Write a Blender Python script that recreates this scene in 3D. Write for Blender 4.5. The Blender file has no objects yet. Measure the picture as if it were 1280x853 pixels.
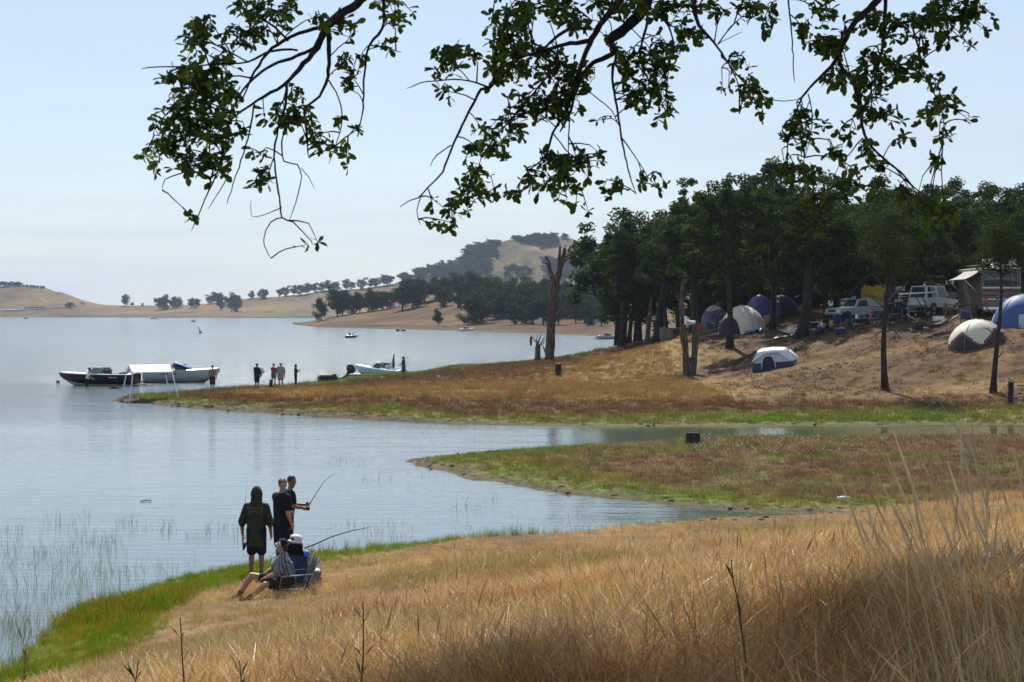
import bpy, bmesh, math, random
import numpy as np
from mathutils import Vector, Matrix, noise as mnoise

SC = bpy.context.scene
COL = SC.collection
R = math.radians
random.seed(7)
RNG = np.random.default_rng(7)

# ------------------------------------------------------------------ camera
F = 2133.3          # focal length in photo pixels (60 mm on a 36 mm wide frame, 1280 px)
EYE = 5.2           # eye height over the lake
HOR = 390.0         # photo row of the horizon
cam_data = bpy.data.cameras.new("camera")
cam = bpy.data.objects.new("camera", cam_data)
COL.objects.link(cam)
cam.location = (0, 0, EYE)
cam.rotation_euler = (R(90), 0, 0)
cam_data.lens = 60
cam_data.sensor_width = 36
cam_data.shift_y = -(426.5 - HOR) / 1280
cam_data.clip_start = 0.1
cam_data.clip_end = 12000
cam_data.dof.use_dof = True
cam_data.dof.focus_distance = 70
cam_data.dof.aperture_fstop = 13
SC.camera = cam

# ------------------------------------------------------------------ sky and sun
SUN_EL, SUN_AZ = 51.0, -7.0      # azimuth from straight ahead (+Y), positive to the right
world = bpy.data.worlds.new("World")
SC.world = world
world.use_nodes = True
wn = world.node_tree.nodes
wl = world.node_tree.links
wn.clear()
sky = wn.new("ShaderNodeTexSky")
sky.sky_type = 'NISHITA'
sky.sun_disc = False
sky.sun_elevation = R(SUN_EL)
sky.sun_rotation = R(SUN_AZ)
sky.altitude = 200
sky.air_density = 1.0
sky.dust_density = 0.5
sky.ozone_density = 2.0
bg = wn.new("ShaderNodeBackground")
bg.inputs["Strength"].default_value = 0.095
wo = wn.new("ShaderNodeOutputWorld")
# thin high cloud streaks: a pale veil mixed over the blue
tc = wn.new("ShaderNodeTexCoord")
mp = wn.new("ShaderNodeMapping")
mp.inputs["Scale"].default_value = (1.2, 1.2, 15.0)
mp.inputs["Rotation"].default_value = (0, R(8), 0)
nz = wn.new("ShaderNodeTexNoise")
nz.inputs["Scale"].default_value = 2.2
nz.inputs["Detail"].default_value = 7
nz.inputs["Roughness"].default_value = 0.55
nz.inputs["Distortion"].default_value = 0.4
rp = wn.new("ShaderNodeValToRGB")
rp.color_ramp.elements[0].position = 0.36
rp.color_ramp.elements[1].position = 0.72
rp.color_ramp.elements[0].color = (0.50, 0.50, 0.50, 1)
rp.color_ramp.elements[1].color = (1, 1, 1, 1)
mx = wn.new("ShaderNodeMix")
mx.data_type = 'RGBA'
mx.inputs["B"].default_value = (5.6, 6.5, 7.5, 1)
wl.new(tc.outputs["Generated"], mp.inputs["Vector"])
wl.new(mp.outputs["Vector"], nz.inputs["Vector"])
wl.new(nz.outputs["Fac"], rp.inputs["Fac"])
# the veil of thin cloud and haze is thickest along the horizon and thins out overhead
sx = wn.new("ShaderNodeSeparateXYZ")
er = wn.new("ShaderNodeMapRange")
er.inputs["From Min"].default_value = 0.05; er.inputs["From Max"].default_value = 0.9
er.inputs["To Min"].default_value = 0.92; er.inputs["To Max"].default_value = 0.35
vm = wn.new("ShaderNodeMath"); vm.operation = 'MULTIPLY'
wl.new(tc.outputs["Generated"], sx.inputs[0])
wl.new(sx.outputs["Z"], er.inputs["Value"])
wl.new(er.outputs["Result"], vm.inputs[0])
wl.new(rp.outputs["Color"], vm.inputs[1])
wl.new(vm.outputs[0], mx.inputs["Factor"])
wl.new(sky.outputs["Color"], mx.inputs["A"])
wl.new(mx.outputs["Result"], bg.inputs["Color"])
wl.new(bg.outputs["Background"], wo.inputs["Surface"])

sun_data = bpy.data.lights.new("sun", 'SUN')
sun_data.energy = 4.9
sun_data.angle = R(0.53)
sun_data.color = (1.0, 0.95, 0.87)
sun = bpy.data.objects.new("sun", sun_data)
COL.objects.link(sun)
_d = Vector((math.sin(R(SUN_AZ)) * math.cos(R(SUN_EL)), math.cos(R(SUN_AZ)) * math.cos(R(SUN_EL)), math.sin(R(SUN_EL))))
sun.rotation_euler = _d.to_track_quat('Z', 'Y').to_euler()

SC.view_settings.view_transform = 'Standard'
SC.view_settings.look = 'None'
SC.view_settings.exposure = 0.35
SC.view_settings.gamma = 1.0
SC.view_settings.use_curve_mapping = False
SC.render.engine = 'CYCLES'
SC.cycles.max_bounces = 6
SC.cycles.diffuse_bounces = 2
SC.cycles.glossy_bounces = 3
SC.cycles.transmission_bounces = 4
SC.cycles.transparent_max_bounces = 6
SC.cycles.volume_bounces = 0

# ------------------------------------------------------------------ pixel <-> world
def P(px, py, d):
    """photo pixel at distance d -> point in the place"""
    return Vector(((px - 640) * d / F, d, EYE - (py - HOR) * d / F))

def W(px, py, z=0.0):
    """photo pixel on the horizontal plane z"""
    d = (EYE - z) * F / (py - HOR)
    return Vector(((px - 640) * d / F, d, z))

# ------------------------------------------------------------------ numpy noise
def _hash(ix, iy, seed):
    h = (ix * 374761393 + iy * 668265263 + seed * 1442695041) & 0xFFFFFFFF
    h = ((h ^ (h >> 13)) * 1274126177) & 0xFFFFFFFF
    return ((h ^ (h >> 16)) & 0xFFFF) / 65535.0

def vnoise(x, y, seed=0):
    x = np.asarray(x, float); y = np.asarray(y, float)
    ix = np.floor(x).astype(np.int64); iy = np.floor(y).astype(np.int64)
    fx = x - ix; fy = y - iy
    fx = fx * fx * (3 - 2 * fx); fy = fy * fy * (3 - 2 * fy)
    a = _hash(ix, iy, seed); b = _hash(ix + 1, iy, seed)
    c = _hash(ix, iy + 1, seed); d = _hash(ix + 1, iy + 1, seed)
    return (a + (b - a) * fx) * (1 - fy) + (c + (d - c) * fx) * fy

def fbm(x, y, scale=1.0, octaves=4, seed=0):
    """0..1 fractal noise; scale = size of the largest lump in metres"""
    t = 0; amp = 0.5; tot = 0
    x = np.asarray(x, float) / scale; y = np.asarray(y, float) / scale
    for o in range(octaves):
        t = t + amp * vnoise(x + 17.3 * o, y - 9.1 * o, seed + o)
        tot += amp; amp *= 0.5; x = x * 2.03; y = y * 2.03
    return t / tot

def sstep(a, b, x):
    t = np.clip((x - a) / (b - a), 0, 1)
    return t * t * (3 - 2 * t)

# ------------------------------------------------------------------ object helpers
def tag(o, label=None, cat=None, group=None, kind=None):
    if label: o['label'] = label
    if cat: o['category'] = cat
    if group: o['group'] = group
    if kind: o['kind'] = kind
    return o

def link(o, parent=None):
    COL.objects.link(o)
    if parent is not None:
        o.parent = parent
    return o

def empty(name, loc=(0, 0, 0), rz=0.0, scale=1.0):
    o = bpy.data.objects.new(name, None)
    o.empty_display_size = 0.2
    o.location = loc
    o.rotation_euler = (0, 0, rz)
    o.scale = (scale,) * 3
    COL.objects.link(o)
    return o

def thing(name, label, cat, loc=(0, 0, 0), rz=0.0, group=None, scale=1.0):
    return tag(empty(name, loc, rz, scale), label, cat, group)

KIDS = {}
def dup(root, loc, rz, scale=None, label=None, group=None):
    """copy a thing with copies of its parts and sub-parts (meshes shared)"""
    c = root.copy(); COL.objects.link(c)
    c.location = loc; c.rotation_euler = (0, 0, rz)
    if scale is not None:
        c.scale = scale if hasattr(scale, '__len__') else (scale,) * 3
    if label: c['label'] = label
    if group: c['group'] = group
    for ch in root.children:
        k = ch.copy(); COL.objects.link(k); k.parent = c
        for g in ch.children:
            q = g.copy(); COL.objects.link(q); q.parent = k
    return c

class MB:
    """collects shapes, then links them as ONE mesh object"""
    def __init__(s):
        s.v = []; s.f = []; s.m = []; s.n = 0
    def add(s, verts, faces, mi=0):
        b = s.n
        verts = [tuple(q) for q in verts]
        s.v += verts; s.n += len(verts)
        s.f += [tuple(i + b for i in f) for f in faces]
        s.m += [mi] * len(faces)
        return s
    def box(s, c, size, mi=0, rot=None, taper=1.0):
        x, y, z = (q / 2 for q in size)
        vs = []
        for k in (-1, 1):
            t = taper if k > 0 else 1.0
            for i, j in ((-1, -1), (1, -1), (1, 1), (-1, 1)):
                p = Vector((i * x * t, j * y * t, k * z))
                if rot is not None: p = rot @ p
                vs.append(p + Vector(c))
        return s.add(vs, [(3, 2, 1, 0), (4, 5, 6, 7), (0, 1, 5, 4), (1, 2, 6, 5), (2, 3, 7, 6), (3, 0, 4, 7)], mi)
    def tube(s, pts, radii, n=8, mi=0, cap=True, wob=0.0, sq=None):
        pts = [Vector(p) for p in pts]
        if not hasattr(radii, '__len__'): radii = [radii] * len(pts)
        vs = []; fs = []
        t = (pts[1] - pts[0]).normalized()
        up = Vector((0, 0, 1)) if abs(t.z) < 0.9 else Vector((0, 1, 0))
        a = t.cross(up).normalized()
        for i, p in enumerate(pts):
            if i < len(pts) - 1 and i > 0: t = (pts[i + 1] - pts[i - 1])
            elif i == 0: t = pts[1] - pts[0]
            else: t = pts[-1] - pts[-2]
            t = t.normalized() if t.length > 1e-9 else Vector((0, 0, 1))
            a = (a - t * a.dot(t))
            a = a.normalized() if a.length > 1e-6 else t.orthogonal().normalized()
            b = t.cross(a)
            for k in range(n):
                ang = 2 * math.pi * k / n
                r = radii[i] * (1 + (random.uniform(-wob, wob) if wob else 0))
                ca, sa = math.cos(ang), math.sin(ang)
                if sq:
                    ca *= sq[0]; sa *= sq[1]
                vs.append(p + (a * ca + b * sa) * r)
        for i in range(len(pts) - 1):
            for k in range(n):
                k2 = (k + 1) % n
                fs.append((i * n + k, i * n + k2, (i + 1) * n + k2, (i + 1) * n + k))
        if cap:
            fs.append(tuple(range(n - 1, -1, -1)))
            fs.append(tuple((len(pts) - 1) * n + k for k in range(n)))
        return s.add(vs, fs, mi)
    def cyl(s, p0, p1, r0, r1=None, n=16, mi=0):
        return s.tube([p0, p1], [r0, r0 if r1 is None else r1], n, mi)
    def ell(s, c, rad, n=12, m=8, mi=0, rot=None):
        vs = [(0, 0, -1)]; fs = []
        for j in range(1, m):
            ph = -math.pi / 2 + math.pi * j / m
            for k in range(n):
                th = 2 * math.pi * k / n
                vs.append((math.cos(ph) * math.cos(th), math.cos(ph) * math.sin(th), math.sin(ph)))
        vs.append((0, 0, 1))
        for k in range(n):
            fs.append((0, 1 + (k + 1) % n, 1 + k))
            top = len(vs) - 1; b = 1 + (m - 2) * n
            fs.append((top, b + k, b + (k + 1) % n))
        for j in range(m - 2):
            for k in range(n):
                a0 = 1 + j * n + k; a1 = 1 + j * n + (k + 1) % n
                fs.append((a0, a1, a1 + n, a0 + n))
        out = []
        for q in vs:
            p = Vector((q[0] * rad[0], q[1] * rad[1], q[2] * rad[2]))
            if rot is not None: p = rot @ p
            out.append(p + Vector(c))
        return s.add(out, fs, mi)
    def prism(s, prof, axis_from, axis_to, mi=0):
        """profile (list of 2D u,z) swept along y from axis_from to axis_to"""
        n = len(prof)
        vs = [(u, axis_from, z) for u, z in prof] + [(u, axis_to, z) for u, z in prof]
        fs = [(i, (i + 1) % n, n + (i + 1) % n, n + i) for i in range(n)]
        fs += [tuple(range(n - 1, -1, -1)), tuple(range(n, 2 * n))]
        return s.add(vs, fs, mi)
    def grid(s, rows, mi=0, close=False):
        """rows of points lofted"""
        n = len(rows[0]); vs = [p for r in rows for p in r]; fs = []
        for i in range(len(rows) - 1):
            for k in range(n if close else n - 1):
                k2 = (k + 1) % n
                fs.append((i * n + k, i * n + k2, (i + 1) * n + k2, (i + 1) * n + k))
        return s.add(vs, fs, mi)
    def mesh(s, name, mats, smooth=True):
        me = bpy.data.meshes.new(name)
        me.from_pydata(s.v, [], s.f)
        if not isinstance(mats, (list, tuple)): mats = [mats]
        for m in mats: me.materials.append(m)
        me.polygons.foreach_set("material_index", s.m)
        me.polygons.foreach_set("use_smooth", [smooth] * len(s.f))
        me.update()
        return me
    def build(s, name, mats, parent=None, smooth=True, bevel=0.0, solid=0.0, sharp=None):
        o = bpy.data.objects.new(name, s.mesh(name, mats, smooth))
        link(o, parent)
        if solid:
            md = o.modifiers.new("solid", 'SOLIDIFY'); md.thickness = solid; md.offset = 0
        if bevel:
            md = o.modifiers.new("bevel", 'BEVEL'); md.width = bevel; md.segments = 2; md.limit_method = 'ANGLE'
        if smooth and sharp is not None:
            o.data.set_sharp_from_angle(angle=R(sharp))
        return o

def np_mesh(name, V, faces4=None, faces3=None, mats=None, smooth=False):
    """fast mesh from numpy arrays of quads / tris"""
    me = bpy.data.meshes.new(name)
    V = np.asarray(V, np.float32)
    me.vertices.add(len(V)); me.vertices.foreach_set("co", V.ravel())
    loops = []; starts = []; k = 0
    for fs, n in ((faces4, 4), (faces3, 3)):
        if fs is None or len(fs) == 0: continue
        fs = np.asarray(fs, np.int32)
        loops.append(fs.ravel()); starts.append(k + np.arange(len(fs)) * n); k += fs.size
    L = np.concatenate(loops); S = np.concatenate(starts).astype(np.int32)
    me.loops.add(len(L)); me.loops.foreach_set("vertex_index", L)
    me.polygons.add(len(S)); me.polygons.foreach_set("loop_start", S)
    if smooth: me.polygons.foreach_set("use_smooth", np.ones(len(S), bool))
    for m in (mats or []): me.materials.append(m)
    me.update(calc_edges=True)
    return me

def set_color(me, name, rgb):
    a = me.attributes.new(name, 'FLOAT_COLOR', 'POINT')
    c = np.ones((len(me.vertices), 4), np.float32); c[:, :3] = rgb
    a.data.foreach_set("color", c.ravel())

# ------------------------------------------------------------------ materials
def _mat(name):
    m = bpy.data.materials.new(name); m.use_nodes = True
    nt = m.node_tree
    return m, nt, nt.nodes["Principled BSDF"]

def mat(name, col, rough=0.6, metal=0.0, var=0.25, scale=8.0, bump=0.0, spec=0.5, dirt=None, coat=0.0):
    """plain procedural material: base colour broken up by noise, noise roughness and bump"""
    m, nt, b = _mat(name)
    N, L = nt.nodes, nt.links
    t = N.new("ShaderNodeTexCoord")
    n1 = N.new("ShaderNodeTexNoise"); n1.inputs["Scale"].default_value = scale; n1.inputs["Detail"].default_value = 5
    L.new(t.outputs["Object"], n1.inputs["Vector"])
    rp = N.new("ShaderNodeValToRGB")
    c0 = [max(0, c * (1 - var)) for c in col]; c1 = [min(1, c * (1 + var)) for c in col]
    rp.color_ramp.elements[0].position = 0.3; rp.color_ramp.elements[1].position = 0.7
    rp.color_ramp.elements[0].color = (*c0, 1); rp.color_ramp.elements[1].color = (*c1, 1)
    L.new(n1.outputs["Fac"], rp.inputs["Fac"])
    out = rp.outputs["Color"]
    if dirt:
        n2 = N.new("ShaderNodeTexNoise"); n2.inputs["Scale"].default_value = scale * 0.35; n2.inputs["Detail"].default_value = 6
        L.new(t.outputs["Object"], n2.inputs["Vector"])
        r2 = N.new("ShaderNodeValToRGB"); r2.color_ramp.elements[0].position = 0.5; r2.color_ramp.elements[1].position = 0.75
        L.new(n2.outputs["Fac"], r2.inputs["Fac"])
        mxx = N.new("ShaderNodeMix"); mxx.data_type = 'RGBA'; mxx.inputs["B"].default_value = (*dirt, 1)
        mm = N.new("ShaderNodeMath"); mm.operation = 'MULTIPLY'; mm.inputs[1].default_value = 0.6
        L.new(r2.outputs["Color"], mm.inputs[0]); L.new(mm.outputs[0], mxx.inputs["Factor"])
        L.new(out, mxx.inputs["A"]); out = mxx.outputs["Result"]
    L.new(out, b.inputs["Base Color"])
    b.inputs["Roughness"].default_value = rough
    b.inputs["Metallic"].default_value = metal
    b.inputs["Specular IOR Level"].default_value = spec
    if coat: b.inputs["Coat Weight"].default_value = coat
    if bump:
        bp = N.new("ShaderNodeBump"); bp.inputs["Strength"].default_value = min(1, bump); bp.inputs["Distance"].default_value = 0.02
        n3 = N.new("ShaderNodeTexNoise"); n3.inputs["Scale"].default_value = scale * 3; n3.inputs["Detail"].default_value = 4
        L.new(t.outputs["Object"], n3.inputs["Vector"]); L.new(n3.outputs["Fac"], bp.inputs["Height"])
        L.new(bp.outputs["Normal"], b.inputs["Normal"])
    return m

def glass_mat(name, col, rough=0.08):
    m, nt, b = _mat(name)
    b.inputs["Base Color"].default_value = (*col, 1)
    b.inputs["Roughness"].default_value = rough
    b.inputs["Specular IOR Level"].default_value = 0.8
    return m

def leafy(name, c_dark, c_light, trans=0.35, attr=None, rough=0.55, island=True, vscale=0.6, spec=0.3):
    """thin leaf / blade: colour varies per leaf and per clump; light passes through it"""
    m, nt, b = _mat(name)
    N, L = nt.nodes, nt.links
    geo = N.new("ShaderNodeNewGeometry")
    oi = N.new("ShaderNodeObjectInfo")
    t = N.new("ShaderNodeTexCoord")
    nz = N.new("ShaderNodeTexNoise"); nz.inputs["Scale"].default_value = vscale; nz.inputs["Detail"].default_value = 3
    L.new(t.outputs["Object"], nz.inputs["Vector"])
    a1 = N.new("ShaderNodeMath"); a1.operation = 'MULTIPLY_ADD'; a1.inputs[1].default_value = 0.5
    L.new(geo.outputs["Random Per Island"], a1.inputs[0])
    a2 = N.new("ShaderNodeMath"); a2.operation = 'MULTIPLY_ADD'; a2.inputs[1].default_value = 1.1; a2.inputs[2].default_value = -0.3
    L.new(nz.outputs["Fac"], a2.inputs[0]); L.new(a2.outputs[0], a1.inputs[2])
    rp = N.new("ShaderNodeValToRGB")
    rp.color_ramp.elements[0].position = 0.15; rp.color_ramp.elements[1].position = 0.95
    rp.color_ramp.elements[0].color = (*c_dark, 1); rp.color_ramp.elements[1].color = (*c_light, 1)
    L.new(a1.outputs[0], rp.inputs["Fac"])
    out = rp.outputs["Color"]
    if attr:
        at = N.new("ShaderNodeAttribute"); at.attribute_type = attr; at.attribute_name = "tint"
        mu = N.new("ShaderNodeMix"); mu.data_type = 'RGBA'; mu.blend_type = 'MULTIPLY'; mu.inputs["Factor"].default_value = 1
        L.new(out, mu.inputs["A"]); L.new(at.outputs["Color"], mu.inputs["B"]); out = mu.outputs["Result"]
    L.new(out, b.inputs["Base Color"])
    b.inputs["Roughness"].default_value = rough
    b.inputs["Specular IOR Level"].default_value = spec
    tr = N.new("ShaderNodeBsdfTranslucent")
    hs = N.new("ShaderNodeHueSaturation"); hs.inputs["Saturation"].default_value = 1.15; hs.inputs["Value"].default_value = 1.25
    L.new(out, hs.inputs["Color"]); L.new(hs.outputs["Color"], tr.inputs["Color"])
    ms = N.new("ShaderNodeMixShader"); ms.inputs[0].default_value = trans
    L.new(b.outputs[0], ms.inputs[1]); L.new(tr.outputs[0], ms.inputs[2])
    L.new(ms.outputs[0], N["Material Output"].inputs["Surface"])
    return m

def bark_mat(name, c0, c1, scale=3.0):
    m, nt, b = _mat(name)
    N, L = nt.nodes, nt.links
    t = N.new("ShaderNodeTexCoord")
    mp = N.new("ShaderNodeMapping"); mp.inputs["Scale"].default_value = (scale * 3, scale * 3, scale * 0.6)
    L.new(t.outputs["Object"], mp.inputs["Vector"])
    n1 = N.new("ShaderNodeTexNoise"); n1.inputs["Scale"].default_value = 1.6; n1.inputs["Detail"].default_value = 8; n1.inputs["Distortion"].default_value = 0.7
    L.new(mp.outputs["Vector"], n1.inputs["Vector"])
    rp = N.new("ShaderNodeValToRGB")
    rp.color_ramp.elements[0].position = 0.38; rp.color_ramp.elements[1].position = 0.66
    rp.color_ramp.elements[0].color = (*c0, 1); rp.color_ramp.elements[1].color = (*c1, 1)
    L.new(n1.outputs["Fac"], rp.inputs["Fac"]); L.new(rp.outputs["Color"], b.inputs["Base Color"])
    b.inputs["Roughness"].default_value = 0.9; b.inputs["Specular IOR Level"].default_value = 0.2
    bp = N.new("ShaderNodeBump"); bp.inputs["Strength"].default_value = 0.9; bp.inputs["Distance"].default_value = 0.05
    L.new(n1.outputs["Fac"], bp.inputs["Height"]); L.new(bp.outputs["Normal"], b.inputs["Normal"])
    return m

def ground_mat(name, nscale=1.5, bumpd=0.05):
    """soil: vertex albedo 'Col' broken up by noise of two sizes"""
    m, nt, b = _mat(name)
    N, L = nt.nodes, nt.links
    at = N.new("ShaderNodeAttribute"); at.attribute_name = "Col"
    t = N.new("ShaderNodeTexCoord")
    n1 = N.new("ShaderNodeTexNoise"); n1.inputs["Scale"].default_value = nscale; n1.inputs["Detail"].default_value = 9; n1.inputs["Roughness"].default_value = 0.65
    L.new(t.outputs["Object"], n1.inputs["Vector"])
    mr = N.new("ShaderNodeMapRange"); mr.inputs["From Min"].default_value = 0.3; mr.inputs["From Max"].default_value = 0.7
    mr.inputs["To Min"].default_value = 0.6; mr.inputs["To Max"].default_value = 1.4
    L.new(n1.outputs["Fac"], mr.inputs["Value"])
    mu = N.new("ShaderNodeMix"); mu.data_type = 'RGBA'; mu.blend_type = 'MULTIPLY'; mu.inputs["Factor"].default_value = 1
    L.new(at.outputs["Color"], mu.inputs["A"]); L.new(mr.outputs["Result"], mu.inputs["B"])
    L.new(mu.outputs["Result"], b.inputs["Base Color"])
    b.inputs["Roughness"].default_value = 0.95; b.inputs["Specular IOR Level"].default_value = 0.1
    bp = N.new("ShaderNodeBump"); bp.inputs["Strength"].default_value = 0.8; bp.inputs["Distance"].default_value = bumpd
    L.new(n1.outputs["Fac"], bp.inputs["Height"]); L.new(bp.outputs["Normal"], b.inputs["Normal"])
    return m
# ================================================================== TERRAIN
def _w(px, py):
    q = W(px, py); return (q.x, q.y)
# the shoreline: near bank, inlet, spit, channel, main peninsula
POLY = np.array([(-30, -25), (-18, -10), (-14, 5), (-10, 15),
    _w(0, 850), _w(45, 808), _w(80, 772), _w(120, 756), _w(170, 742), _w(235, 722), _w(310, 706), _w(380, 694), _w(470, 688), _w(560, 675), _w(700, 668), _w(830, 655),
    _w(900, 648), (8.0, 43.6), (8.4, 44.4), _w(960, 641), _w(900, 637), _w(860, 634), _w(800, 627.5), _w(750, 622), _w(700, 617), _w(660, 611), _w(620, 603),
    _w(590, 599), _w(560, 590), _w(535, 584), _w(508, 577.5), _w(510, 574.5), (-2.6, 61.6), (-1.2, 63), (1, 64.2), (4, 65.6), (10, 67.2), (18, 68), (24, 69), (29, 72),
    (29.5, 75), (27, 77), (24.5, 79), _w(1150, 531), _w(1080, 533), _w(1000, 532), _w(920, 534), _w(850, 533), _w(780, 534), _w(700, 533), _w(630, 531.5), _w(560, 530.5),
    _w(500, 527), _w(450, 525), _w(390, 521), _w(330, 517), _w(290, 514), _w(250, 512), _w(190, 506), _w(140, 501.5), _w(150, 498), _w(200, 493.5),
    _w(265, 489), _w(340, 485.5), _w(400, 478.5), _w(450, 474), _w(500, 470), (-5.7, 152), (4, 168), (14, 182), (25, 202), (42, 220), (70, 238), (110, 245), (110, -25)])

def shore_dist(X, Y):
    """signed distance to the shoreline, positive on land"""
    X = np.asarray(X, float); Y = np.asarray(Y, float)
    best = np.full(X.shape, 1e9); inside = np.zeros(X.shape, bool)
    n = len(POLY)
    for i in range(n):
        ax, ay = POLY[i]; bx, by = POLY[(i + 1) % n]
        dx, dy = bx - ax, by - ay
        t = np.clip(((X - ax) * dx + (Y - ay) * dy) / (dx * dx + dy * dy), 0, 1)
        best = np.minimum(best, (X - ax - t * dx) ** 2 + (Y - ay - t * dy) ** 2)
        if ay != by:
            c = ((ay > Y) != (by > Y)) & (X < (bx - ax) * (Y - ay) / (by - ay) + ax)
            inside ^= c
    d = np.sqrt(best)
    # ragged water line
    d = np.where(inside, d, -d)
    return d + (fbm(X, Y, 1.6, 3, 5) - 0.5) * 0.5 * np.clip(Y / 40, 0.5, 1.6)

def _p(px, py, d):
    q = P(px, py, d); return (q.x, q.y, q.z)
CTRL = [
    # near bank
    (0, 0, 3.6), (3, 10, 3.3), (6, 20, 2.5), (9, 30, 1.15), (5, 34, 0.5), (0, 30, .68), (0, 20, 1.7), (0, 10, 2.85), (-4, 10, 2.1), (-5, 22, 0.5),
    (-3, 25, .72), (-3, 31, 0.32), (-3.9, 29, .30), (-2, 28, .62), (4, 26, 1.3), (-1.5, 34, .25), (15, 35, 1.4), (14, 42, 0.7), (20, 42, 1.2), (20, 30, 2.2), (15, 15, 3.3), (12, 0, 4.0), (0, -10, 4), (25, 10, 4), (40, 30, 4),
    (40, 50, 2.5), (10, 0, 3.9), (-8, 5, 1.7), (-8, -8, 2.2), (11, 38, 0.5), (8, 12, 3.3), (60, 20, 5), (100, 20, 7), (100, -20, 8), (40, -20, 5),
    # spit
    (2, 61, .38), (8, 63, .52), (15, 63.5, .55), (22, 64, .6), (10, 54, .3), (16, 54, .38), (25, 54, 0.9), (30, 64, 1.0), (36, 75, 1.4), (4, 56, .28), (16, 47.5, .35), (-1, 59, .2),
    # peninsula
    _p(690, 452, 148), _p(640, 458, 145), _p(600, 459.5, 142), _p(740, 438, 160), _p(780, 433, 160), _p(808, 443.5, 150), _p(862, 470, 120), _p(910, 435, 128),
    _p(971, 459, 114), _p(1000, 424, 128), _p(930, 413, 139), _p(890, 412, 142), _p(830, 428, 150), _p(1060, 410, 128), _p(1100, 406, 122), _p(1108, 487, 96),
    _p(1150, 450, 105), _p(1150, 406, 118), _p(1220, 417, 104), _p(1270, 410, 106), _p(1243, 490, 92), _p(1263, 507, 88), _p(1290, 450, 98), _p(1168, 389, 134),
    _p(1250, 402, 116), (17, 150, 4.6), _p(1100, 385, 150), _p(900, 398, 165), _p(1000, 391, 160), _p(1250, 378, 150), (30, 190, 5.5), (60, 190, 8), (80, 150, 8), (80, 110, 6.5),
    (50, 95, 3.2), (60, 70, 3.2), _p(700, 490, 100), _p(560, 490, 100), _p(850, 500, 93), _p(1000, 500, 92), _p(450, 495, 100), _p(300, 497, 100), _p(220, 499, 101), (110, 200, 9), (110, 100, 8),
]
for _i in range(4, len(POLY) - 2):
    CTRL.append((POLY[_i][0], POLY[_i][1], 0.0))
CTRL = np.array(CTRL, float)

def _phi(r2):
    return 0.5 * r2 * np.log(r2 + 1e-9)
def _tps_fit(C):
    n = len(C); x, y = C[:, 0], C[:, 1]
    K = _phi((x[:, None] - x) ** 2 + (y[:, None] - y) ** 2) + np.eye(n) * 8.0
    Q = np.c_[np.ones(n), x, y]
    A = np.block([[K, Q], [Q.T, np.zeros((3, 3))]])
    return np.linalg.solve(A, np.r_[C[:, 2], 0, 0, 0])
_TW = _tps_fit(CTRL)

def ground_z(X, Y):
    X = np.atleast_1d(np.asarray(X, float)); Y = np.atleast_1d(np.asarray(Y, float))
    s = shore_dist(X, Y)
    z = _TW[-3] + _TW[-2] * X + _TW[-1] * Y
    for i in range(len(CTRL)):
        z = z + _TW[i] * _phi((X - CTRL[i, 0]) ** 2 + (Y - CTRL[i, 1]) ** 2)
    far = sstep(75, 95, Y)
    bump = (fbm(X, Y, 2.5, 4, 3) - 0.5) * (0.16 + 0.14 * far) + (fbm(X * 0.5, Y, 1.1, 3, 9) - 0.5) * 0.16 * far * sstep(0.9, 2.0, z)
    slope_cap = np.where(Y < 46, 0.30, np.where((Y > 76), 0.24, 0.16))
    land = np.minimum(np.maximum(z, 0.04 + 0.01 * np.minimum(s, 10)), 0.02 + slope_cap * np.maximum(s, 0)) + bump * np.clip(s / 2.0, 0, 1)
    # little cut bank along the front of the peninsula, left part
    cut = sstep(0.3, 0.55, s) * 0.16 * sstep(2, -6, X) * (Y > 76) * (fbm(X, Y, 2, 2, 77) + 0.3)
    land = land + cut
    return np.where(s > 0, land, -np.minimum(0.22 * -s, 1.6) - 0.005)

def gz(x, y):
    return float(ground_z([x], [y])[0])

def on_ground(px, d):
    x = (px - 640) * d / F
    return Vector((x, d, gz(x, d)))

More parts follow.
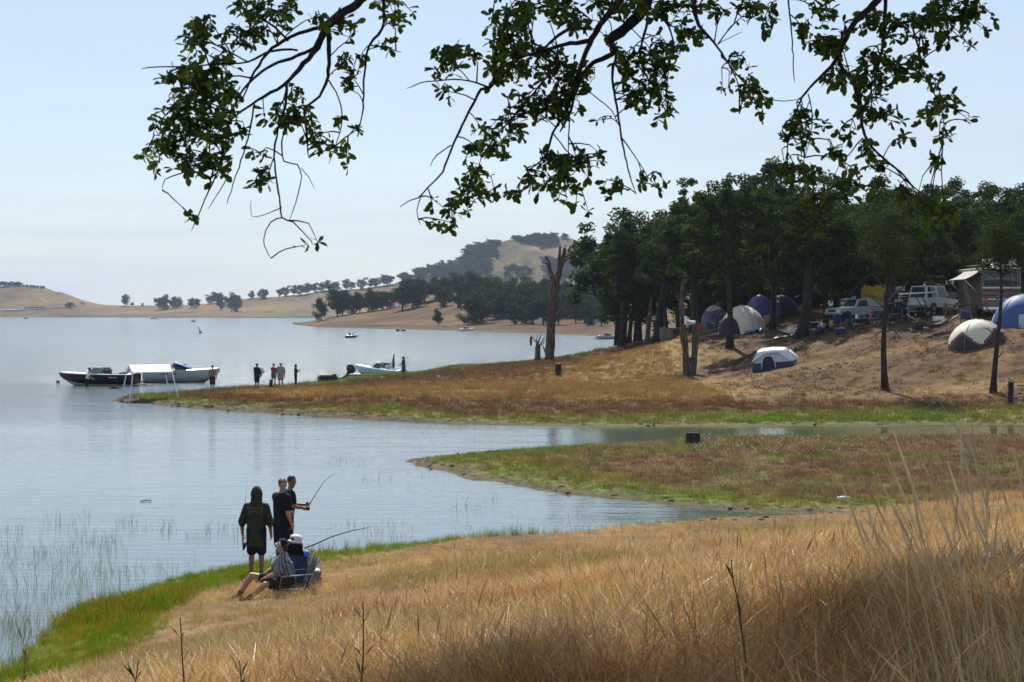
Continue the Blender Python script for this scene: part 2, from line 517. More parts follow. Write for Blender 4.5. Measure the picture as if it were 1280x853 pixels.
def ground_color(X, Y):
    """albedo of the soil and ground cover, by place"""
    s = shore_dist(X, Y)
    n1 = fbm(X, Y, 3.0, 4, 21); n2 = fbm(X, Y, 9.0, 3, 33); n3 = fbm(X, Y * 2.5, 1.0, 3, 44)
    def c(r, g, b): return np.array([r, g, b])
    dry = c(.20, .13, .06); soil = c(.11, .075, .045); green = c(.105, .155, .026); gold = c(.235, .155, .066)
    red = c(.150, .100, .060); dirt = c(.108, .067, .034); mud = c(.10, .08, .055); olive = c(.15, .14, .04)
    def mix(a, b, t): return a * (1 - t[:, None]) + b * t[:, None]
    out = np.tile(dry, (len(X), 1))
    near = (Y < 43.5) | ((X > 8.6) & (Y < 44.5 + 0.25 * (X - 8)))
    spit = ~near & (Y < 71.5)
    pen = ~near & ~spit
    # near bank
    gw = np.interp(X, [-9, -6, -4.5, -3, -1, 0.5], [1.8, 1.7, 1.4, 0.75, 0.25, 0.08])
    g = 1 - sstep(gw * 0.7, gw * 1.25, s + (n1 - .5) * .5 * gw)
    a = mix(np.tile(dry, (len(X), 1)), np.tile(soil, (len(X), 1)), sstep(.45, .7, n1) * .6)
    a = mix(a, np.tile(green, (len(X), 1)), g)
    out[near] = a[near]
    # spit: green/brown low edge, reddish crown
    t = sstep(1.6, 4.4, s + (n1 - .5) * 4 + (n3 - .5) * 2) * sstep(-4.5, 4.0, X + (n2 - .5) * 6)
    a = mix(np.tile(olive, (len(X), 1)), np.tile(green, (len(X), 1)), sstep(.42, .62, n1))
    a = mix(a, np.tile(mud, (len(X), 1)), sstep(.5, .68, n3) * (1 - sstep(1.0, 2.6, s)) * 0.8)
    a = mix(a, np.tile(red, (len(X), 1)), t * (1 - .55 * sstep(.5, .64, fbm(X, Y * 1.6, 2.2, 4, 81))))
    a = mix(a, np.tile(c(.20, .155, .09), (len(X), 1)), t * sstep(.58, .70, fbm(X, Y * 1.8, 1.6, 4, 82)) * .7)
    a = mix(a, np.tile(mud, (len(X), 1)), (1 - sstep(.3, 1.0, s + (n3 - .5) * .8)) * .8)
    out[spit] = a[spit]
    # peninsula
    z = np.clip(_z_hint(X, Y), 0, 9)
    a = mix(np.tile(green, (len(X), 1)), np.tile(olive, (len(X), 1)), sstep(.26, .44, n1))
    a = mix(a, np.tile(green * 1.0, (len(X), 1)), sstep(6, 10, X) * (1 - sstep(18, 25, X)) * sstep(.40, .6, n1))
    edge = s + (n1 - .5) * 4 + (n2 - .5) * 4
    wgreen = np.interp(X, [-24, -12, -2, 4, 14, 24], [3, 3.5, 5, 6.5, 8, 8.5])
    t_red = sstep(wgreen * 0.7, wgreen * 1.15, edge)
    a = mix(a, np.tile(c(.125, .070, .044), (len(X), 1)), t_red * .9)
    goldw = np.interp(X, [-24, -12, -4, 2, 10, 20, 26], [5, 6.5, 10, 14, 15, 14, 12])
    t_gold = sstep(goldw * 0.85, goldw * 1.2, edge + (n3 - .5) * 5)
    a = mix(a, np.tile(gold, (len(X), 1)), t_gold)
    t_dirt = sstep(11, 16, X + (n2 - .5) * 10 - 0.05 * (Y - 110)) * sstep(12, 17, edge + (n2 - .5) * 6)
    d_ = mix(np.tile(dirt, (len(X), 1)), np.tile(gold * .72, (len(X), 1)), sstep(.5, .62, fbm(X, Y * 2, 4, 4, 55)) * .7)
    rut = sstep(.60, .66, fbm(X * 0.35 + Y * .1, Y * 1.3 - X * .25, 1.6, 3, 91)) * sstep(.45, .55, fbm(X, Y, 7, 2, 92))
    d_ = mix(d_, np.tile(c(.05, .034, .024), (len(X), 1)), rut * .85)
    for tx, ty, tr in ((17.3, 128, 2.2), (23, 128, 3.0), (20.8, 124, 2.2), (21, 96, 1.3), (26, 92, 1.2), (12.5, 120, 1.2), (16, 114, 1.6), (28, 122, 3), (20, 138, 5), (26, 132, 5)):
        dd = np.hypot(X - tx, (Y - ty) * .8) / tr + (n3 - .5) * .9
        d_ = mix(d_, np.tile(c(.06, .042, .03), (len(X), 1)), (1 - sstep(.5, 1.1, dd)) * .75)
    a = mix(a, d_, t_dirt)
    # far-side fringe of the peninsula is green again
    back = (1 - sstep(1.5, 4, s)) * (Y > 100)
    a = mix(a, np.tile(green * 1.1, (len(X), 1)), back * sstep(6, -8, X))
    # dark mud lip at the cut bank
    a = mix(a, np.tile(mud, (len(X), 1)), (1 - sstep(.5, 1.5, s)) * sstep(-1, -5, X) * (Y < 100) * 0.9)
    a = mix(a, np.tile(mud, (len(X), 1)), (1 - sstep(.5, 1.6, s + (n3 - .5))) * .75)
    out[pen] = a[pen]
    out[s < 0] = mud
    out *= (0.75 + 0.5 * fbm(X, Y, 0.8, 3, 66))[:, None]
    return out

def _z_hint(X, Y):
    return np.zeros(len(X))

def axis(stops):
    out = []
    for a, b, st in stops:
        out.append(np.arange(a, b - 1e-6, st))
    return np.concatenate(out + [[stops[-1][1]]])
M_GROUND = ground_mat("ground_soil", 2.2, 0.05)
gxs = axis([(-60, -30, 2), (-30, -12, .5), (-12, 16, .22), (16, 34, .4), (34, 108, 2)])
gys = axis([(-24, 0, 1.0), (0, 20, .4), (20, 46, .2), (46, 90, .3), (90, 150, .6), (150, 244, 2)])
GX, GY = np.meshgrid(gxs, gys)
gxf, gyf = GX.ravel(), GY.ravel()
gzf = ground_z(gxf, gyf)
nx, ny = len(gxs), len(gys)
ii = (np.arange(ny - 1)[:, None] * nx + np.arange(nx - 1)).ravel()
quads = np.c_[ii, ii + 1, ii + nx + 1, ii + nx]
me = np_mesh("ground", np.c_[gxf, gyf, gzf], quads, None, [M_GROUND], smooth=True)
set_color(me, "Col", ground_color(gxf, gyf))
ground = link(bpy.data.objects.new("ground", me))
tag(ground, kind='structure')

# ------------------------------------------------------------------ water
def water_material():
    m, nt, b = _mat("lake_water")
    N, L = nt.nodes, nt.links
    t = N.new("ShaderNodeTexCoord")
    def waves(sx, sy, sc, det, rot=0.0):
        mp = N.new("ShaderNodeMapping"); mp.inputs["Scale"].default_value = (sx, sy, 1); mp.inputs["Rotation"].default_value = (0, 0, R(rot))
        L.new(t.outputs["Object"], mp.inputs["Vector"])
        n = N.new("ShaderNodeTexNoise"); n.inputs["Scale"].default_value = sc; n.inputs["Detail"].default_value = det
        n.inputs["Roughness"].default_value = 0.55
        L.new(mp.outputs["Vector"], n.inputs["Vector"])
        return n.outputs["Fac"]
    w1 = waves(0.5, 1.6, 1.3, 4, 8)       # ripples
    w2 = waves(0.25, 0.7, 0.35, 3, -6)     # longer swells
    w3 = waves(1, 1.2, 9, 2, 20)           # fine chop
    calm = waves(0.02, 0.06, 1.0, 3, 4)    # wind lanes
    cr = N.new("ShaderNodeMapRange"); cr.inputs["From Min"].default_value = 0.35; cr.inputs["From Max"].default_value = 0.65
    cr.inputs["To Min"].default_value = 0.72; cr.inputs["To Max"].default_value = 1.0
    L.new(calm, cr.inputs["Value"])
    # sheltered near water is calmer than the open lake
    sp = N.new("ShaderNodeSeparateXYZ"); L.new(t.outputs["Object"], sp.inputs[0])
    sh = N.new("ShaderNodeMapRange"); sh.inputs["From Min"].default_value = 75; sh.inputs["From Max"].default_value = 130
    sh.inputs["To Min"].default_value = 0.10; sh.inputs["To Max"].default_value = 1.0
    L.new(sp.outputs["Y"], sh.inputs["Value"])
    s1 = N.new("ShaderNodeMath"); s1.operation = 'MULTIPLY_ADD'; s1.inputs[1].default_value = 2.2
    L.new(w2, s1.inputs[0]); L.new(w1, s1.inputs[2])
    s2 = N.new("ShaderNodeMath"); s2.operation = 'MULTIPLY_ADD'; s2.inputs[1].default_value = 0.16
    L.new(w3, s2.inputs[0]); L.new(s1.outputs[0], s2.inputs[2])
    st = N.new("ShaderNodeMath"); st.operation = 'MULTIPLY'; L.new(cr.outputs["Result"], st.inputs[0]); L.new(sh.outputs["Result"], st.inputs[1])
    # the inlets to the right, behind the spit, are sheltered from the wind
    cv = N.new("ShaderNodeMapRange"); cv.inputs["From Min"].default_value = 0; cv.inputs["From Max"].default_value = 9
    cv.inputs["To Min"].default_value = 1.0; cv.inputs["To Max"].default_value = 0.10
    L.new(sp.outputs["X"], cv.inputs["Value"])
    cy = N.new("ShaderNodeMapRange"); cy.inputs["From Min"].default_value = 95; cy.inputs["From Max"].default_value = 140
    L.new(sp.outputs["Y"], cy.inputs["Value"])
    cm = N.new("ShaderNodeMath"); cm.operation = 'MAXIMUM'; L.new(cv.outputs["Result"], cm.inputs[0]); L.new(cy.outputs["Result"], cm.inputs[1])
    st2 = N.new("ShaderNodeMath"); st2.operation = 'MULTIPLY'; L.new(st.outputs[0], st2.inputs[0]); L.new(cm.outputs[0], st2.inputs[1]); st = st2
    bp = N.new("ShaderNodeBump"); bp.inputs["Distance"].default_value = 0.26
    # the bank's green reflection is painted into the sheltered water's base colour
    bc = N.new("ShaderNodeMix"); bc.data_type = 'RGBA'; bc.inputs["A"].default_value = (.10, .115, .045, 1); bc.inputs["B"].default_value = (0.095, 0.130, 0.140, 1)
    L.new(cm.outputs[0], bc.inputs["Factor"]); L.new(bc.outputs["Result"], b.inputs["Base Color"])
    L.new(st.outputs[0], bp.inputs["Strength"]); L.new(s2.outputs[0], bp.inputs["Height"])
    # small steep wavelets scattered over the wind-ruffled lake: where one tilts the right way it catches the sun
    vm_ = N.new("ShaderNodeMapping"); vm_.inputs["Scale"].default_value = (.8, .35, 1); L.new(t.outputs["Object"], vm_.inputs["Vector"])
    vo = N.new("ShaderNodeTexVoronoi"); vo.inputs["Scale"].default_value = 1.0; vo.inputs["Randomness"].default_value = 1.0; L.new(vm_.outputs["Vector"], vo.inputs["Vector"])
    vr = N.new("ShaderNodeMapRange"); vr.inputs["From Min"].default_value = 0.0; vr.inputs["From Max"].default_value = 0.10; vr.inputs["To Min"].default_value = 0.08; vr.inputs["To Max"].default_value = 0.0
    L.new(vo.outputs["Distance"], vr.inputs["Value"])
    pn = N.new("ShaderNodeTexNoise"); pn.inputs["Scale"].default_value = 0.05; pn.inputs["Detail"].default_value = 3; L.new(t.outputs["Object"], pn.inputs["Vector"])
    pr = N.new("ShaderNodeMapRange"); pr.inputs["From Min"].default_value = 0.45; pr.inputs["From Max"].default_value = 0.60; L.new(pn.outputs["Fac"], pr.inputs["Value"])
    pf = N.new("ShaderNodeMapRange"); pf.inputs["From Min"].default_value = 95; pf.inputs["From Max"].default_value = 115; L.new(sp.outputs["Y"], pf.inputs["Value"])
    pm = N.new("ShaderNodeMath"); pm.operation = 'MULTIPLY'; L.new(pr.outputs["Result"], pm.inputs[0]); L.new(pf.outputs["Result"], pm.inputs[1])
    pb = N.new("ShaderNodeBump"); pb.inputs["Distance"].default_value = 1.0
    L.new(pm.outputs[0], pb.inputs["Strength"]); L.new(vr.outputs["Result"], pb.inputs["Height"]); L.new(bp.outputs["Normal"], pb.inputs["Normal"])
    L.new(pb.outputs["Normal"], b.inputs["Normal"])
    sl = N.new("ShaderNodeMapRange"); sl.inputs["From Min"].default_value = 80; sl.inputs["From Max"].default_value = 170
    sl.inputs["To Min"].default_value = 0.5; sl.inputs["To Max"].default_value = 0.20
    L.new(sp.outputs["Y"], sl.inputs["Value"]); L.new(sl.outputs["Result"], b.inputs["Specular IOR Level"])
    rg_ = N.new("ShaderNodeMapRange"); rg_.inputs["From Min"].default_value = 60; rg_.inputs["From Max"].default_value = 200
    rg_.inputs["To Min"].default_value = 0.06; rg_.inputs["To Max"].default_value = 0.15
    L.new(sp.outputs["Y"], rg_.inputs["Value"]); L.new(rg_.outputs["Result"], b.inputs["Roughness"])
    b.inputs["IOR"].default_value = 1.333
    return m
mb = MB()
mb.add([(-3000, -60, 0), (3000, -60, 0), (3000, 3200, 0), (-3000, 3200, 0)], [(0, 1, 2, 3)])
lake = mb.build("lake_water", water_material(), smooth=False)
tag(lake, kind='structure')

# ------------------------------------------------------------------ far land
def hill_layer(name, px, shore_y, crest_px, crest_y, depth, back, nlump, seed, colf, nt=40, pw=1.3):
    """a strip of land seen across the lake: for every bearing a shore distance and a crest height"""
    cols = np.arange(px[0], px[1] + 1e-6, px[2])
    sy = np.interp(cols, shore_y[0], shore_y[1])
    ds = EYE * F / (sy - HOR)
    cy = np.interp(cols, crest_px, crest_y)
    dep = np.interp(cols, depth[0], depth[1])
    dc = ds + dep
    zc = EYE + (HOR - cy) * dc / F
    rows = []
    ts = np.r_[np.linspace(-0.06, 1, nt), np.linspace(1.08, 1 + back, 8)]
    for tt in ts:
        d = ds + dep * tt
        X = (cols - 640) / F * d
        if tt <= 1:
            prof = np.clip(tt, 0, 1) ** pw
            prof = prof * (0.6 + 0.4 * sstep(0, 1, np.full(len(cols), tt)))
            z = zc * prof if tt > 0 else np.full(len(cols), -2.0)
        else:
            z = zc * (1 - 0.9 * ((tt - 1) / back) ** 1.2)
        if tt > 0:
            z = z + (fbm(X, d, nlump, 6, seed) - 0.5) * zc * 0.42 * np.clip(tt * (1.15 - tt) * 3, 0, 1)
            gul = 1 - np.abs(2 * fbm(X + d * .25, d * .18, nlump * .55, 3, seed + 31) - 1)
            z = z * (1 - .30 * gul ** 3 * np.clip(tt * (1.08 - tt) * 4, 0, 1))
            z = np.maximum(z, 0.15)
        rows.append(np.c_[X, d, z])
    V = np.concatenate(rows); n = len(cols)
    ii = (np.arange(len(ts) - 1)[:, None] * n + np.arange(n - 1)).ravel()
    q = np.c_[ii, ii + 1, ii + n + 1, ii + n]
    me = np_mesh(name, V, q, None, [ground_mat(name + "_soil", 0.07, 2.5)], smooth=True)
    tt = np.repeat(ts, n); pxs = np.tile(cols, len(ts))
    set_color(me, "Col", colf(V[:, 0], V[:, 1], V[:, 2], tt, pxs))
    o = link(bpy.data.objects.new(name, me))
    tag(o, kind='structure')
    G = np.stack(rows)      # rows x cols x 3
    def hit(x, y):
        """point of this land seen at photo pixel (x, y)"""
        j = int(np.clip(round((x - px[0]) / px[2]), 0, n - 1))
        col = G[:nt, j]
        pys = HOR + (EYE - col[:, 2]) * F / col[:, 1]
        best = int(np.argmin(np.abs(pys - y)))
        for i in range(nt - 1):
            if (pys[i] - y) * (pys[i + 1] - y) <= 0:
                f = (pys[i] - y) / (pys[i] - pys[i + 1] + 1e-9)
                q = col[i] * (1 - f) + col[i + 1] * f
                return Vector(((x - 640) / F * q[1], q[1], q[2]))
        q = col[best]
        return Vector(((x - 640) / F * q[1], q[1], q[2]))
    return o, hit

def col_ridge(X, Y, Z, t, px):
    n = fbm(X, Y, 120, 4, 3); n2 = fbm(X, Y, 30, 3, 8)
    straw = np.array([.195, .130, .066]); tan = np.array([.130, .090, .050]); gr = np.array([.11, .12, .06]); dk = np.array([.05, .052, .035])
    c = straw * (1 - sstep(.4, .65, n))[:, None] + tan * sstep(.4, .65, n)[:, None]
    g = sstep(320, 345, px) * (1 - sstep(400, 430, px)) * (1 - sstep(.25, .5, t + (n - .5) * .3))
    c = c * (1 - g)[:, None] + gr * g[:, None]
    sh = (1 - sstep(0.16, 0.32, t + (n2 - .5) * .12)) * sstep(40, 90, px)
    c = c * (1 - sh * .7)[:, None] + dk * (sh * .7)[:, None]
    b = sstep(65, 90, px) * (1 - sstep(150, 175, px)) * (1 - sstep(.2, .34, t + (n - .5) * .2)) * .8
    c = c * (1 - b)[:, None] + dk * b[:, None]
    # chaparral on the big hill
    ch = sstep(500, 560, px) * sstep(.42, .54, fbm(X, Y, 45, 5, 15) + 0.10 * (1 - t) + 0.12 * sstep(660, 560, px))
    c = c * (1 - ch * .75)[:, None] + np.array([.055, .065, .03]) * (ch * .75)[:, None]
    return c * (0.8 + 0.4 * n2)[:, None]
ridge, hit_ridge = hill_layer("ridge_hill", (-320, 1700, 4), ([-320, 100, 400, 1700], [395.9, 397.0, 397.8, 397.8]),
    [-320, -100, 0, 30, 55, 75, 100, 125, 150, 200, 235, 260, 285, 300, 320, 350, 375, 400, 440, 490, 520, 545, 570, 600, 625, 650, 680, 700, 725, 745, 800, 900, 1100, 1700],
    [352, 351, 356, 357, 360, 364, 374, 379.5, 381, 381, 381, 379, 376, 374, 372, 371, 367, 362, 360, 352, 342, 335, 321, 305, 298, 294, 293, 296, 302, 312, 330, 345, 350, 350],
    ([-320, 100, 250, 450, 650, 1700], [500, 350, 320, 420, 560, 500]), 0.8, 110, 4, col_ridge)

def col_prom(X, Y, Z, t, px):
    n = fbm(X, Y, 40, 4, 3); n2 = fbm(X, Y, 9, 4, 8)
    straw = np.array([.145, .090, .045]); tan = np.array([.105, .066, .037]); shore = np.array([.10, .07, .046]); gr = np.array([.16, .14, .06])
    c = straw * (1 - sstep(.4, .62, n))[:, None] + tan * sstep(.4, .62, n)[:, None]
    s = 1 - sstep(.10, .22, t + (n2 - .5) * .06)
    c = c * (1 - s)[:, None] + shore * s[:, None]
    g = (1 - sstep(.03, .07, t)) * .6
    c = c * (1 - g)[:, None] + gr * g[:, None]
    ln = sstep(.17, .20, t + (n2 - .5) * .02) * (1 - sstep(.24, .27, t + (n2 - .5) * .02)) * (px < 560)
    c = c * (1 - ln * .8)[:, None] + np.array([.05, .03, .02]) * (ln * .8)[:, None]
    return c * (0.75 + 0.5 * n2)[:, None]
prom, hit_prom = hill_layer("promontory", (366, 1500, 3), ([366, 372, 400, 480, 560, 620, 700, 770, 850, 1000, 1500], [405.5, 406.5, 409.5, 411.5, 413.5, 416, 419, 421.5, 425, 427, 428]),
    [366, 380, 400, 430, 470, 520, 560, 600, 650, 740, 800, 1000, 1500], [405, 403, 399, 394, 387, 377, 371, 368, 372, 380, 384, 384, 380],
    ([366, 400, 470, 600, 1500], [70, 130, 190, 240, 260]), 0.9, 60, 5, col_prom)

rock_mb = MB()
q0 = W(0, 397.6)
# ================================================================== TREES
M_BARK = bark_mat("oak_bark", (.02, .016, .013), (.07, .056, .044))
M_DEADWOOD = bark_mat("dead_wood", (.035, .026, .02), (.17, .13, .105), 2.2)
M_LEAF_CAMP = leafy("camp_oak_leaf", (.012, .027, .005), (.066, .100, .016), 0.24, vscale=0.45, rough=.8, spec=.08)
M_LEAF_FAR = leafy("far_oak_leaf", (.018, .036, .016), (.05, .072, .028), 0.18, vscale=0.25, rough=.8, spec=.08)

def leaf_quads(C, L, Wd, rng, up=0.35):
    """n kite shaped leaves (4 verts, 1 folded quad each) at the points C"""
    n = len(C)
    nrm = rng.normal(size=(n, 3)); nrm[:, 2] = np.abs(nrm[:, 2]) + up
    nrm /= np.linalg.norm(nrm, axis=1)[:, None]
    a = rng.normal(size=(n, 3)); a -= nrm * (a * nrm).sum(1)[:, None]
    a /= np.linalg.norm(a, axis=1)[:, None]
    b = np.cross(nrm, a)
    l = (L * rng.uniform(.65, 1.35, n))[:, None]; w = (Wd * rng.uniform(.7, 1.3, n))[:, None]
    f = nrm * w * 0.25
    V = np.stack([C - a * l * .5, C + b * w * .5 + a * l * .08 + f, C + a * l * .5, C - b * w * .5 + a * l * .08 + f], 1).reshape(-1, 3)
    return V, np.arange(4 * n).reshape(-1, 4)

def grow(rng, base, height, spread, clear, lean=(0, 0), r0=0.22, limbs=7, twigs=5, levels=2, flat=0.8):
    """trunk and limbs as tubes, and the places where foliage sits"""
    mb = MB(); ends = []
    top = clear + (height - clear) * 0.72
    n = 9; pts = []; rad = []
    wx, wy = rng.uniform(-.5, .5, 2)
    for i in range(n):
        t = i / (n - 1)
        x = lean[0] * t + 0.22 * math.sin(t * 5 + wx * 6) * (0.3 + t)
        y = lean[1] * t + 0.22 * math.cos(t * 4 + wy * 6) * (0.3 + t) - 0.22 * math.cos(wy * 6) * .3
        pts.append(Vector((x + base[0], y + base[1], base[2] - 0.25 + t * (top + .25))))
        rad.append(r0 * (1.45 - 0.45 * min(1, t * 8)) * (1 - 0.78 * t))
    mb.tube(pts, rad, 9, wob=.06)
    def at(t):
        q = t * (n - 1); i = min(int(q), n - 2); f = q - i
        return pts[i].lerp(pts[i + 1], f), rad[i] * (1 - f) + rad[i + 1] * f
    cz = clear + (height - clear) * .5; hz = (height - clear) * .5
    for k in range(limbs):
        t0 = min(0.97, (clear / top) * 0.9 + (1 - clear / top * .9) * (k + rng.uniform(.1, .9)) / limbs)
        p, r = at(t0)
        ang = k * 2.4 + rng.uniform(-.5, .5)
        rel = (p.z - base[2] - clear) / max(.1, height - clear)
        reach = spread * (1.0 - 0.45 * rel) * rng.uniform(.65, 1.05)
        rise = hz * rng.uniform(.35, .8)
        q = [p]; m = 5
        for j in range(1, m + 1):
            u = j / m
            q.append(p + Vector((math.cos(ang) * reach * u + rng.uniform(-.15, .15), math.sin(ang) * reach * u + rng.uniform(-.15, .15),
                                 rise * (u ** flat) + rng.uniform(-.12, .12))))
        rr = [max(.02, r * .62 * (1 - .85 * j / m)) for j in range(m + 1)]
        mb.tube(q, rr, 6, wob=.05)
        ends.append(q[-1])
        for w in range(twigs):
            i = rng.integers(1, m + 1)
            s = q[i]
            d = Vector((rng.normal(), rng.normal(), rng.normal() * .6 + .25)); d.normalize()
            ln = spread * rng.uniform(.22, .5)
            e = s + d * ln
            mb.tube([s, s + d * ln * .5 + Vector((0, 0, rng.uniform(-.1, .15))), e], [rr[i] * .6 + .01, .022, .01], 4)
            ends.append(e)
            if levels > 2:
                for _ in range(3):
                    d2 = (d + Vector((rng.normal(), rng.normal(), rng.normal())) * .6).normalized()
                    e2 = e + d2 * ln * rng.uniform(.3, .6)
                    mb.tube([e, e.lerp(e2, .5) + Vector((0, 0, .05)), e2], [.014, .009, .005], 3)
                    ends.append(e2)
    ends.append(pts[-1] + Vector((0, 0, .2)))
    return mb, ends

def foliage(rng, ends, per, cr, L, Wd, squash=.75, up=.35):
    E = np.array([tuple(e) for e in ends])
    idx = np.repeat(np.arange(len(E)), per)
    d = rng.normal(size=(len(idx), 3)); d /= np.linalg.norm(d, axis=1)[:, None]
    rr = cr * rng.uniform(.75, 1.3, len(E))[idx]
    d *= (rr * rng.uniform(0.1, 1, len(idx)) ** .55)[:, None]
    d[:, 2] *= squash
    return leaf_quads(E[idx] + d, L, Wd, rng, up)

def make_tree(name, label, group, seed, height, spread, clear, leaf=(.25, .16), per=60, cr=.56, mats=None, lean=(0, 0), r0=.22, limbs=9, twigs=6,
              levels=2, loc=(0, 0, 0), flat=.8, squash=.75):
    rng = np.random.default_rng(seed)
    random.seed(seed)
    root = thing(name, label, "tree", loc, 0, group)
    mb, ends = grow(rng, (0, 0, 0), height, spread, clear, lean, r0, limbs, twigs, levels, flat)
    mb.build("trunk", mats[0], root)
    V, Q = foliage(rng, ends, per, cr, leaf[0], leaf[1], squash)
    me = np_mesh("crown", V, Q, None, [mats[1]])
    link(bpy.data.objects.new("crown", me), root)
    return root

CM = (M_BARK, M_LEAF_CAMP)
def tree_at(px, d, top_y, wpx, clear_y, seed, label, lean=(0, 0), r0=.22, per=60, **kw):
    p = on_ground(px, d)
    h = EYE + (HOR - top_y) * d / F - p.z
    cl = max(.8, EYE + (HOR - clear_y) * d / F - p.z)
    sp = wpx * d / F / 2
    return make_tree("oak_tree", label, kw.pop("group", None), seed, h * .93, sp * .9, cl, per=int(per * 1.5), mats=CM, lean=lean, r0=r0, loc=p, **kw)

tree_at(778, 160, 264, 62, 392, 1, "thick trunked oak at the left end of the grove beside the lake", r0=.42, per=70)
tree_at(787, 162, 285, 50, 385, 2, "slim oak just right of the thick trunk at the left end of the grove", r0=.24, lean=(.6, 0))
tree_at(793.5, 163, 300, 60, 372, 3, "thinnest of the three trunks at the left end of the grove", r0=.17, lean=(.9, 0))
tree_at(818, 153, 250, 96, 372, 4, "dark oak leaning right behind the bare leaning snag", r0=.36, lean=(1.9, 0), per=75)
tree_at(911, 128, 205, 128, 335, 5, "tall oak with the highest rounded crown in front of the cream dome tent", r0=.27, lean=(.3, 0), per=78, limbs=11)
tree_at(965, 136, 222, 105, 345, 6, "oak behind the cream dome tent with a straight trunk", r0=.24, per=70)
tree_at(1001, 128, 232, 110, 350, 7, "stout oak on the slope above the grey and navy tent", r0=.48, lean=(1.1, 0), per=75)
tree_at(1112, 124, 240, 110, 335, 8, "dark trunked oak standing beside the yellow covered vehicle", r0=.42, per=70)
tree_at(869, 145, 228, 100, 368, 9, "dark trunked oak behind the forked snag", r0=.45, per=75)
tree_at(833, 158, 262, 70, 375, 10, "small oak beside the concrete block at the edge of the camp", r0=.2, per=65)
thin1 = tree_at(1243, 92, 262, 66, 330, 12, "slender oak with short dead twigs in front of the blue tent", r0=.17, lean=(.35, 0), per=14, cr=.7, levels=3, leaf=(.13, .08))
thin2 = tree_at(1108, 96, 238, 104, 345, 11, "slender grey oak with bare twigs standing low on the dirt slope", r0=.19, lean=(-.25, 0), per=9, cr=.7, levels=3, limbs=12, twigs=7, leaf=(.13, .08), flat=.6)

# the dense wood behind the camp: five grown oaks, copied with their own turn and size
BG = [make_tree("oak_tree", "dark oak in the dense wood behind the camp", "oaks in the dense wood behind the camp", 40 + k,
                10.5, 4.0 + .3 * (k % 3), (.7, 1.0, .8, 3.6, 3.2)[k], leaf=(.28, .18), per=125, cr=.74, mats=CM, r0=.28, limbs=11, twigs=5) for k in range(5)]
rb = np.random.default_rng(5)
bgspots = []
# (px, d, top_y)
for px, d, ty in [(770, 184, 280), (800, 178, 266), (828, 182, 262), (850, 170, 258), (882, 168, 232), (905, 180, 222), (935, 166, 218), (962, 176, 212),
                  (990, 166, 226), (1018, 172, 238), (1045, 160, 246), (1068, 170, 240), (1092, 158, 236), (1118, 168, 230), (1142, 158, 228), (1165, 166, 236), (1186, 156, 248),
                  (1210, 166, 240), (1232, 152, 238), (1258, 160, 232), (1280, 150, 228), (1306, 158, 226),
                  (880, 190, 300), (925, 192, 300), (970, 190, 300), (1015, 190, 300), (1060, 182, 300), (1105, 182, 300), (1150, 178, 300), (1195, 176, 300), (1240, 172, 300), (1285, 172, 300),
                  (1033, 152, 318), (1078, 148, 330), (1135, 147, 322), (1176, 147, 318), (1205, 142, 326), (905, 158, 330), (946, 156, 332), (990, 154, 330),
                  (925, 147, 240), (985, 148, 232), (1045, 140, 250), (1090, 141, 245), (1150, 139, 240), (1200, 136, 245), (1228, 131, 250), (1275, 134, 240), (1032, 131, 262), (1073, 133, 258), (1140, 129, 262)]:
    bgspots.append((px, d, ty))
BGZ = [(815, 'at its left end'), (880, 'behind the forked snag'), (958, 'behind the cream tent'), (1030, 'behind the stout oak'), (1105, 'behind the silver pickup'),
       (1160, 'behind the dark buggy'), (1222, 'behind the cream white car'), (9999, 'behind the motor home')]
bgused = [False] * 5
for i, (px, d, ty) in enumerate(bgspots):
    p = on_ground(px, d)
    h = EYE + (HOR - ty) * d / F - p.z
    k = (3 + i % 2) if (px < 860 or i >= 43) else (i % 3)
    s = h / 11.0
    sc = (s * rb.uniform(.95, 1.15) if ty < 290 else max(.85, s * 1.25), ) * 2 + (s,)
    rz = rb.uniform(0, 6.28)
    lab = "dark oak of the dense wood " + next(t for lim, t in BGZ if px < lim) + ("" if ty < 290 else ", low crowned")
    if not bgused[k]:
        bgused[k] = True
        o = BG[k]; o['label'] = lab; o.location = p; o.rotation_euler = (0, 0, rz); o.scale = sc
    else:
        dup(BG[k], p, rz, sc, lab)

# ------------------------------------------------------------------ far trees
FAR = []
for k in range(5):
    FAR.append(make_tree("oak_tree", "round dark oak on the dry far shore", "oaks on the far shore", 80 + k, 8.0, 3.4, 1.0 if k % 2 else .5,
                         leaf=(.55, .40), per=85, cr=1.4, mats=(M_BARK, M_LEAF_FAR), r0=.25, limbs=7, twigs=4))
far_used = [False] * 5
far_i = 0
def far_tree(p, h, label, group, wide=1.0):
    global far_i
    k = far_i % 5; far_i += 1
    s = h / 8.3
    sc = (s * wide * random.uniform(.9, 1.2), s * wide * random.uniform(.9, 1.2), s)
    rz = random.uniform(0, 6.28)
    p = Vector(p) - Vector((0, 0, .15))
    if not far_used[k]:
        far_used[k] = True
        o = FAR[k]; o.location = p; o.rotation_euler = (0, 0, rz); o.scale = sc; o['label'] = label; o['group'] = group
        return o
    return dup(FAR[k], p, rz, sc, label, group)
random.seed(31)
GP = "oaks on the near promontory across the water"
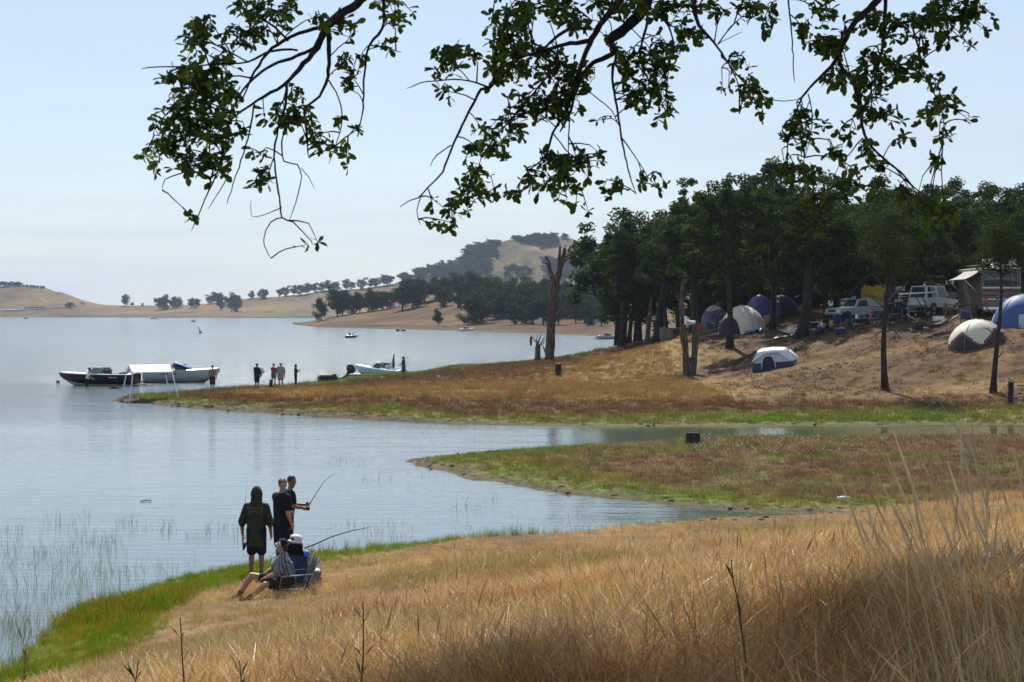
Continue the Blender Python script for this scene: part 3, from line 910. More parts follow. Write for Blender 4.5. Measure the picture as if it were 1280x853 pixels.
# (px, base row, height px, wide)
prom_list = [(402, 401, 28, .8, "thin oak at the tip of the promontory"), (422, 392, 32, .9, None), (428, 390, 26, 1, None), (440, 386, 26, 1, None), (450, 384, 22, 1.1, None),
             (461, 385, 24, 1, None), (470, 380, 24, 1.1, None), (478, 378, 20, 1.2, None), (488, 376, 22, 1.1, None), (503, 388, 34, 1.0, "broad oak casting a dark shade patch on the brown slope"), (515, 385, 32, 1, None),
             (521, 384, 30, 1.1, None), (531, 378, 28, 1.1, None), (555, 384, 27, 1.0, None), (545, 374, 24, 1.2, None), (560, 372, 26, 1.2, None), (573, 372, 28, 1.2, None), (572, 385, 18, 1, None), (584, 374, 24, 1.2, None),
             (547.5, 407, 18, .75, "small lone oak on the bare shore slope of the promontory")]
ORD = "first second third fourth fifth sixth seventh eighth ninth tenth eleventh twelfth thirteenth fourteenth fifteenth sixteenth seventeenth eighteenth".split()
ROW = sorted(q[0] for q in prom_list if q[4] is None)
for px, by, hp, wd, lab in prom_list:
    p = hit_prom(px, by)
    far_tree(p, hp * p.y / F, (lab or "%s oak from the left in the dark row along the promontory crest" % ORD[ROW.index(px)]), GP if not lab else None, wd)
for k in range(46):
    px = 592 + (k * 61.8) % 172 + random.uniform(-2, 2)
    row = k % 4
    by = (404, 396, 388, 380)[row] + random.uniform(-2.5, 2.5) + (px - 600) * .012
    if 612 < px < 640 and row == 0: by -= 5
    hp = (33, 33, 32, 32)[row] * random.uniform(.8, 1.12)
    p = hit_prom(px, by)
    far_tree(p, hp * p.y / F, "oak among the trees standing back from the far beach", "oaks behind the far beach", 1.0)
GR = "small oaks on the far ridge"
def ridge_tree(px, by, hp, wd=1.1, lab=None, g=GR):
    p = hit_ridge(px, by)
    far_tree(p, hp * p.y / F, lab or ("small hazy oak in the clumps near the far shore, left of the promontory" if px < 300 and by > 383.5 else "small hazy oak beside the lone round oak on the far ridge" if px < 190 else "small hazy oak on the far skyline left of the promontory tip" if px < 400 else "small hazy oak on the skyline climbing to the big hill"), None if lab else g, wd)
ridge_tree(156, 382.5, 13, 1.1, "lone round oak left of the other trees on the far ridge")
for px, by, hp, wd in [(199, 387, 15, 1), (205, 387, 17, 1), (216, 386, 13, 1.1), (222, 385, 13, 1.1), (239, 385, 11, 1.1), (246, 385, 11, 1), (262, 376, 10, 1.2), (268, 376, 12, 1.1), (274, 375, 12, 1.1),
                       (276, 388, 17, 1), (289, 390, 20, .9), (296, 390, 22, .8), (314, 374, 9, 1), (328, 374, 12, 1.2), (331, 373, 10, 1), (349, 370, 10, 1.1), (357, 369, 12, 1.1), (367, 368, 11, 1.1),
                       (377, 366, 12, 1.2), (385, 365, 12, 1.2), (393, 364, 12, 1.2), (403, 362, 10, 1.2), (411, 362, 11, 1.2), (419, 361, 11, 1.2), (432, 360, 12, 1.1), (440, 359, 9, 1.2), (452, 358, 13, 1.1),
                       (464, 356, 10, 1.1), (471, 354, 11, 1.2), (480, 353, 12, 1.2), (488, 351, 11, 1.1), (178, 383, 4, 1), (165, 382, 4, 1.4), (522, 341, 9, 1.2), (530, 339, 8, 1.2), (536, 337, 10, 1), (545, 333, 9, 1.2), (552, 330, 8, 1.3)]:
    ridge_tree(px, by, hp, wd)
# chaparral and oak patches on the big hill: (px, py, rx, ry, n, h)
GH = "oaks on the big hazy hill"
for cx, cy, rx, ry, n, h in [(585, 340, 34, 12, 34, 10), (560, 343, 22, 8, 16, 9), (603, 318, 18, 10, 20, 9), (655, 297, 9, 2.5, 7, 7), (682, 303, 20, 7, 22, 8), (668, 296, 6, 2, 3, 6), (618, 306, 9, 4, 7, 6), (700, 340, 24, 12, 18, 10),
                         (725, 325, 18, 10, 12, 10), (648, 345, 20, 6, 10, 9), (709, 298, 3, 1.5, 1, 7), (737, 310, 12, 5, 7, 9), (520, 348, 20, 5, 8, 9), (640, 295, 20, 1, 4, 4)]:
    for _ in range(n):
        a = random.uniform(0, 6.28); r = math.sqrt(random.random())
        ridge_tree(cx + rx * r * math.cos(a), cy + ry * r * math.sin(a), h * random.uniform(.75, 1.15), 1.35, g=GH) if False else None
        p = hit_ridge(cx + rx * r * math.cos(a), cy + ry * r * math.sin(a))
        far_tree(p, h * random.uniform(.75, 1.15) * p.y / F, "hazy oak among the scrub on the big hill", GH, 1.8)
# dark tree line on the left headland
for k in range(16):
    px = -8 + k * 4.2 + random.uniform(-1, 1)
    by = float(np.interp(px, [-10, 0, 30, 55], [357, 358.5, 359, 361]))
    p = hit_ridge(px, by)
    far_tree(p, (6 if px < 28 else 3.2) * p.y / F, "dark oak on the crest of the left headland", "oaks on the crest of the left headland", 1.4)
p = hit_ridge(86, 385); far_tree(p, 7 * p.y / F, "pale green bush beside the shore road below the left headland", None, 1.6)

# ------------------------------------------------------------------ dead trees and stumps
def poly_tube(mb, base_d, pts, mi=0, n=10, wob=.08, dd=None):
    """pts: (px, py, diameter px) drawn at distance base_d (dd: depth offsets)"""
    q = []; r = []
    for i, (x, y, w) in enumerate(pts):
        d = base_d + (dd[i] if dd else 0)
        q.append(P(x, y, d)); r.append(w * d / F / 2)
    # finer steps with slight wander
    Q = []; RR = []
    for i in range(len(q) - 1):
        m = max(2, int((q[i + 1] - q[i]).length / .35))
        for j in range(m):
            t = j / m
            Q.append(q[i].lerp(q[i + 1], t) + Vector((random.uniform(-1, 1), random.uniform(-1, 1), 0)) * r[i] * .08)
            RR.append(r[i] * (1 - t) + r[i + 1] * t)
    Q.append(q[-1]); RR.append(r[-1])
    mb.tube(Q, RR, n, mi, wob=wob)

def dead_tree(name, label, cat, d, polys, base=None, material=None, partnames=None):
    b = P(polys[0][0][0], polys[0][0][1], d)
    root = thing(name, label, cat, b)
    for i, pl in enumerate(polys):
        mb = MB(); poly_tube(mb, d, pl, dd=[0 if i == 0 else .12 * j * (1 if i % 2 else -1) for j in range(len(pl))])
        o = mb.build("trunk" if i == 0 else "branch", material or M_DEADWOOD, root, sharp=60)
        o.matrix_parent_inverse = Matrix.Translation(-b)
    return root
random.seed(3)
dead_tree("dead_tree", "tall dead tree with broken bare limbs on the grassy point", "dead tree", 148, [
    [(686, 455, 15), (687.5, 446, 12), (688, 420, 11), (690, 390, 10.5), (692, 365, 10), (695, 350, 10.5), (700, 336, 7), (704, 322, 5.5), (706, 310, 4)],
    [(693, 354, 7), (690, 346, 6), (686.5, 336, 4.5), (686, 328, 4), (682, 321, 3.5)],
    [(686.5, 331, 2.5), (682, 329.5, 2), (678, 328, 1.2)],
    [(699, 334, 4), (699, 322, 4), (700.3, 308, 2.6)],
    [(703.5, 324, 3), (708, 321, 2.4), (714, 317.5, 2)],
    [(704, 328, 3), (709, 324, 2.6), (717, 320, 2)],
    [(696.5, 362, 3.5), (700, 358.5, 3), (703, 357, 2)],
    [(693, 396, 3), (697, 392, 2.6), (701.5, 388, 2.4), (704, 381, 2.2), (702, 377.5, 1.5)],
    [(703, 384, 1.6), (706, 378, 1.2), (708, 373, .8)],
    [(684, 446, 3), (680.5, 437, 2), (678, 432, 1)]])
dead_tree("dead_tree", "bare snag leaning right with a broken top beside the grove", "dead tree", 150, [
    [(806, 446, 9), (807, 440, 7), (809, 425, 6.5), (811, 405, 6), (812.5, 392, 5), (814, 378, 3.4), (814.5, 370, 1)],
    [(812, 398, 2.5), (815, 394, 2), (816, 388, 1)]])
fs = dead_tree("dead_tree", "forked snag with two stout stems, the left one broken and curved", "dead tree", 120, [
    [(858, 471, 9), (857.5, 455, 8), (857, 440, 8), (855, 425, 9), (853.5, 405, 8), (852, 385, 7), (852, 370, 6.5), (854, 358, 4.8), (853.5, 349, 2)],
    [(866, 471.5, 8), (867, 455, 8), (868.5, 440, 8), (869, 420, 8), (869, 402, 7)],
    [(854, 356, 3.4), (857.5, 352, 2.4), (861.5, 347, 1.2)],
    [(850, 378, 2.4), (847, 373, 2), (845, 369, 1)],
    [(863, 470, 6), (862.5, 455, 6), (862, 447, 4)]])
dead_tree("dead_stump", "broken stump with spiky dead shoots left of the tall dead tree", "stump", 150, [
    [(672, 450.5, 8), (672, 440, 7), (672.5, 431, 6)],
    [(672, 433, 2), (670, 427, 1.6), (664, 420, 1)], [(672, 433, 2), (674, 425, 1.4), (677, 418, .8)], [(673, 433, 2), (678, 427, 1.4), (681, 421, .8)],
    [(672, 432, 1.6), (671, 424, 1.2), (672, 419, .7)], [(664, 421, 3), (663.6, 426, 3), (664, 432, 2.4)], [(675, 431, 1.6), (679, 430, 1), (681, 424, .6)]])
def cut_stump(label, px, top, bot, wpx, d, tilt=0, ragged=False, face=None):
    b = P(px, bot + 1.5, d)
    root = thing("tree_stump", label, "stump", b)
    mb = MB(); h = (bot - top + 1.5) * d / F; r = wpx * d / F / 2
    pts = [Vector((0, 0, -.1)), Vector((0, 0, h * .12)), Vector((tilt * .4, 0, h * .5)), Vector((tilt, 0, h))]
    mb.tube(pts, [r * 1.3, r * 1.06, r, r * .95], 12, wob=.09)
    mb.build("trunk", M_STUMP, root, sharp=50)
    cp = MB()
    if ragged:
        for k in range(5):
            a = k * 1.3
            cp.tube([Vector((tilt + math.cos(a) * r * .5, math.sin(a) * r * .5, h * .95)), Vector((tilt + math.cos(a) * r * .6, math.sin(a) * r * .6, h * (1.05 + .1 * (k % 3))))], [r * .4, r * .12], 5)
    else:
        cp.tube([Vector((tilt, 0, h - .01)), Vector((tilt, 0, h + .012))], [r * .9, r * .86], 12)
    cp.build("cut_face", face or M_CUTWOOD, root, sharp=40)
    return root
M_STUMP = bark_mat("stump_bark", (.018, .015, .013), (.07, .058, .048), 3)
M_CUTWOOD = mat("cut_wood", (.34, .29, .22), .85, var=.3, scale=14)
cut_stump("short sawn stump with a pale top in front of the tall dead tree", 698, 455, 469.5, 8, 125)
cut_stump("dark squat stump on the reddish spit by the channel", 865.5, 541.5, 556, 19, 60.5, .02, False, M_STUMP)
cut_stump("ragged stump with spreading roots on the bank at the right edge", 1263, 478, 506, 7, 88, .03, True)
cut_stump("tiny broken stump on the green shore, left of its pair", 690.5, 507, 511.5, 2.6, 92)
cut_stump("tiny broken stump on the green shore, right of its pair", 699.5, 506.5, 511.5, 2.6, 92)

# low dead branches on the two slender oaks
random.seed(19)
for root, d, lines in ((thin2, 96, [[(1105, 402, 2.2), (1098, 396, 1.6), (1090, 391, 1.1), (1083, 388, .7)], [(1106, 386, 2), (1098, 379, 1.5), (1091, 372, 1), (1090, 364, .6)], [(1110, 378, 2), (1118, 368, 1.5), (1128, 360, 1.1), (1134, 351, .7)],
        [(1106, 412, 1.8), (1096, 417, 1.3), (1088, 425, .8)], [(1097, 417, 1), (1094, 426, .8), (1096, 434, .5)], [(1110, 410, 1.8), (1119, 414, 1.3), (1126, 424, .8)], [(1119, 414, 1.1), (1118, 422, .8), (1121, 429, .5)], [(1110, 398, 1.6), (1120, 392, 1.1), (1129, 393, .7)],
        [(1105, 360, 1.8), (1096, 348, 1.3), (1086, 341, .8)], [(1110, 352, 1.8), (1121, 340, 1.3), (1133, 334, .8)], [(1106, 340, 1.6), (1095, 326, 1.1), (1092, 316, .6)]]),
      (thin1, 92, [[(1245, 430, 2), (1250, 424, 1.4), (1254, 415, .8)], [(1244, 448, 2), (1249, 446, 1.4), (1254, 438, .8)], [(1242, 418, 1.8), (1236, 412, 1.2), (1229, 410, .7)], [(1245, 404, 1.8), (1252, 398, 1.2), (1260, 396, .7)], [(1242, 392, 1.6), (1234, 386, 1.1), (1228, 377, .6)],
        [(1245, 376, 1.8), (1253, 366, 1.2), (1263, 361, .7)]])):
    for pl in lines:
        mb = MB(); poly_tube(mb, d, [(x, y, w * 1.25) for x, y, w in pl], n=6, dd=[.1 * j * random.choice((-1, 1)) for j in range(len(pl))])
        o = mb.build("dead_branch", M_DEADWOOD, root); o.matrix_parent_inverse = Matrix.Translation(-root.location)
# ================================================================== THE OAK OVERHEAD
M_OAKBARK = bark_mat("near_oak_bark", (.018, .014, .012), (.06, .048, .04), 6)
M_OAKLEAF = leafy("near_oak_leaf", (.018, .038, .008), (.14, .21, .034), 0.55, rough=.5, vscale=2.5, spec=.25)
random.seed(11)
OAKBASE = Vector((5.4, 8.2, gz(5.4, 8.2)))
oak = thing("oak_tree", "large near oak whose leafy branches hang down from the top edge of the view", "tree", OAKBASE)
OAKINV = Matrix.Translation(-OAKBASE)
def oak_part(o):
    o.matrix_parent_inverse = OAKINV
    return o
# traced limbs and branches: (depth at start, depth at end, [(px, py, diameter px)...])
BR = [
 # left hanging branch
 (9.3, 8.7, [(462, -12, 13), (452, 0, 12), (432, 14, 11), (410, 31, 9.5), (396, 60, 7.5), (374, 87, 5.5), (354, 107, 4.4), (329, 121, 3.6), (300, 141, 2.6), (286, 152, 1.8)]),
 (9.2, 9.0, [(424, 20, 6), (400, 34, 5), (382, 39, 4.6), (354, 51, 4), (334, 67, 3.6), (318, 90, 3), (309, 112, 2), (300, 128, 1.6)]),
 (9.1, 8.6, [(396, 60, 5), (380, 66, 4.4), (365, 73, 4), (340, 82, 3.6), (317, 98, 3), (300, 118, 2.6), (292, 135, 2)]),
 (9.0, 8.7, [(372, 63, 3), (354, 62, 3), (334, 66, 2.8), (310, 78, 2.4), (278, 79, 2), (244, 83, 1.9), (202, 84, 1.6), (177, 86, 1.2)]),
 (9.2, 9.0, [(410, 31, 6), (411, 56, 5.4), (410, 96, 4.2), (399, 121, 3.4), (385, 132, 2.8), (381, 146, 2.4), (382, 165, 2), (386, 197, 1.4)]),
 (9.1, 9.1, [(411, 100, 2.2), (420, 115, 1.8), (426, 132, 1.6), (427, 157, 1.4), (419, 183, 1), (411, 205, .8)]),
 (9.4, 9.2, [(482, -10, 4.6), (480, 0, 4), (478, 36, 3.4), (462, 56, 3), (455, 93, 2.4), (454, 135, 2), (450, 155, 1.5), (447, 171, 1)]),
 (8.9, 8.8, [(358, 104, 3.6), (357, 132, 3.2), (347, 163, 2.6), (343, 197, 2.4), (349, 247, 2.2), (353, 272, 2), (366, 278, 1.7), (383, 295, 1.4), (391, 306, 1)]),
 (8.9, 8.8, [(353, 272, 1.7), (338, 278, 1.5), (329, 300, 1.3), (333, 313, 1.1), (339, 323, .8)]),
 (9.0, 8.9, [(352, 177, 2), (355, 202, 1.7), (371, 206, 1.5), (377, 221, 1.3), (370, 252, 1.2), (362, 275, .9)]),
 (8.9, 8.9, [(377, 210, 1.2), (386, 222, 1), (393, 236, .7)]),
 (8.8, 8.7, [(318, 130, 2.4), (310, 174, 2), (298, 210, 1.6), (284, 255, 1)]),
 (8.7, 8.6, [(282, 190, 2.2), (270, 220, 2), (256, 250, 1.6), (239, 289, 1)]),
 (8.7, 8.7, [(290, 200, 1.5), (283, 224, 1.3), (260, 262, .8)]),
 (8.6, 8.6, [(262, 200, 2), (228, 216, 1.6), (206, 224, 1.3), (203, 238, .8)]),
 (8.9, 8.9, [(352, 260, 1.2), (332, 268, 1), (315, 271, .8), (314, 250, .7)]),
 (9.0, 8.7, [(360, 51, 3), (338, 30, 2.4), (318, 18, 1.8), (300, 8, 1.2)]),
 (9.0, 8.6, [(317, 98, 2.4), (290, 96, 2), (262, 110, 1.8), (236, 128, 1.5), (214, 150, 1.1)]),
 (9.0, 8.6, [(292, 135, 2), (272, 150, 1.8), (245, 165, 1.5), (222, 178, 1.2), (198, 190, .9), (182, 194, .7)]),
 (9.0, 8.7, [(310, 78, 2), (280, 62, 1.7), (258, 48, 1.4), (250, 30, 1)]),
 (9.3, 9.2, [(462, 56, 1.8), (485, 60, 1.4), (502, 66, .9)]),
 # middle hanging branch
 (9.9, 9.3, [(816, -14, 17), (810, 0, 15), (798, 20, 14), (775, 40, 12.5), (761, 51, 11), (770, 64, 7), (752, 74, 6), (741, 79, 5.4), (727, 96, 5), (718, 120, 4), (713, 140, 3.4), (700, 165, 2.4)]),
 (9.6, 8.9, [(778, -10, 9), (775, 0, 8.5), (750, 31, 8), (737, 55, 6.5), (722, 93, 5.4), (708, 138, 4), (691, 166, 3), (682, 194, 2.4), (660, 214, 1.6), (645, 236, 1)]),
 (9.4, 9.1, [(735, 36, 4.6), (710, 37, 4.2), (694, 48, 3.6), (677, 62, 2.8), (660, 70, 2)]),
 (9.4, 8.8, [(737, 51, 6), (720, 54, 5.4), (705, 56, 5), (677, 65, 4.4), (649, 73, 4), (632, 90, 3.8), (612, 110, 3.6), (601, 112, 3.4), (590, 132, 3.2), (578, 157, 3), (567, 180, 2.7), (553, 214, 2.4), (540, 230, 2.1), (523, 247, 1.6), (510, 252, 1.3), (500, 259, 1)]),
 (8.9, 8.9, [(612, 110, 2.6), (587, 101, 2.2), (566, 100, 1.8), (550, 101, 1.6), (525, 104, 1.3), (508, 111, .9)]),
 (8.9, 8.8, [(564, 182, 1.8), (547, 194, 1.5), (538, 208, 1)]),
 (8.8, 8.8, [(526, 245, 1.5), (521, 264, 1.2), (526, 282, .8)]),
 (9.7, 9.6, [(800, 18, 5), (816, 17, 4), (834, 28, 3), (842, 34, 2)]),
 (9.7, 9.5, [(809, 6, 4), (809, 28, 3.4), (800, 65, 2.8), (806, 90, 2), (818, 112, 1.4)]),
 (9.5, 9.2, [(772, 66, 3.8), (765, 93, 3.3), (772, 141, 2.8), (778, 180, 2.2), (786, 217, 1.7), (795, 242, 1)]),
 (9.3, 9.2, [(777, 172, 1.8), (798, 202, 1.4), (815, 228, 1), (830, 240, .8)]),
 (9.2, 9.3, [(732, 112, 1.5), (748, 124, 1.3), (764, 138, 1.2), (775, 160, 1)]),
 (9.0, 9.0, [(712, 142, 2), (711, 170, 1.6), (709, 202, 1), (702, 226, .8)]),
 (9.0, 8.8, [(649, 73, 2.6), (640, 50, 2), (630, 34, 1.6), (640, 16, 1.2)]),
 (9.1, 8.8, [(694, 84, 3), (672, 110, 2.5), (650, 136, 2), (628, 162, 1.6), (606, 190, 1.3), (590, 225, 1.1), (570, 262, 1), (562, 288, .7)]),
 (9.0, 8.9, [(691, 166, 1.8), (706, 186, 1.5), (722, 202, 1.2), (740, 205, .9)]),
 # right hanging branch
 (9.0, 8.6, [(1104, -12, 9), (1097, 0, 8.5), (1080, 18, 8), (1065, 32, 7), (1054, 54, 6), (1043, 77, 4.6), (1018, 104, 3.2), (1003, 122, 2.5), (989, 155, 1.6), (984, 190, .9)]),
 (8.8, 8.3, [(1048, 80, 4.4), (1068, 108, 4), (1075, 144, 3.6), (1084, 176, 3.2), (1104, 198, 2.8), (1126, 216, 2.6), (1140, 232, 2), (1165, 252, 1.4), (1190, 268, .9)]),
 (9.0, 8.7, [(1107, -8, 5), (1106, 32, 4.4), (1101, 72, 3), (1090, 108, 2), (1084, 135, 1.3)]),
 (9.3, 8.9, [(1224, -12, 7), (1219, 6, 6.5), (1212, 22, 5), (1175, 26, 4), (1137, 27, 3.6), (1108, 36, 2.4)]),
 (8.9, 8.6, [(1140, 31, 2.8), (1148, 61, 2.4), (1151, 86, 2), (1169, 119, 1.5), (1180, 155, 1.1), (1174, 195, .8)]),
 (8.8, 8.7, [(1148, 64, 1.6), (1130, 72, 1.4), (1118, 84, 1)]),
 (9.4, 9.1, [(868, -10, 7), (868, 0, 6.5), (870, 25, 5), (892, 54, 2.8), (910, 79, 2), (923, 108, 1.5), (924, 142, .9)]),
 (9.0, 9.0, [(985, -6, 2.2), (989, 36, 1.8), (991, 70, 1.5), (993, 103, 1)]),
 (8.8, 8.8, [(910, 79, 1.6), (935, 108, 1.4), (968, 126, 1.3), (1000, 124, 1)]),
 (9.2, 9.1, [(897, 55, 1), (912, 48, .9), (928, 40, .8)]),
 (8.5, 8.4, [(1078, 172, 1.7), (1064, 190, 1.4), (1050, 205, 1), (1042, 225, .8)]),
 (8.6, 8.5, [(1010, 118, 1.6), (1015, 140, 1.3), (1012, 175, 1), (1000, 215, .8)]),
 (8.4, 8.0, [(1000, 200, 1.2), (1012, 240, 1), (1020, 265, .9), (1018, 292, .7)]),
 (9.3, 9.2, [(820, 14, 3), (834, 29, 2.6), (842, 60, 2), (832, 95, 1.2)]),
 (8.9, 8.6, [(1169, 119, 1.4), (1190, 134, 1.1), (1212, 150, .8)]),
]
br_nodes = []      # (point, radius)
bmbs = [MB(), MB(), MB()]
for i, (d0, d1, pl) in enumerate(BR):
    pts = []; rad = []
    for j, (x, y, w) in enumerate(pl):
        t = j / (len(pl) - 1)
        d = d0 * (1 - t) + d1 * t
        pts.append(P(x, y, d)); rad.append(w * d / F / 2 * 1.05)
    Q = []; RR = []
    for j in range(len(pts) - 1):
        m = max(2, int((pts[j + 1] - pts[j]).length / .035))
        p0 = pts[max(0, j - 1)]; p1 = pts[j]; p2 = pts[j + 1]; p3 = pts[min(len(pts) - 1, j + 2)]
        for k in range(m):
            t = k / m
            q = .5 * ((2 * p1) + (p2 - p0) * t + (2 * p0 - 5 * p1 + 4 * p2 - p3) * t * t + (3 * p1 - p0 - 3 * p2 + p3) * t ** 3)
            Q.append(q + Vector((random.gauss(0, 1), random.gauss(0, 1), random.gauss(0, 1))) * (.0012 + rad[j] * .07))
            RR.append((rad[j] * (1 - t) + rad[j + 1] * t) * random.uniform(.9, 1.12))
    Q.append(pts[-1]); RR.append(rad[-1] * .7)
    grp = 0 if i <= 20 else (1 if i <= 36 else 2)
    bmbs[grp].tube(Q, RR, 7)
    for q, r in zip(Q, RR):
        if len(br_nodes) == 0 or r < .012: br_nodes.append((q, r))
NODE = np.array([tuple(q) for q, r in br_nodes])
NODE_PX = np.c_[640 + NODE[:, 0] / NODE[:, 1] * F, HOR - (NODE[:, 2] - EYE) / NODE[:, 1] * F]
# where foliage sits on those branches: (px, py, rx, ry, leaves)
LB = """240 50 18 22 60|262 90 34 25 120|230 105 26 20 80|255 125 40 22 150|225 155 32 22 120|265 165 34 25 150|215 185 28 14 80|250 205 38 18 110|285 120 14 28 40|255 40 20 18 30
300 45 22 22 46|322 40 18 18 36|335 15 25 14 46|355 25 22 20 40|300 10 10 8 9|258 22 6 6 8|350 145 22 10 46|372 145 22 18 54|392 165 12 22 32|378 120 10 10 12|425 30 18 20 36|432 75 10 14 18
438 95 12 10 14|450 85 10 12 12|490 15 24 14 30|500 30 16 12 20|485 55 14 8 12|432 110 5 4 5|420 150 8 10 8|418 190 10 8 12|435 195 10 12 8|305 165 8 8 10|318 200 10 12 12|328 225 16 14 22
240 272 6 7 5|388 305 10 8 6|180 195 8 6 8|195 215 8 10 8|400 20 14 14 14|446 160 5 5 4
640 15 35 18 100|680 10 40 14 110|715 22 30 16 50|770 8 22 12 40|860 12 24 12 30|625 40 14 20 40|620 70 14 26 50|650 60 26 20 76|560 75 24 18 60|548 90 12 8 12|553 115 12 8 14|590 75 16 6 12|640 90 28 16 60|690 85 34 22 110|720 100 26 22 90
660 135 36 16 110|700 130 24 18 80|630 165 26 12 50|605 165 10 10 14|600 190 16 14 36|625 185 16 12 26|590 225 20 16 40|610 240 16 14 30|580 250 14 14 24|560 270 18 14 26|565 290 12 12 10
690 205 24 18 60|720 210 22 18 50|740 200 16 14 30|700 240 26 16 46|670 235 24 14 30|640 245 16 10 14|770 235 20 12 22|800 225 14 10 10|830 230 12 12 10|800 80 30 16 90|815 110 24 22 86
785 95 10 14 20|830 140 14 14 22|790 130 10 14 14|745 150 8 5 4|750 15 20 16 30|790 10 20 12 30|830 15 16 12 30|760 60 10 10 10|545 285 10 8 12|735 265 30 10 10
835 10 12 10 20|895 8 20 8 24|935 15 20 14 40|955 30 14 14 24|860 45 18 20 40|840 55 18 24 50|830 85 14 16 26|875 55 10 10 12|905 108 8 4 5|925 75 12 14 20|945 112 18 14 40|938 125 10 10 12
960 130 8 4 6|950 148 6 6 5|1005 35 12 18 26|1030 20 20 18 40|1030 60 22 18 60|1045 45 18 20 50|1080 30 20 14 30|1120 35 26 14 60|1160 25 22 16 60|1190 15 24 16 70|1225 20 16 20 50|1190 50 14 12 20
1215 60 6 6 5|1155 60 8 8 10|1090 75 24 14 50|1120 85 20 14 50|1060 105 22 14 50|1090 110 20 16 50|1085 140 16 18 40|1115 150 12 14 24|1128 172 10 8 10|1150 95 12 14 20|1170 100 10 12 16
1180 130 20 12 40|1165 150 16 10 26|1175 175 12 10 14|1172 200 12 8 14|1212 148 6 4 4|1000 150 14 10 30|985 165 12 14 22|1012 175 14 16 36|1030 160 8 6 8|1060 170 12 8 14|1050 195 14 10 20
1085 195 14 14 30|1100 210 14 10 14|1065 225 14 14 22|1055 242 10 8 8|1085 235 8 8 6|990 215 20 8 36|1000 225 20 10 30|1020 215 10 8 12|1020 260 14 10 14|1012 285 10 8 8|1030 295 8 8 8
1130 250 20 12 26|1165 265 26 14 30|1190 275 12 10 12|1160 290 10 6 6"""
leafP = []; leafD = []; leafpx = []
tw = MB()
for tok in LB.replace("\n", "|").split("|"):
    cx, cy, rx, ry, n = (float(q) for q in tok.split())
    n = int(n * (1.25 if n > 90 else 1.6)) + 1; rx *= 1.12; ry *= 1.12
    d2 = (NODE_PX[:, 0] - cx) ** 2 + (NODE_PX[:, 1] - cy) ** 2
    near = np.argsort(d2)[:14]
    sub_nodes = []
    for k in range(max(2, n // 6)):
        s = Vector(NODE[random.choice(near)]) if k == 0 or not sub_nodes or (d2[near[0]] < 150 and random.random() < .5) else random.choice(sub_nodes)
        a = random.uniform(0, 6.28); r = math.sqrt(random.random())
        if k == 0: r *= .3
        ex, ey = cx + rx * r * math.cos(a), cy + ry * r * math.sin(a)
        dd = s.y + random.uniform(-.3, .3) * min(1, (rx + ry) / 30)
        e = P(ex, ey, dd)
        mid = s.lerp(e, .55) + Vector((random.uniform(-.03, .03), random.uniform(-.03, .03), random.uniform(-.01, .05)))
        tw.tube([s, s.lerp(mid, .5) + Vector((0, 0, .006)), mid, mid.lerp(e, .5), e], [.0042, .0036, .003, .0024, .0012], 4)
        if (e - s).length > .02: sub_nodes += [s.lerp(e, .35) if k else mid, mid, mid.lerp(e, .5)]
        m = n // max(2, n // 6) + random.randint(0, 1)
        for j in range(m):
            t = random.random() ** .6
            q = (s.lerp(mid, t * 2) if t < .5 else mid.lerp(e, t * 2 - 1)) if random.random() < .75 else e
            # keep leaves inside the clump
            qx = 640 + q.x / q.y * F; qy = HOR - (q.z - EYE) / q.y * F
            if abs(qx - cx) > rx * 1.2 + 4 or abs(qy - cy) > ry * 1.2 + 4:
                q = e
            dr = (e - s).normalized() * .5 + Vector((random.gauss(0, 1), random.gauss(0, 1), random.gauss(-.25, .8)))
            dr.normalize()
            leafP.append(q); leafD.append(dr)
OUT = [(0, .03), (.2, .09), (.36, .19), (.5, .17), (.66, .26), (.82, .21), (.95, .11)]
OUT2 = [(0, .025), (.18, .10), (.4, .21), (.62, .25), (.82, .20), (.95, .09)]
def leaf_shape(L, out, fold, curl):
    """one oak leaf lying along +X: two lobed halves folded at the midrib"""
    v = []; f = []
    m = len(out)
    def pt(u, w, sgn):
        return (u * L, sgn * w * L, abs(w) * L * fold - curl * L * u * u)
    stem0 = (-.10 * L, 0, .0)
    for u, w in out: v.append(pt(u, 0, 1))
    v.append(pt(1.0, 0, 1))
    for u, w in out: v.append(pt(u, w, 1))
    for u, w in out: v.append(pt(u, w, -1))
    for i in range(m - 1):
        f.append((i, i + 1, m + 1 + i + 1, m + 1 + i))
        f.append((i + 1, i, 2 * m + 1 + i, 2 * m + 1 + i + 1))
    f.append((m - 1, m, m + 1 + m - 1)); f.append((m, m - 1, 2 * m + 1 + m - 1))
    v += [stem0, (0, .012 * L, 0), (0, -.012 * L, 0)]
    f.append((len(v) - 3, len(v) - 1, len(v) - 2))
    return v, f
def leaf_matrix(p, d):
    d = d.normalized()
    up = Vector((random.gauss(0, .55), random.gauss(-.2, .55), random.gauss(.5, .6)))
    y = up.cross(d)
    y = y.normalized() if y.length > 1e-4 else d.orthogonal().normalized()
    z = d.cross(y)
    M = Matrix((d, y, z)).transposed().to_4x4()
    M.translation = p
    return M
LEAFV = [leaf_shape(1.0, OUT if k % 2 else OUT2, fo, cu) for k, (fo, cu) in enumerate([(.25, .10), (.45, .2), (.1, -.08), (.35, .3), (.2, .0), (.5, .12)])]
order = list(range(len(leafP)))
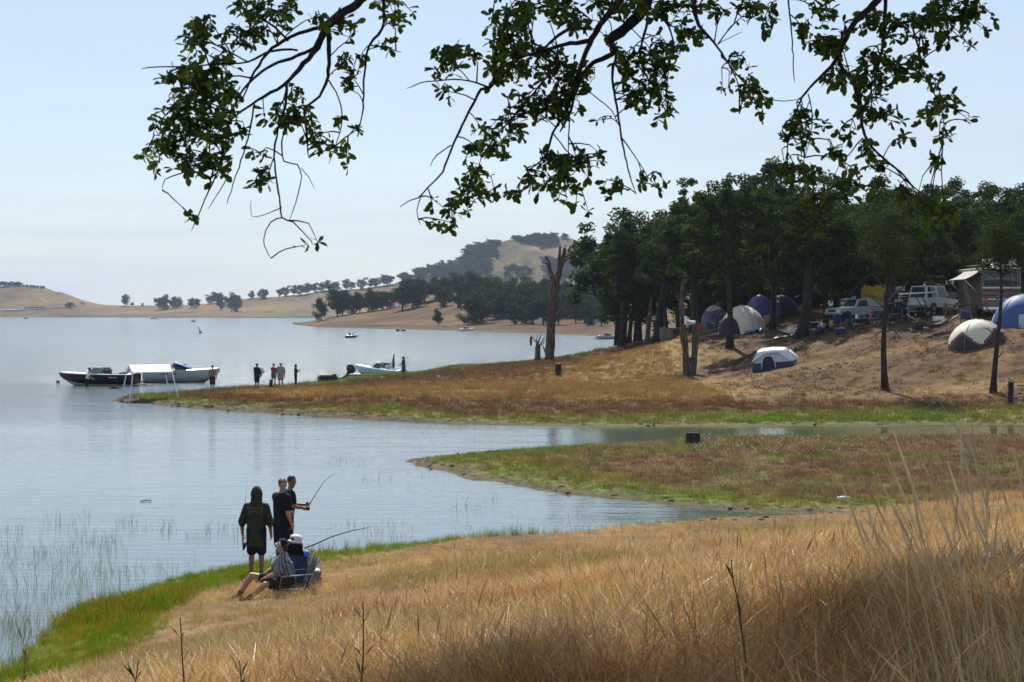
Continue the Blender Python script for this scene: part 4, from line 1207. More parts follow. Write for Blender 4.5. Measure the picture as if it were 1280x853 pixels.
# sizes: long tailed like the real ones
LSZ = [.028 + .04 * random.random() ** 1.3 for _ in leafP]
order.sort(key=lambda i: -LSZ[i] / leafP[i].y)
single = set(order[:300])
leaf_meshes = []
for v, f in LEAFV:
    mb = MB(); mb.add(v, f); leaf_meshes.append(mb.mesh("leaf", M_OAKLEAF, True))
fol = MB()
for i, (p, d) in enumerate(zip(leafP, leafD)):
    M = leaf_matrix(p, d) @ Matrix.Scale(LSZ[i], 4)
    k = i % len(LEAFV)
    if i in single:
        o = bpy.data.objects.new("leaf", leaf_meshes[k]); link(o, oak)
        o.matrix_parent_inverse = OAKINV
        o.matrix_basis = M
    else:
        v, f = LEAFV[k]
        fol.add([M @ Vector(q) for q in v], f)
o = oak_part(fol.build("foliage", M_OAKLEAF, oak)); o['kind'] = 'stuff'
oak_part(tw.build("twigs", M_OAKBARK, oak))['kind'] = 'stuff'
# trunk and the limbs that carry the hanging branches, all above and right of the view
tb = MB()
z0 = OAKBASE.z
T = [Vector((5.4, 8.2, z0 - .3)), Vector((5.4, 8.2, z0 + .4)), Vector((5.3, 8.15, z0 + 1.5)), Vector((5.1, 8.2, z0 + 2.8)), Vector((4.9, 8.3, z0 + 4.0)), Vector((5.0, 8.4, z0 + 5.4)), Vector((5.3, 8.3, z0 + 7.2))]
tb.tube(T, [.46, .36, .31, .29, .26, .19, .08], 14, wob=.05)
tops = {0: P(462, -12, 9.3), 1: P(816, -14, 9.9), 2: P(1104, -12, 9.0)}
def limb(q, r, n=9):
    Q = []; RR = []
    for j in range(len(q) - 1):
        for k in range(6):
            t = k / 6
            Q.append(q[j].lerp(q[j + 1], t) + Vector((random.gauss(0, .012), random.gauss(0, .012), random.gauss(0, .012)))); RR.append(r[j] * (1 - t) + r[j + 1] * t)
    Q.append(q[-1]); RR.append(r[-1])
    tb.tube(Q, RR, n, wob=.05)
hub = T[4]
limb([hub, Vector((3.4, 9.3, 8.4)), Vector((2.0, 10.0, 8.2)), Vector((1.2, 10.0, 7.55)), tops[1]], [.16, .12, .09, .06, .036])
limb([Vector((2.0, 10.0, 8.2)), Vector((.6, 9.8, 8.3)), Vector((-.3, 9.5, 7.7)), tops[0]], [.08, .06, .042, .029])
limb([Vector((3.4, 9.3, 8.4)), Vector((2.6, 9.1, 7.8)), tops[2]], [.07, .045, .02])
limb([Vector((1.2, 10.0, 7.55)), P(778, -10, 9.6)], [.04, .02])
limb([Vector((2.0, 10.0, 8.2)), Vector((1.2, 9.5, 7.4)), P(868, -10, 9.4)], [.04, .025, .016])
limb([Vector((3.4, 9.3, 8.4)), Vector((3.0, 9.4, 7.6)), P(1224, -12, 9.3)], [.05, .03, .016])
limb([Vector((2.6, 9.1, 7.8)), P(1107, -8, 9.0)], [.03, .012])
limb([Vector((2.3, 9.2, 7.8)), P(985, -6, 9.0)], [.02, .006])
limb([Vector((-.3, 9.5, 7.7)), P(482, -10, 9.4)], [.03, .012])
crown_ends = []
for a, ln, up in [(1.4, 7.5, 3.4), (2.0, 7.5, 3.0), (2.5, 7.5, 3.4), (1.55, 10.5, 3.2), (1.85, 10, 3.4), (2.15, 10, 3.2), (2.4, 10.5, 3.0), (1.7, 8.5, 4.2), (2.25, 8, 4.0), (0.2, 5, 3), (1.0, 5.5, 3.4), (1.7, 6.5, 3.0), (2.3, 6.5, 2.8), (2.9, 6, 3), (3.6, 5, 3.2), (4.4, 5, 3.4), (5.3, 5, 3.2)]:
    st = T[4].lerp(T[5], random.random())
    e = st + Vector((math.cos(a) * ln, math.sin(a) * ln, up + random.uniform(-.4, .4)))
    m1 = st.lerp(e, .4) + Vector((0, 0, .6)); m2 = st.lerp(e, .75) + Vector((0, 0, .4))
    limb([st, m1, m2, e], [.14, .1, .06, .02], 7)
    for q in (m1, m2, e, m2.lerp(e, .5)):
        for _ in range(11):
            qq = q + Vector((random.gauss(0, .95), random.gauss(0, .95), random.gauss(.2, .6)))
            crown_ends.append(qq)
oak_part(tb.build("trunk", M_OAKBARK, oak))
for k in range(3):
    oak_part(bmbs[k].build("branch", M_OAKBARK, oak))
crown_ends = [q for q in crown_ends if q.z > EYE + (HOR + 60) * q.y / F + .75]
rngc = np.random.default_rng(9)
V, Qd = foliage(rngc, crown_ends, 210, .68, .11, .068, .8)

okl = V.reshape(-1, 4, 3)
keep = (okl[:, :, 2].min(1) > EYE + (HOR + 22) * okl[:, :, 1].max(1) / F)
V = okl[keep].reshape(-1, 3)
mec = np_mesh("crown", V, np.arange(len(V)).reshape(-1, 4), None, [M_OAKLEAF])
oak_part(link(bpy.data.objects.new("crown", mec), oak))
# ================================================================== GRASS AND REEDS
TEMPL = {}
def blades(rng, n, h, w, spread, bend, seg=3, heads=0.0, headw=3.0, stiff=.25):
    """a tuft: n tapered bent blades, some with a seed head"""
    V = []; Fq = []
    for i in range(n):
        a = rng.uniform(0, 6.283); r = spread * math.sqrt(rng.uniform())
        x, y = r * math.cos(a), r * math.sin(a)
        hh = h * rng.uniform(.45, 1.15)
        la = rng.uniform(0, 6.283); lb = bend * rng.uniform(.2, 1.2)
        lx, ly = math.cos(la) * lb + .14, math.sin(la) * lb
        fa = rng.uniform(0, 3.14); fx, fy = math.cos(fa), math.sin(fa)
        ww = w * rng.uniform(.7, 1.3)
        hd = rng.uniform() < heads
        b = len(V)
        for j in range(seg + 1):
            t = j / seg
            k = stiff * t + (1 - stiff) * t * t
            px, py, pz = x + lx * hh * k, y + ly * hh * k, hh * (t - .3 * lb * t * t)
            wj = ww * (1 - .85 * t)
            if hd: wj = ww * (1 - .5 * t) if t < .7 else ww * (headw if t < .99 else .4)
            V += [(px - fx * wj / 2, py - fy * wj / 2, pz), (px + fx * wj / 2, py + fy * wj / 2, pz)]
        for j in range(seg):
            q = b + 2 * j
            Fq.append((q, q + 1, q + 3, q + 2))
    return V, Fq
def template_set(name, variants, material):
    col = bpy.data.collections.new(name)
    for i, (V, Fq) in enumerate(variants):
        me = np_mesh(name, V, Fq, None, [material])
        o = bpy.data.objects.new(name + "_%02d" % i, me)
        col.objects.link(o)
    TEMPL[name] = (col, len(variants))
def scatter(name, tset, P3, tint, scale, kind='stuff', tilt=.2, seed=1):
    """one object of countless tufts: points that carry instances"""
    rng = np.random.default_rng(seed)
    n = len(P3)
    me = bpy.data.meshes.new(name)
    me.vertices.add(n); me.vertices.foreach_set("co", np.asarray(P3, np.float32).ravel())
    rot = np.c_[rng.normal(0, tilt, n), rng.normal(0, tilt, n), rng.uniform(-3.14, 3.14, n)].astype(np.float32)
    a = me.attributes.new("rot", 'FLOAT_VECTOR', 'POINT'); a.data.foreach_set("vector", rot.ravel())
    a = me.attributes.new("scl", 'FLOAT', 'POINT'); a.data.foreach_set("value", np.asarray(scale, np.float32))
    a = me.attributes.new("pick", 'INT', 'POINT'); a.data.foreach_set("value", rng.integers(0, TEMPL[tset][1], n).astype(np.int32))
    c = np.ones((n, 4), np.float32); c[:, :3] = tint
    a = me.attributes.new("tint", 'FLOAT_COLOR', 'POINT'); a.data.foreach_set("color", c.ravel())
    o = link(bpy.data.objects.new(name, me))
    ng = bpy.data.node_groups.new(name + "_scatter", 'GeometryNodeTree')
    ng.interface.new_socket("Geometry", in_out='INPUT', socket_type='NodeSocketGeometry')
    ng.interface.new_socket("Geometry", in_out='OUTPUT', socket_type='NodeSocketGeometry')
    gi = ng.nodes.new("NodeGroupInput"); go = ng.nodes.new("NodeGroupOutput")
    ip = ng.nodes.new("GeometryNodeInstanceOnPoints")
    ci = ng.nodes.new("GeometryNodeCollectionInfo")
    ci.inputs["Collection"].default_value = TEMPL[tset][0]
    ci.inputs["Separate Children"].default_value = True
    ci.inputs["Reset Children"].default_value = True
    def attr(nm, typ):
        q = ng.nodes.new("GeometryNodeInputNamedAttribute"); q.data_type = typ; q.inputs["Name"].default_value = nm
        return q.outputs["Attribute"]
    lk = ng.links.new
    lk(gi.outputs[0], ip.inputs["Points"]); lk(ci.outputs[0], ip.inputs["Instance"])
    ip.inputs["Pick Instance"].default_value = True
    lk(attr("pick", 'INT'), ip.inputs["Instance Index"])
    lk(attr("rot", 'FLOAT_VECTOR'), ip.inputs["Rotation"])
    lk(attr("scl", 'FLOAT'), ip.inputs["Scale"])
    lk(ip.outputs[0], go.inputs[0])
    md = o.modifiers.new("scatter", 'NODES'); md.node_group = ng
    tag(o, kind=kind)
    return o

M_DRY = leafy("dry_grass_blade", (.24, .135, .05), (.92, .66, .34), 0.28, 'INSTANCER', .42, vscale=6, spec=.5)
M_GREEN = leafy("green_grass_blade", (.12, .19, .025), (.26, .36, .06), 0.45, 'INSTANCER', .5, vscale=6, spec=.25)
M_TUFT = leafy("meadow_tuft_blade", (.55, .55, .55), (1.0, 1.0, 1.0), 0.30, 'INSTANCER', .7, vscale=6, spec=.1)
rg = np.random.default_rng(2)
template_set("dry_grass_near", [blades(rg, 30, .36, .0030, .12, .85, 4, .35, 2.0) for _ in range(6)], M_DRY)
template_set("dry_grass_far", [blades(rg, 24, .30, .0046, .18, .9, 3, .3, 1.7) for _ in range(5)], M_DRY)
template_set("green_grass", [blades(rg, 26, .22, .008, .13, .45, 3) for _ in range(4)], M_GREEN)
template_set("meadow_tuft", [blades(rg, 22, .24, .020, .24, .5, 2) for _ in range(5)], M_TUFT)
template_set("reed", [blades(rg, 4 + k, .36, .007, .28, .35, 3, 0) for k in range(4)], M_GREEN)

def near_split(X, Y, s):
    n1 = fbm(X, Y, 3.0, 4, 21)
    gw = np.interp(X, [-9, -6, -4.5, -3, -1, 0.5], [1.8, 1.7, 1.4, 0.75, 0.25, 0.08])
    return sstep(gw * .7, gw * 1.25, s + (n1 - .5) * .5 * gw)    # 0 green belt, 1 dry
def view_points(n, d0, d1, px0=-60, px1=1340, power=1.0, rng=None):
    u = rng.uniform(size=n)
    d = np.sqrt(d0 ** 2 + (d1 ** 2 - d0 ** 2) * u) if power == 1 else d0 + (d1 - d0) * u ** power
    px = rng.uniform(px0, px1, n)
    return (px - 640) / F * d, d
rs = np.random.default_rng(12)
# dry grass, in three depths
def dry_band(name, tset, n, d0, d1, hs, seed):
    X, Y = view_points(n, d0, d1, rng=rs)
    s = shore_dist(X, Y)
    t = near_split(X, Y, s)
    near = (Y < 43.4) | ((X > 8.6) & (Y < 44.5 + .25 * (X - 8)))
    k = (s > .12) & near & (rs.uniform(size=n) < t) & (rs.uniform(size=n) < .22 + .78 * sstep(.36, .50, fbm(X, Y, 1.5, 4, 64)))
    X, Y, s = X[k], Y[k], s[k]
    Z = ground_z(X, Y)
    n1 = fbm(X, Y, 2.2, 3, 61); n2 = fbm(X, Y, .9, 3, 62); n3 = fbm(X, Y, 5, 2, 63)
    base = np.ones((len(X), 3)) * np.array([.95, .93, .88])
    rust = np.array([.84, .56, .41]); pale = np.array([1.3, 1.3, 1.28]); grn = np.array([.48, .66, .34])
    w = np.clip(sstep(.48, .72, n1) * .65 + .75 * (1 - sstep(6, 12, Y)), 0, 1)[:, None]; base = base * (1 - w) + rust * w  # rusty patches; near grass reddened further, its foreground shade partly painted in
    w = sstep(.55, .72, n2)[:, None] * .8; base = base * (1 - w) + pale * w
    w = (sstep(.62, .74, n3) * .5)[:, None]; base = base * (1 - w) + grn * w
    # closer to the water the grass is thinner and shorter, towards the brow and the right it stands tall
    tall = np.clip(.55 + .09 * s, .5, 1.15) * (.8 + .45 * n2) * hs
    o = scatter(name, tset, np.c_[X, Y, Z - .02], base * rs.uniform(.5, 1.35, (len(X), 1)), tall, seed=seed)
    return o
dry_band("dry_grass", "dry_grass_near", 8500, 3.2, 13, 1.12, 1)
dry_band("dry_grass", "dry_grass_near", 22000, 12.5, 24, .9, 2)
dry_band("dry_grass", "dry_grass_far", 31000, 23, 47, .8, 3)
# green grass on the shore belt
X, Y = view_points(60000, 18, 44, rng=rs)
s = shore_dist(X, Y); t = near_split(X, Y, s)
k = (s > -.25) & (Y < 43) & (rs.uniform(size=len(X)) > t * 1.02) & (rs.uniform(size=len(X)) < sstep(-.3, .5, s))
X, Y, s = X[k], Y[k], s[k]
Z = np.maximum(ground_z(X, Y), -.05)
g = fbm(X, Y, 1.4, 3, 71)
tint = np.array([.66, .66, .55]) * (.6 + .8 * g)[:, None]
br = (rs.uniform(size=len(X)) < .22 + .35 * (g < .45))[:, None]
tint = np.where(br, np.array([1.5, .80, 1.1]) * .9, tint)
clump = .65 + .9 * sstep(.5, .75, fbm(X, Y, 2.2, 2, 72))
scatter("shore_grass", "green_grass", np.c_[X, Y, Z - .02], tint, clump * rs.uniform(.7, 1.2, len(X)), seed=4)
# spit and peninsula: low meadow tufts in the colour of the ground cover they grow in
def meadow(name, n, d0, d1, hs, seed, lim=None, mul=1.55):
    X, Y = view_points(n, d0, d1, rng=rs)
    s = shore_dist(X, Y)
    near = (Y < 43.4) | ((X > 8.6) & (Y < 44.5 + .25 * (X - 8)))
    k = (s > .1) & ~near
    if lim is not None: k &= lim(X, Y, s)
    X, Y, s = X[k], Y[k], s[k]
    Z = ground_z(X, Y)
    c = ground_color(X, Y) * mul
    c *= rs.uniform(.55, 1.5, (len(X), 1))
    pale = rs.uniform(size=len(X)) < .05
    c[pale] = np.array([.30, .23, .14])
    sc = hs * rs.uniform(.5, 1.25, len(X)) * np.clip(.35 + s * .3, .35, 1)
    scatter(name, "meadow_tuft", np.c_[X, Y, Z - .03], np.clip(c, 0, .6), sc, seed=seed)
meadow("spit_meadow_grass", 34000, 44, 71, .8, 5, mul=1.9)
keepdirt = lambda X, Y, s: (rs.uniform(size=len(X)) < np.where((X > 12) & (s > 13), .16, .9))
meadow("peninsula_meadow_grass", 70000, 78, 160, 1.15, 6, keepdirt)
# white seed heads on the spit
fm = MB(); fm.ell((0, 0, .24), (.02, .02, .018), 5, 4); fm.ell((.09, .05, .18), (.016, .016, .014), 5, 4)
fw = bpy.data.collections.new("seed_head")
fo = bpy.data.objects.new("seed_head_0", fm.mesh("seed_head", mat("white_seed_fluff", (.72, .68, .60), .9), True)); fw.objects.link(fo)
TEMPL["seed_head"] = (fw, 1)
n = 520
X, Y = view_points(n, 56, 62.5, 850, 1300, rng=rs)
k = rs.uniform(size=n) < np.interp(640 + X / Y * F, [850, 900, 1000, 1080, 1300], [.3, 1, .8, .4, .25])
X, Y = X[k], Y[k]
scatter("white_seed_heads", "seed_head", np.c_[X, Y, ground_z(X, Y)], np.ones((len(X), 3)), rs.uniform(.5, 1.1, len(X)), seed=7)
# reeds standing in the shallows
pts = []
for px0, px1, py0, py1, n in [(-10, 150, 690, 760, 95), (0, 120, 640, 700, 45), (-10, 60, 760, 840, 90), (60, 240, 700, 745, 75), (70, 160, 655, 690, 14), (150, 215, 650, 668, 16), (235, 305, 655, 678, 22), (100, 155, 670, 690, 12), (395, 500, 655, 685, 26),
                             (410, 450, 570, 582, 14), (445, 500, 592, 604, 9), (560, 620, 622, 640, 12), (485, 560, 595, 602, 4), (340, 400, 610, 625, 3), (570, 720, 655, 668, 6), (640, 760, 640, 655, 5), (0, 250, 745, 800, 70)]:
    for _ in range(n):
        q = W(rs.uniform(px0, px1), rs.uniform(py0, py1))
        pts.append((q.x, q.y, -.04))
pts = np.array(pts)
s = shore_dist(pts[:, 0], pts[:, 1]); pts = pts[s < .1]
scatter("water_reeds", "reed", pts, np.array([.42, .42, .45]) * rs.uniform(.5, 1.1, (len(pts), 1)), rs.uniform(.45, 1.15, len(pts)), seed=8, tilt=.15)

# tall seeding grass at the right, close to the camera
def stalk(rng, h, lean):
    V = []; Fq = []
    return V, Fq
ts = MB()
random.seed(21)
def add_stalk(mb, base, h, lean, hw=.006, headl=.28):
    q = []; r = []
    n = 9
    for j in range(n + 1):
        t = j / n
        q.append(base + Vector((lean[0] * t ** 1.8, lean[1] * t ** 1.8, h * t * (1 - .06 * t))))
        r.append((.0014 * (1 - .5 * t)) if t < 1 - headl else hw * math.sin(math.pi * min(1, .12 + (t - 1 + headl) / headl * .86)) + .0008)
    mb.tube(q, r, 4)
for i in range(44):
    px = random.choice([1290, 1255, 1230, 1215, 1190, 1270, 1300]) + random.gauss(0, 20)
    d = random.uniform(4.6, 7.5)
    X = (px - 640) * d / F
    b = Vector((X, d, gz(X, d)))
    top_y = random.uniform(470, 650) + max(0, (1225 - px)) * 0.9
    h = (EYE + (HOR - top_y) * d / F) - b.z
    if h < .25: continue
    ln = random.gauss(-.14, .10) * h
    add_stalk(ts, b, h, (ln, random.gauss(0, .06)), random.uniform(.0026, .0046), random.uniform(.13, .22))
    if random.random() < .3:
        e = b + Vector((random.uniform(-.12, .12), random.uniform(-.1, .1), h * random.uniform(.4, .6)))
        ts.tube([b, b.lerp(e, .5) + Vector((0, 0, .06)), e, e + Vector((random.uniform(-.1, .1), 0, -.03))], [.003, .003, .002, .0008], 3)
o = ts.build("tall_seeding_grass", M_TALL if False else leafy("tall_grass_stalk", (.52, .39, .22), (.92, .73, .46), .25, None, .6, vscale=3))
tag(o, kind='stuff')
# sparse seed stalks standing over the dry grass
ss = MB()
for i in range(300):
    px = random.uniform(400, 1300); d = random.uniform(8, 38)
    X = (px - 640) * d / F
    if shore_dist([X], [d])[0] < 1: continue
    b = Vector((X, d, gz(X, d)))
    add_stalk(ss, b, random.uniform(.5, .85), (random.gauss(.02, .10), random.gauss(0, .06)), random.uniform(.003, .005), .2)
o = ss.build("seed_stalks", leafy("seed_stalk", (.34, .22, .11), (.58, .45, .27), .25, None, .6, vscale=3))
tag(o, kind='stuff')
# ================================================================== BOATS, TENTS, VEHICLES, CAMP
M_WHITE = mat("white_paint", (.78, .78, .76), .35, var=.05, scale=3, spec=.5)
M_BLACKHULL = mat("black_gelcoat", (.010, .010, .013), .35, var=.2, scale=2, spec=.4)
M_GREYHULL = mat("grey_white_gelcoat", (.40, .42, .42), .3, var=.06, scale=2)
M_GREENHULL = mat("pale_green_gelcoat", (.45, .58, .52), .3, var=.06, scale=2)
M_BLUEVINYL = mat("blue_vinyl", (.05, .14, .42), .5, var=.15)
M_BLACKVINYL = mat("black_vinyl", (.02, .02, .022), .55, var=.3)
M_CREAM = mat("cream_vinyl", (.62, .58, .50), .5, var=.1)
M_DARKGLASS = glass_mat("dark_glass", (.02, .028, .032))
M_TEALGLASS = glass_mat("tinted_windscreen", (.10, .17, .17))
M_CHROME = mat("brushed_metal", (.55, .56, .58), .3, 1.0, var=.1)
M_RUBBER = mat("black_rubber", (.02, .02, .02), .8, var=.3)
M_GREYMETAL = mat("grey_metal", (.25, .26, .27), .5, .6, var=.2)
M_RED = mat("red_plastic", (.45, .04, .03), .5, var=.15)
M_YELLOW = mat("yellow_canvas", (.75, .48, .06), .7, var=.12, scale=3)
M_WOOD = bark_mat("weathered_wood", (.10, .08, .06), (.30, .25, .19), 3)
M_BLUECLOTH = mat("blue_nylon", (.035, .085, .25), .55, var=.15, scale=5)
M_NAVY = mat("navy_nylon", (.012, .018, .06), .6, var=.25, scale=5)
M_CREAMFLY = mat("cream_nylon", (.66, .62, .48), .6, var=.06, scale=3)
M_WHITEFLY = mat("grey_white_nylon", (.62, .65, .66), .55, var=.07, scale=3, bump=.3)
M_GREYFLY = mat("pale_grey_nylon", (.40, .46, .52), .6, var=.1, scale=3)
M_PURPLEFLY = mat("violet_blue_nylon", (.05, .055, .17), .5, var=.15, scale=3)
M_BROWNNET = mat("dark_brown_nylon", (.030, .022, .020), .7, var=.25, scale=4)
M_MAROON = mat("maroon_trim", (.16, .02, .025), .6, var=.15)
M_TAN = mat("tan_nylon", (.42, .34, .24), .6, var=.1)
M_CONCRETE = mat("rough_concrete", (.20, .17, .14), .9, var=.25, scale=4, bump=.5)
M_TENTINSIDE = mat("tent_inside", (.012, .012, .035), .8, var=.2)

def station_hull(mb, L, B, H, n=14, bow=2.6, sheer=.16, draft=.18, top_mi=0, low_mi=1, fine=.75):
    """planing hull: stern at -L/2, stem at +L/2; returns gunwale points per station"""
    rows = []; gun = []
    for i in range(n + 1):
        t = i / n
        x = -L / 2 + L * t
        hb = B / 2 * (1 - max(0, (t - .35) / .65) ** bow) + .01
        zs = H * (.82 + sheer * t * t + .05 * (1 - t))
        rake = .12 * L * max(0, (t - .7) / .3) ** 2
        zk = -draft + (draft + zs * .75) * max(0, (t - .62) / .38) ** 2.2
        zc = max(zk + .06, H * .12 + .5 * H * max(0, (t - .5) / .5) ** 2)
        r = [(x, 0, zk), (x, hb * fine, zc), (x + .0, hb * .95, zc + (zs - zc) * .45), (x, hb, zs)]
        l = [(p[0], -p[1], p[2]) for p in r]
        rows.append(l[::-1][:-1] + r)
        gun.append((x, hb, zs))
    n7 = len(rows[0])
    for i in range(n):
        for k in range(n7 - 1):
            mi = low_mi if k in (2, 3) else top_mi
            a, b, c, d = rows[i][k], rows[i][k + 1], rows[i + 1][k + 1], rows[i + 1][k]
            mb.add([a, d, c, b], [(0, 1, 2, 3)], mi)
    mb.add(rows[0], [tuple(range(n7))], top_mi)
    return gun

def speedboat(label, loc, rz, L, B, H, hull_mats, deck_m, seat_m, glass_m, stripe=None, cover=None, scale=1.0, tilt=0.0, group=None):
    root = thing("motor_boat", label, "boat", loc, rz, group, scale)
    root.rotation_euler = (0, tilt, rz)
    mb = MB(); gun = station_hull(mb, L, B, H)
    h = mb.build("hull", hull_mats, root, sharp=40)
    me = h.data
    bmm = bmesh.new(); bmm.from_mesh(me); bmesh.ops.remove_doubles(bmm, verts=bmm.verts, dist=.0005); bmm.to_mesh(me); bmm.free()
    # deck with a recessed cockpit
    dk = MB(); c0, c1 = 2, 8
    rows = []
    for i, (x, hb, z) in enumerate(gun):
        crown = .05
        if c0 <= i <= c1:
            w = hb * .78
            rows.append([(x, -hb, z + .004), (x, -w, z + .03), (x, -w + .03, z - H * .45), (x, w - .03, z - H * .45), (x, w, z + .03), (x, hb, z + .004)])
        else:
            rows.append([(x, -hb, z + .004), (x, -hb * .78, z + .03), (x, -hb * .3, z + .03 + crown), (x, hb * .3, z + .03 + crown), (x, hb * .78, z + .03), (x, hb, z + .004)])
    dk.grid(rows)
    dk.build("deck", deck_m, root, sharp=30)
    # rub rail
    for s in (-1, 1):
        rr = MB(); rr.tube([(x, s * hb, z) for x, hb, z in gun], .03, 5); rr.build("rub_rail", M_CHROME if stripe is None else stripe, root)
    x1, hb1, z1 = gun[c1]
    if glass_m is not None:
        w = hb1 * .86
        fr = MB(); gl = MB()
        pts_b = [(x1 - .75, -w, z1), (x1 + .05, -w * .75, z1 + .03), (x1 + .25, 0, z1 + .05), (x1 + .05, w * .75, z1 + .03), (x1 - .75, w, z1)]
        pts_t = [(p[0] - .38, p[1] * .9, p[2] + .42) for p in pts_b]
        gl.grid([pts_b, pts_t]); g = gl.build("windscreen", glass_m, root, smooth=False, solid=.012)
        fr.tube(pts_t, .018, 5)
        for a, b in zip(pts_b, pts_t): fr.tube([a, b], .014, 5)
        fr.build("frame", M_CHROME, g)
    for sx, sy in ((x1 - .95, -.32), (x1 - .95, .32)):
        st = MB(); st.box((sx, sy * B / 2, gun[c1][2] - .12), (.5, .42, .22)); st.box((sx - .24, sy * B / 2, gun[c1][2] + .12), (.14, .42, .42)); st.build("seat", seat_m, root, bevel=.03)
    st = MB(); xr = gun[c0][0]; st.box((xr + .35, 0, gun[c0][2] - .15), (.5, gun[c0][1] * 1.4, .25)); st.box((xr + .08, 0, gun[c0][2] + .02), (.14, gun[c0][1] * 1.4, .28)); st.build("bench_seat", seat_m, root, bevel=.03)
    sp = MB(); sp.box((-L / 2 - .28, 0, .1), (.55, B * .82, .06)); sp.build("swim_platform", M_WOOD if stripe is None else deck_m, root, bevel=.01)
    if cover is not None:
        cv = MB(); rws = []
        for k in range(6):
            t = k / 5
            xx = x1 - .95 + 1.25 * t
            zz = z1 + .05 + .5 * (1 - t) ** .8
            rws.append([(xx, math.cos(a) * hb1 * .85, zz * 1.0 + .08 * math.sin(a)) for a in np.linspace(0, math.pi, 7)])
        cv.grid(rws); cv.build("folded_bimini_top", cover, root, solid=.05)
        for s in (-1, 1):
            fr = MB(); fr.tube([(x1 - .9, s * hb1 * .85, z1), (x1 - .95, s * hb1 * .85, z1 + .52)], .016, 5); fr.build("bimini_frame", M_CHROME, root)
    for s in (-1, 1):
        cl = MB(); i = 11; cl.box((gun[i][0], s * gun[i][1] * .7, gun[i][2] + .06), (.16, .04, .04)); cl.build("cleat", M_CHROME, root)
    return root

def boat_at(px0, px1, py, z=0):
    a = W((px0 + px1) / 2, py, z); return a, abs(px1 - px0) * a.y / F
# black ski boat
p, Ln = boat_at(72, 172, 482)
b = speedboat("black and white open ski boat with a windscreen, behind the wading man", p, R(180 - 8), Ln * 1.0, 2.1, .92, [M_BLACKHULL, M_WHITE], M_CREAM, M_BLACKVINYL, M_TEALGLASS)
tx = MB()
for s in (-1, 1):
    for k, (x, w) in enumerate([(-1.75, .10), (-1.60, .07), (-1.42, .12), (-1.24, .08)]):
        tx.box((x, s * 1.035, .60), (w, .012, .07))
tx.build("hull_lettering", M_WHITE, b)
# white runabout with folded blue bimini
p, Ln = boat_at(181, 274, 478)
b = speedboat("white and grey runabout with a folded blue bimini behind the white canopy frame", p, R(5), Ln, 2.25, 1.02, [M_GREYHULL, M_GREYHULL], M_WHITE, M_WHITE, M_DARKGLASS, None, M_BLUEVINYL)
tx = MB()
for s in (-1, 1):
    for k, (x, w) in enumerate([(-1.35, .10), (-1.18, .10), (-.98, .14), (-.55, .12), (-.36, .10)]):
        tx.box((x, s * 1.118, .66), (w, .012, .11))
tx.build("hull_lettering", M_BLACKVINYL, b)
# beached boat on its trailer
p = on_ground(474, 141)
b = speedboat("pale green and white boat standing on a trailer at the waterline", p + Vector((-.1, 0, .34)), R(180 - 22), 4.4, 1.95, .84, [M_GREENHULL, M_GREENHULL], M_WHITE, M_GREYFLY, M_DARKGLASS, M_WHITE, None, 1.0, R(-5))
tp = MB(); tp.tube([(-1.35, .1, .6), (-1.38, .1, 1.1), (-1.33, .1, 1.55), (-1.35, .1, 2.05)], [.05, .12, .09, .04], 8); tp.build("tow_pylon", M_BLACKVINYL, b)
t = thing("boat_trailer", "grey boat trailer with black wheels under the pale green boat", "trailer", p, R(180 - 22))
fr = MB()
for s in (-1, 1): fr.tube([(-1.7, s * .55, .3), (.6, s * .5, .3), (3.2, 0, .3)], .04, 5)
for x in (-1.4, -.4, .6): fr.box((x, 0, .34), (.07, 1.15, .06))
fr.build("frame", M_GREYMETAL, t)
for x in (-.75, -.1):
    for s in (-1, 1):
        w = MB(); w.cyl((x, s * .78, .26), (x, s * .96, .26), .27, n=16); wo_ = w.build("wheel", M_RUBBER, t, sharp=40)
        w = MB(); w.cyl((x, s * .955, .26), (x, s * .97, .26), .14, n=12); w.build("rim", M_CHROME, wo_)
# outboard motor tilted up
p = on_ground(438, 130) + Vector((0, 0, .02))
t = thing("outboard_motor", "big black outboard motor tilted up at the water's edge", "outboard motor", p, R(20))
m = MB(); m.ell((.05, 0, .78), (.38, .26, .32), rot=Matrix.Rotation(R(28), 3, 'Y')); m.ell((.0, 0, .98), (.26, .2, .2)); m.build("cowl", M_BLACKVINYL, t)
m = MB(); m.tube([(-.08, 0, .6), (-.35, 0, .25), (-.62, 0, .10)], [.14, .10, .07], 8); m.build("leg", M_BLACKVINYL, t)
pr = MB()
for k in range(3):
    a = k * 2.094
    pr.ell((-.72, math.cos(a) * .12, .12 + math.sin(a) * .12), (.02, .09, .05), 8, 6, rot=Matrix.Rotation(a, 3, 'X'))
pr.tube([(-.62, 0, .12), (-.78, 0, .12)], .04, 8)
pr.build("propeller", M_GREYMETAL, t)
dg = thing("floating_dock", "low grey floating dock beside the tilted outboard motor", "dock", W(450, 471.5) , R(10))
for k in range(5):
    m = MB(); m.box((-.9 + k * .45, 0, .18), (.42, 1.1, .05)); m.build("plank", M_WOOD, dg)
for s in (-1, 1):
    m = MB(); m.tube([(-1.1, s * .4, .06), (1.1, s * .4, .06)], .11, 8); m.build("float", M_GREYHULL, dg)
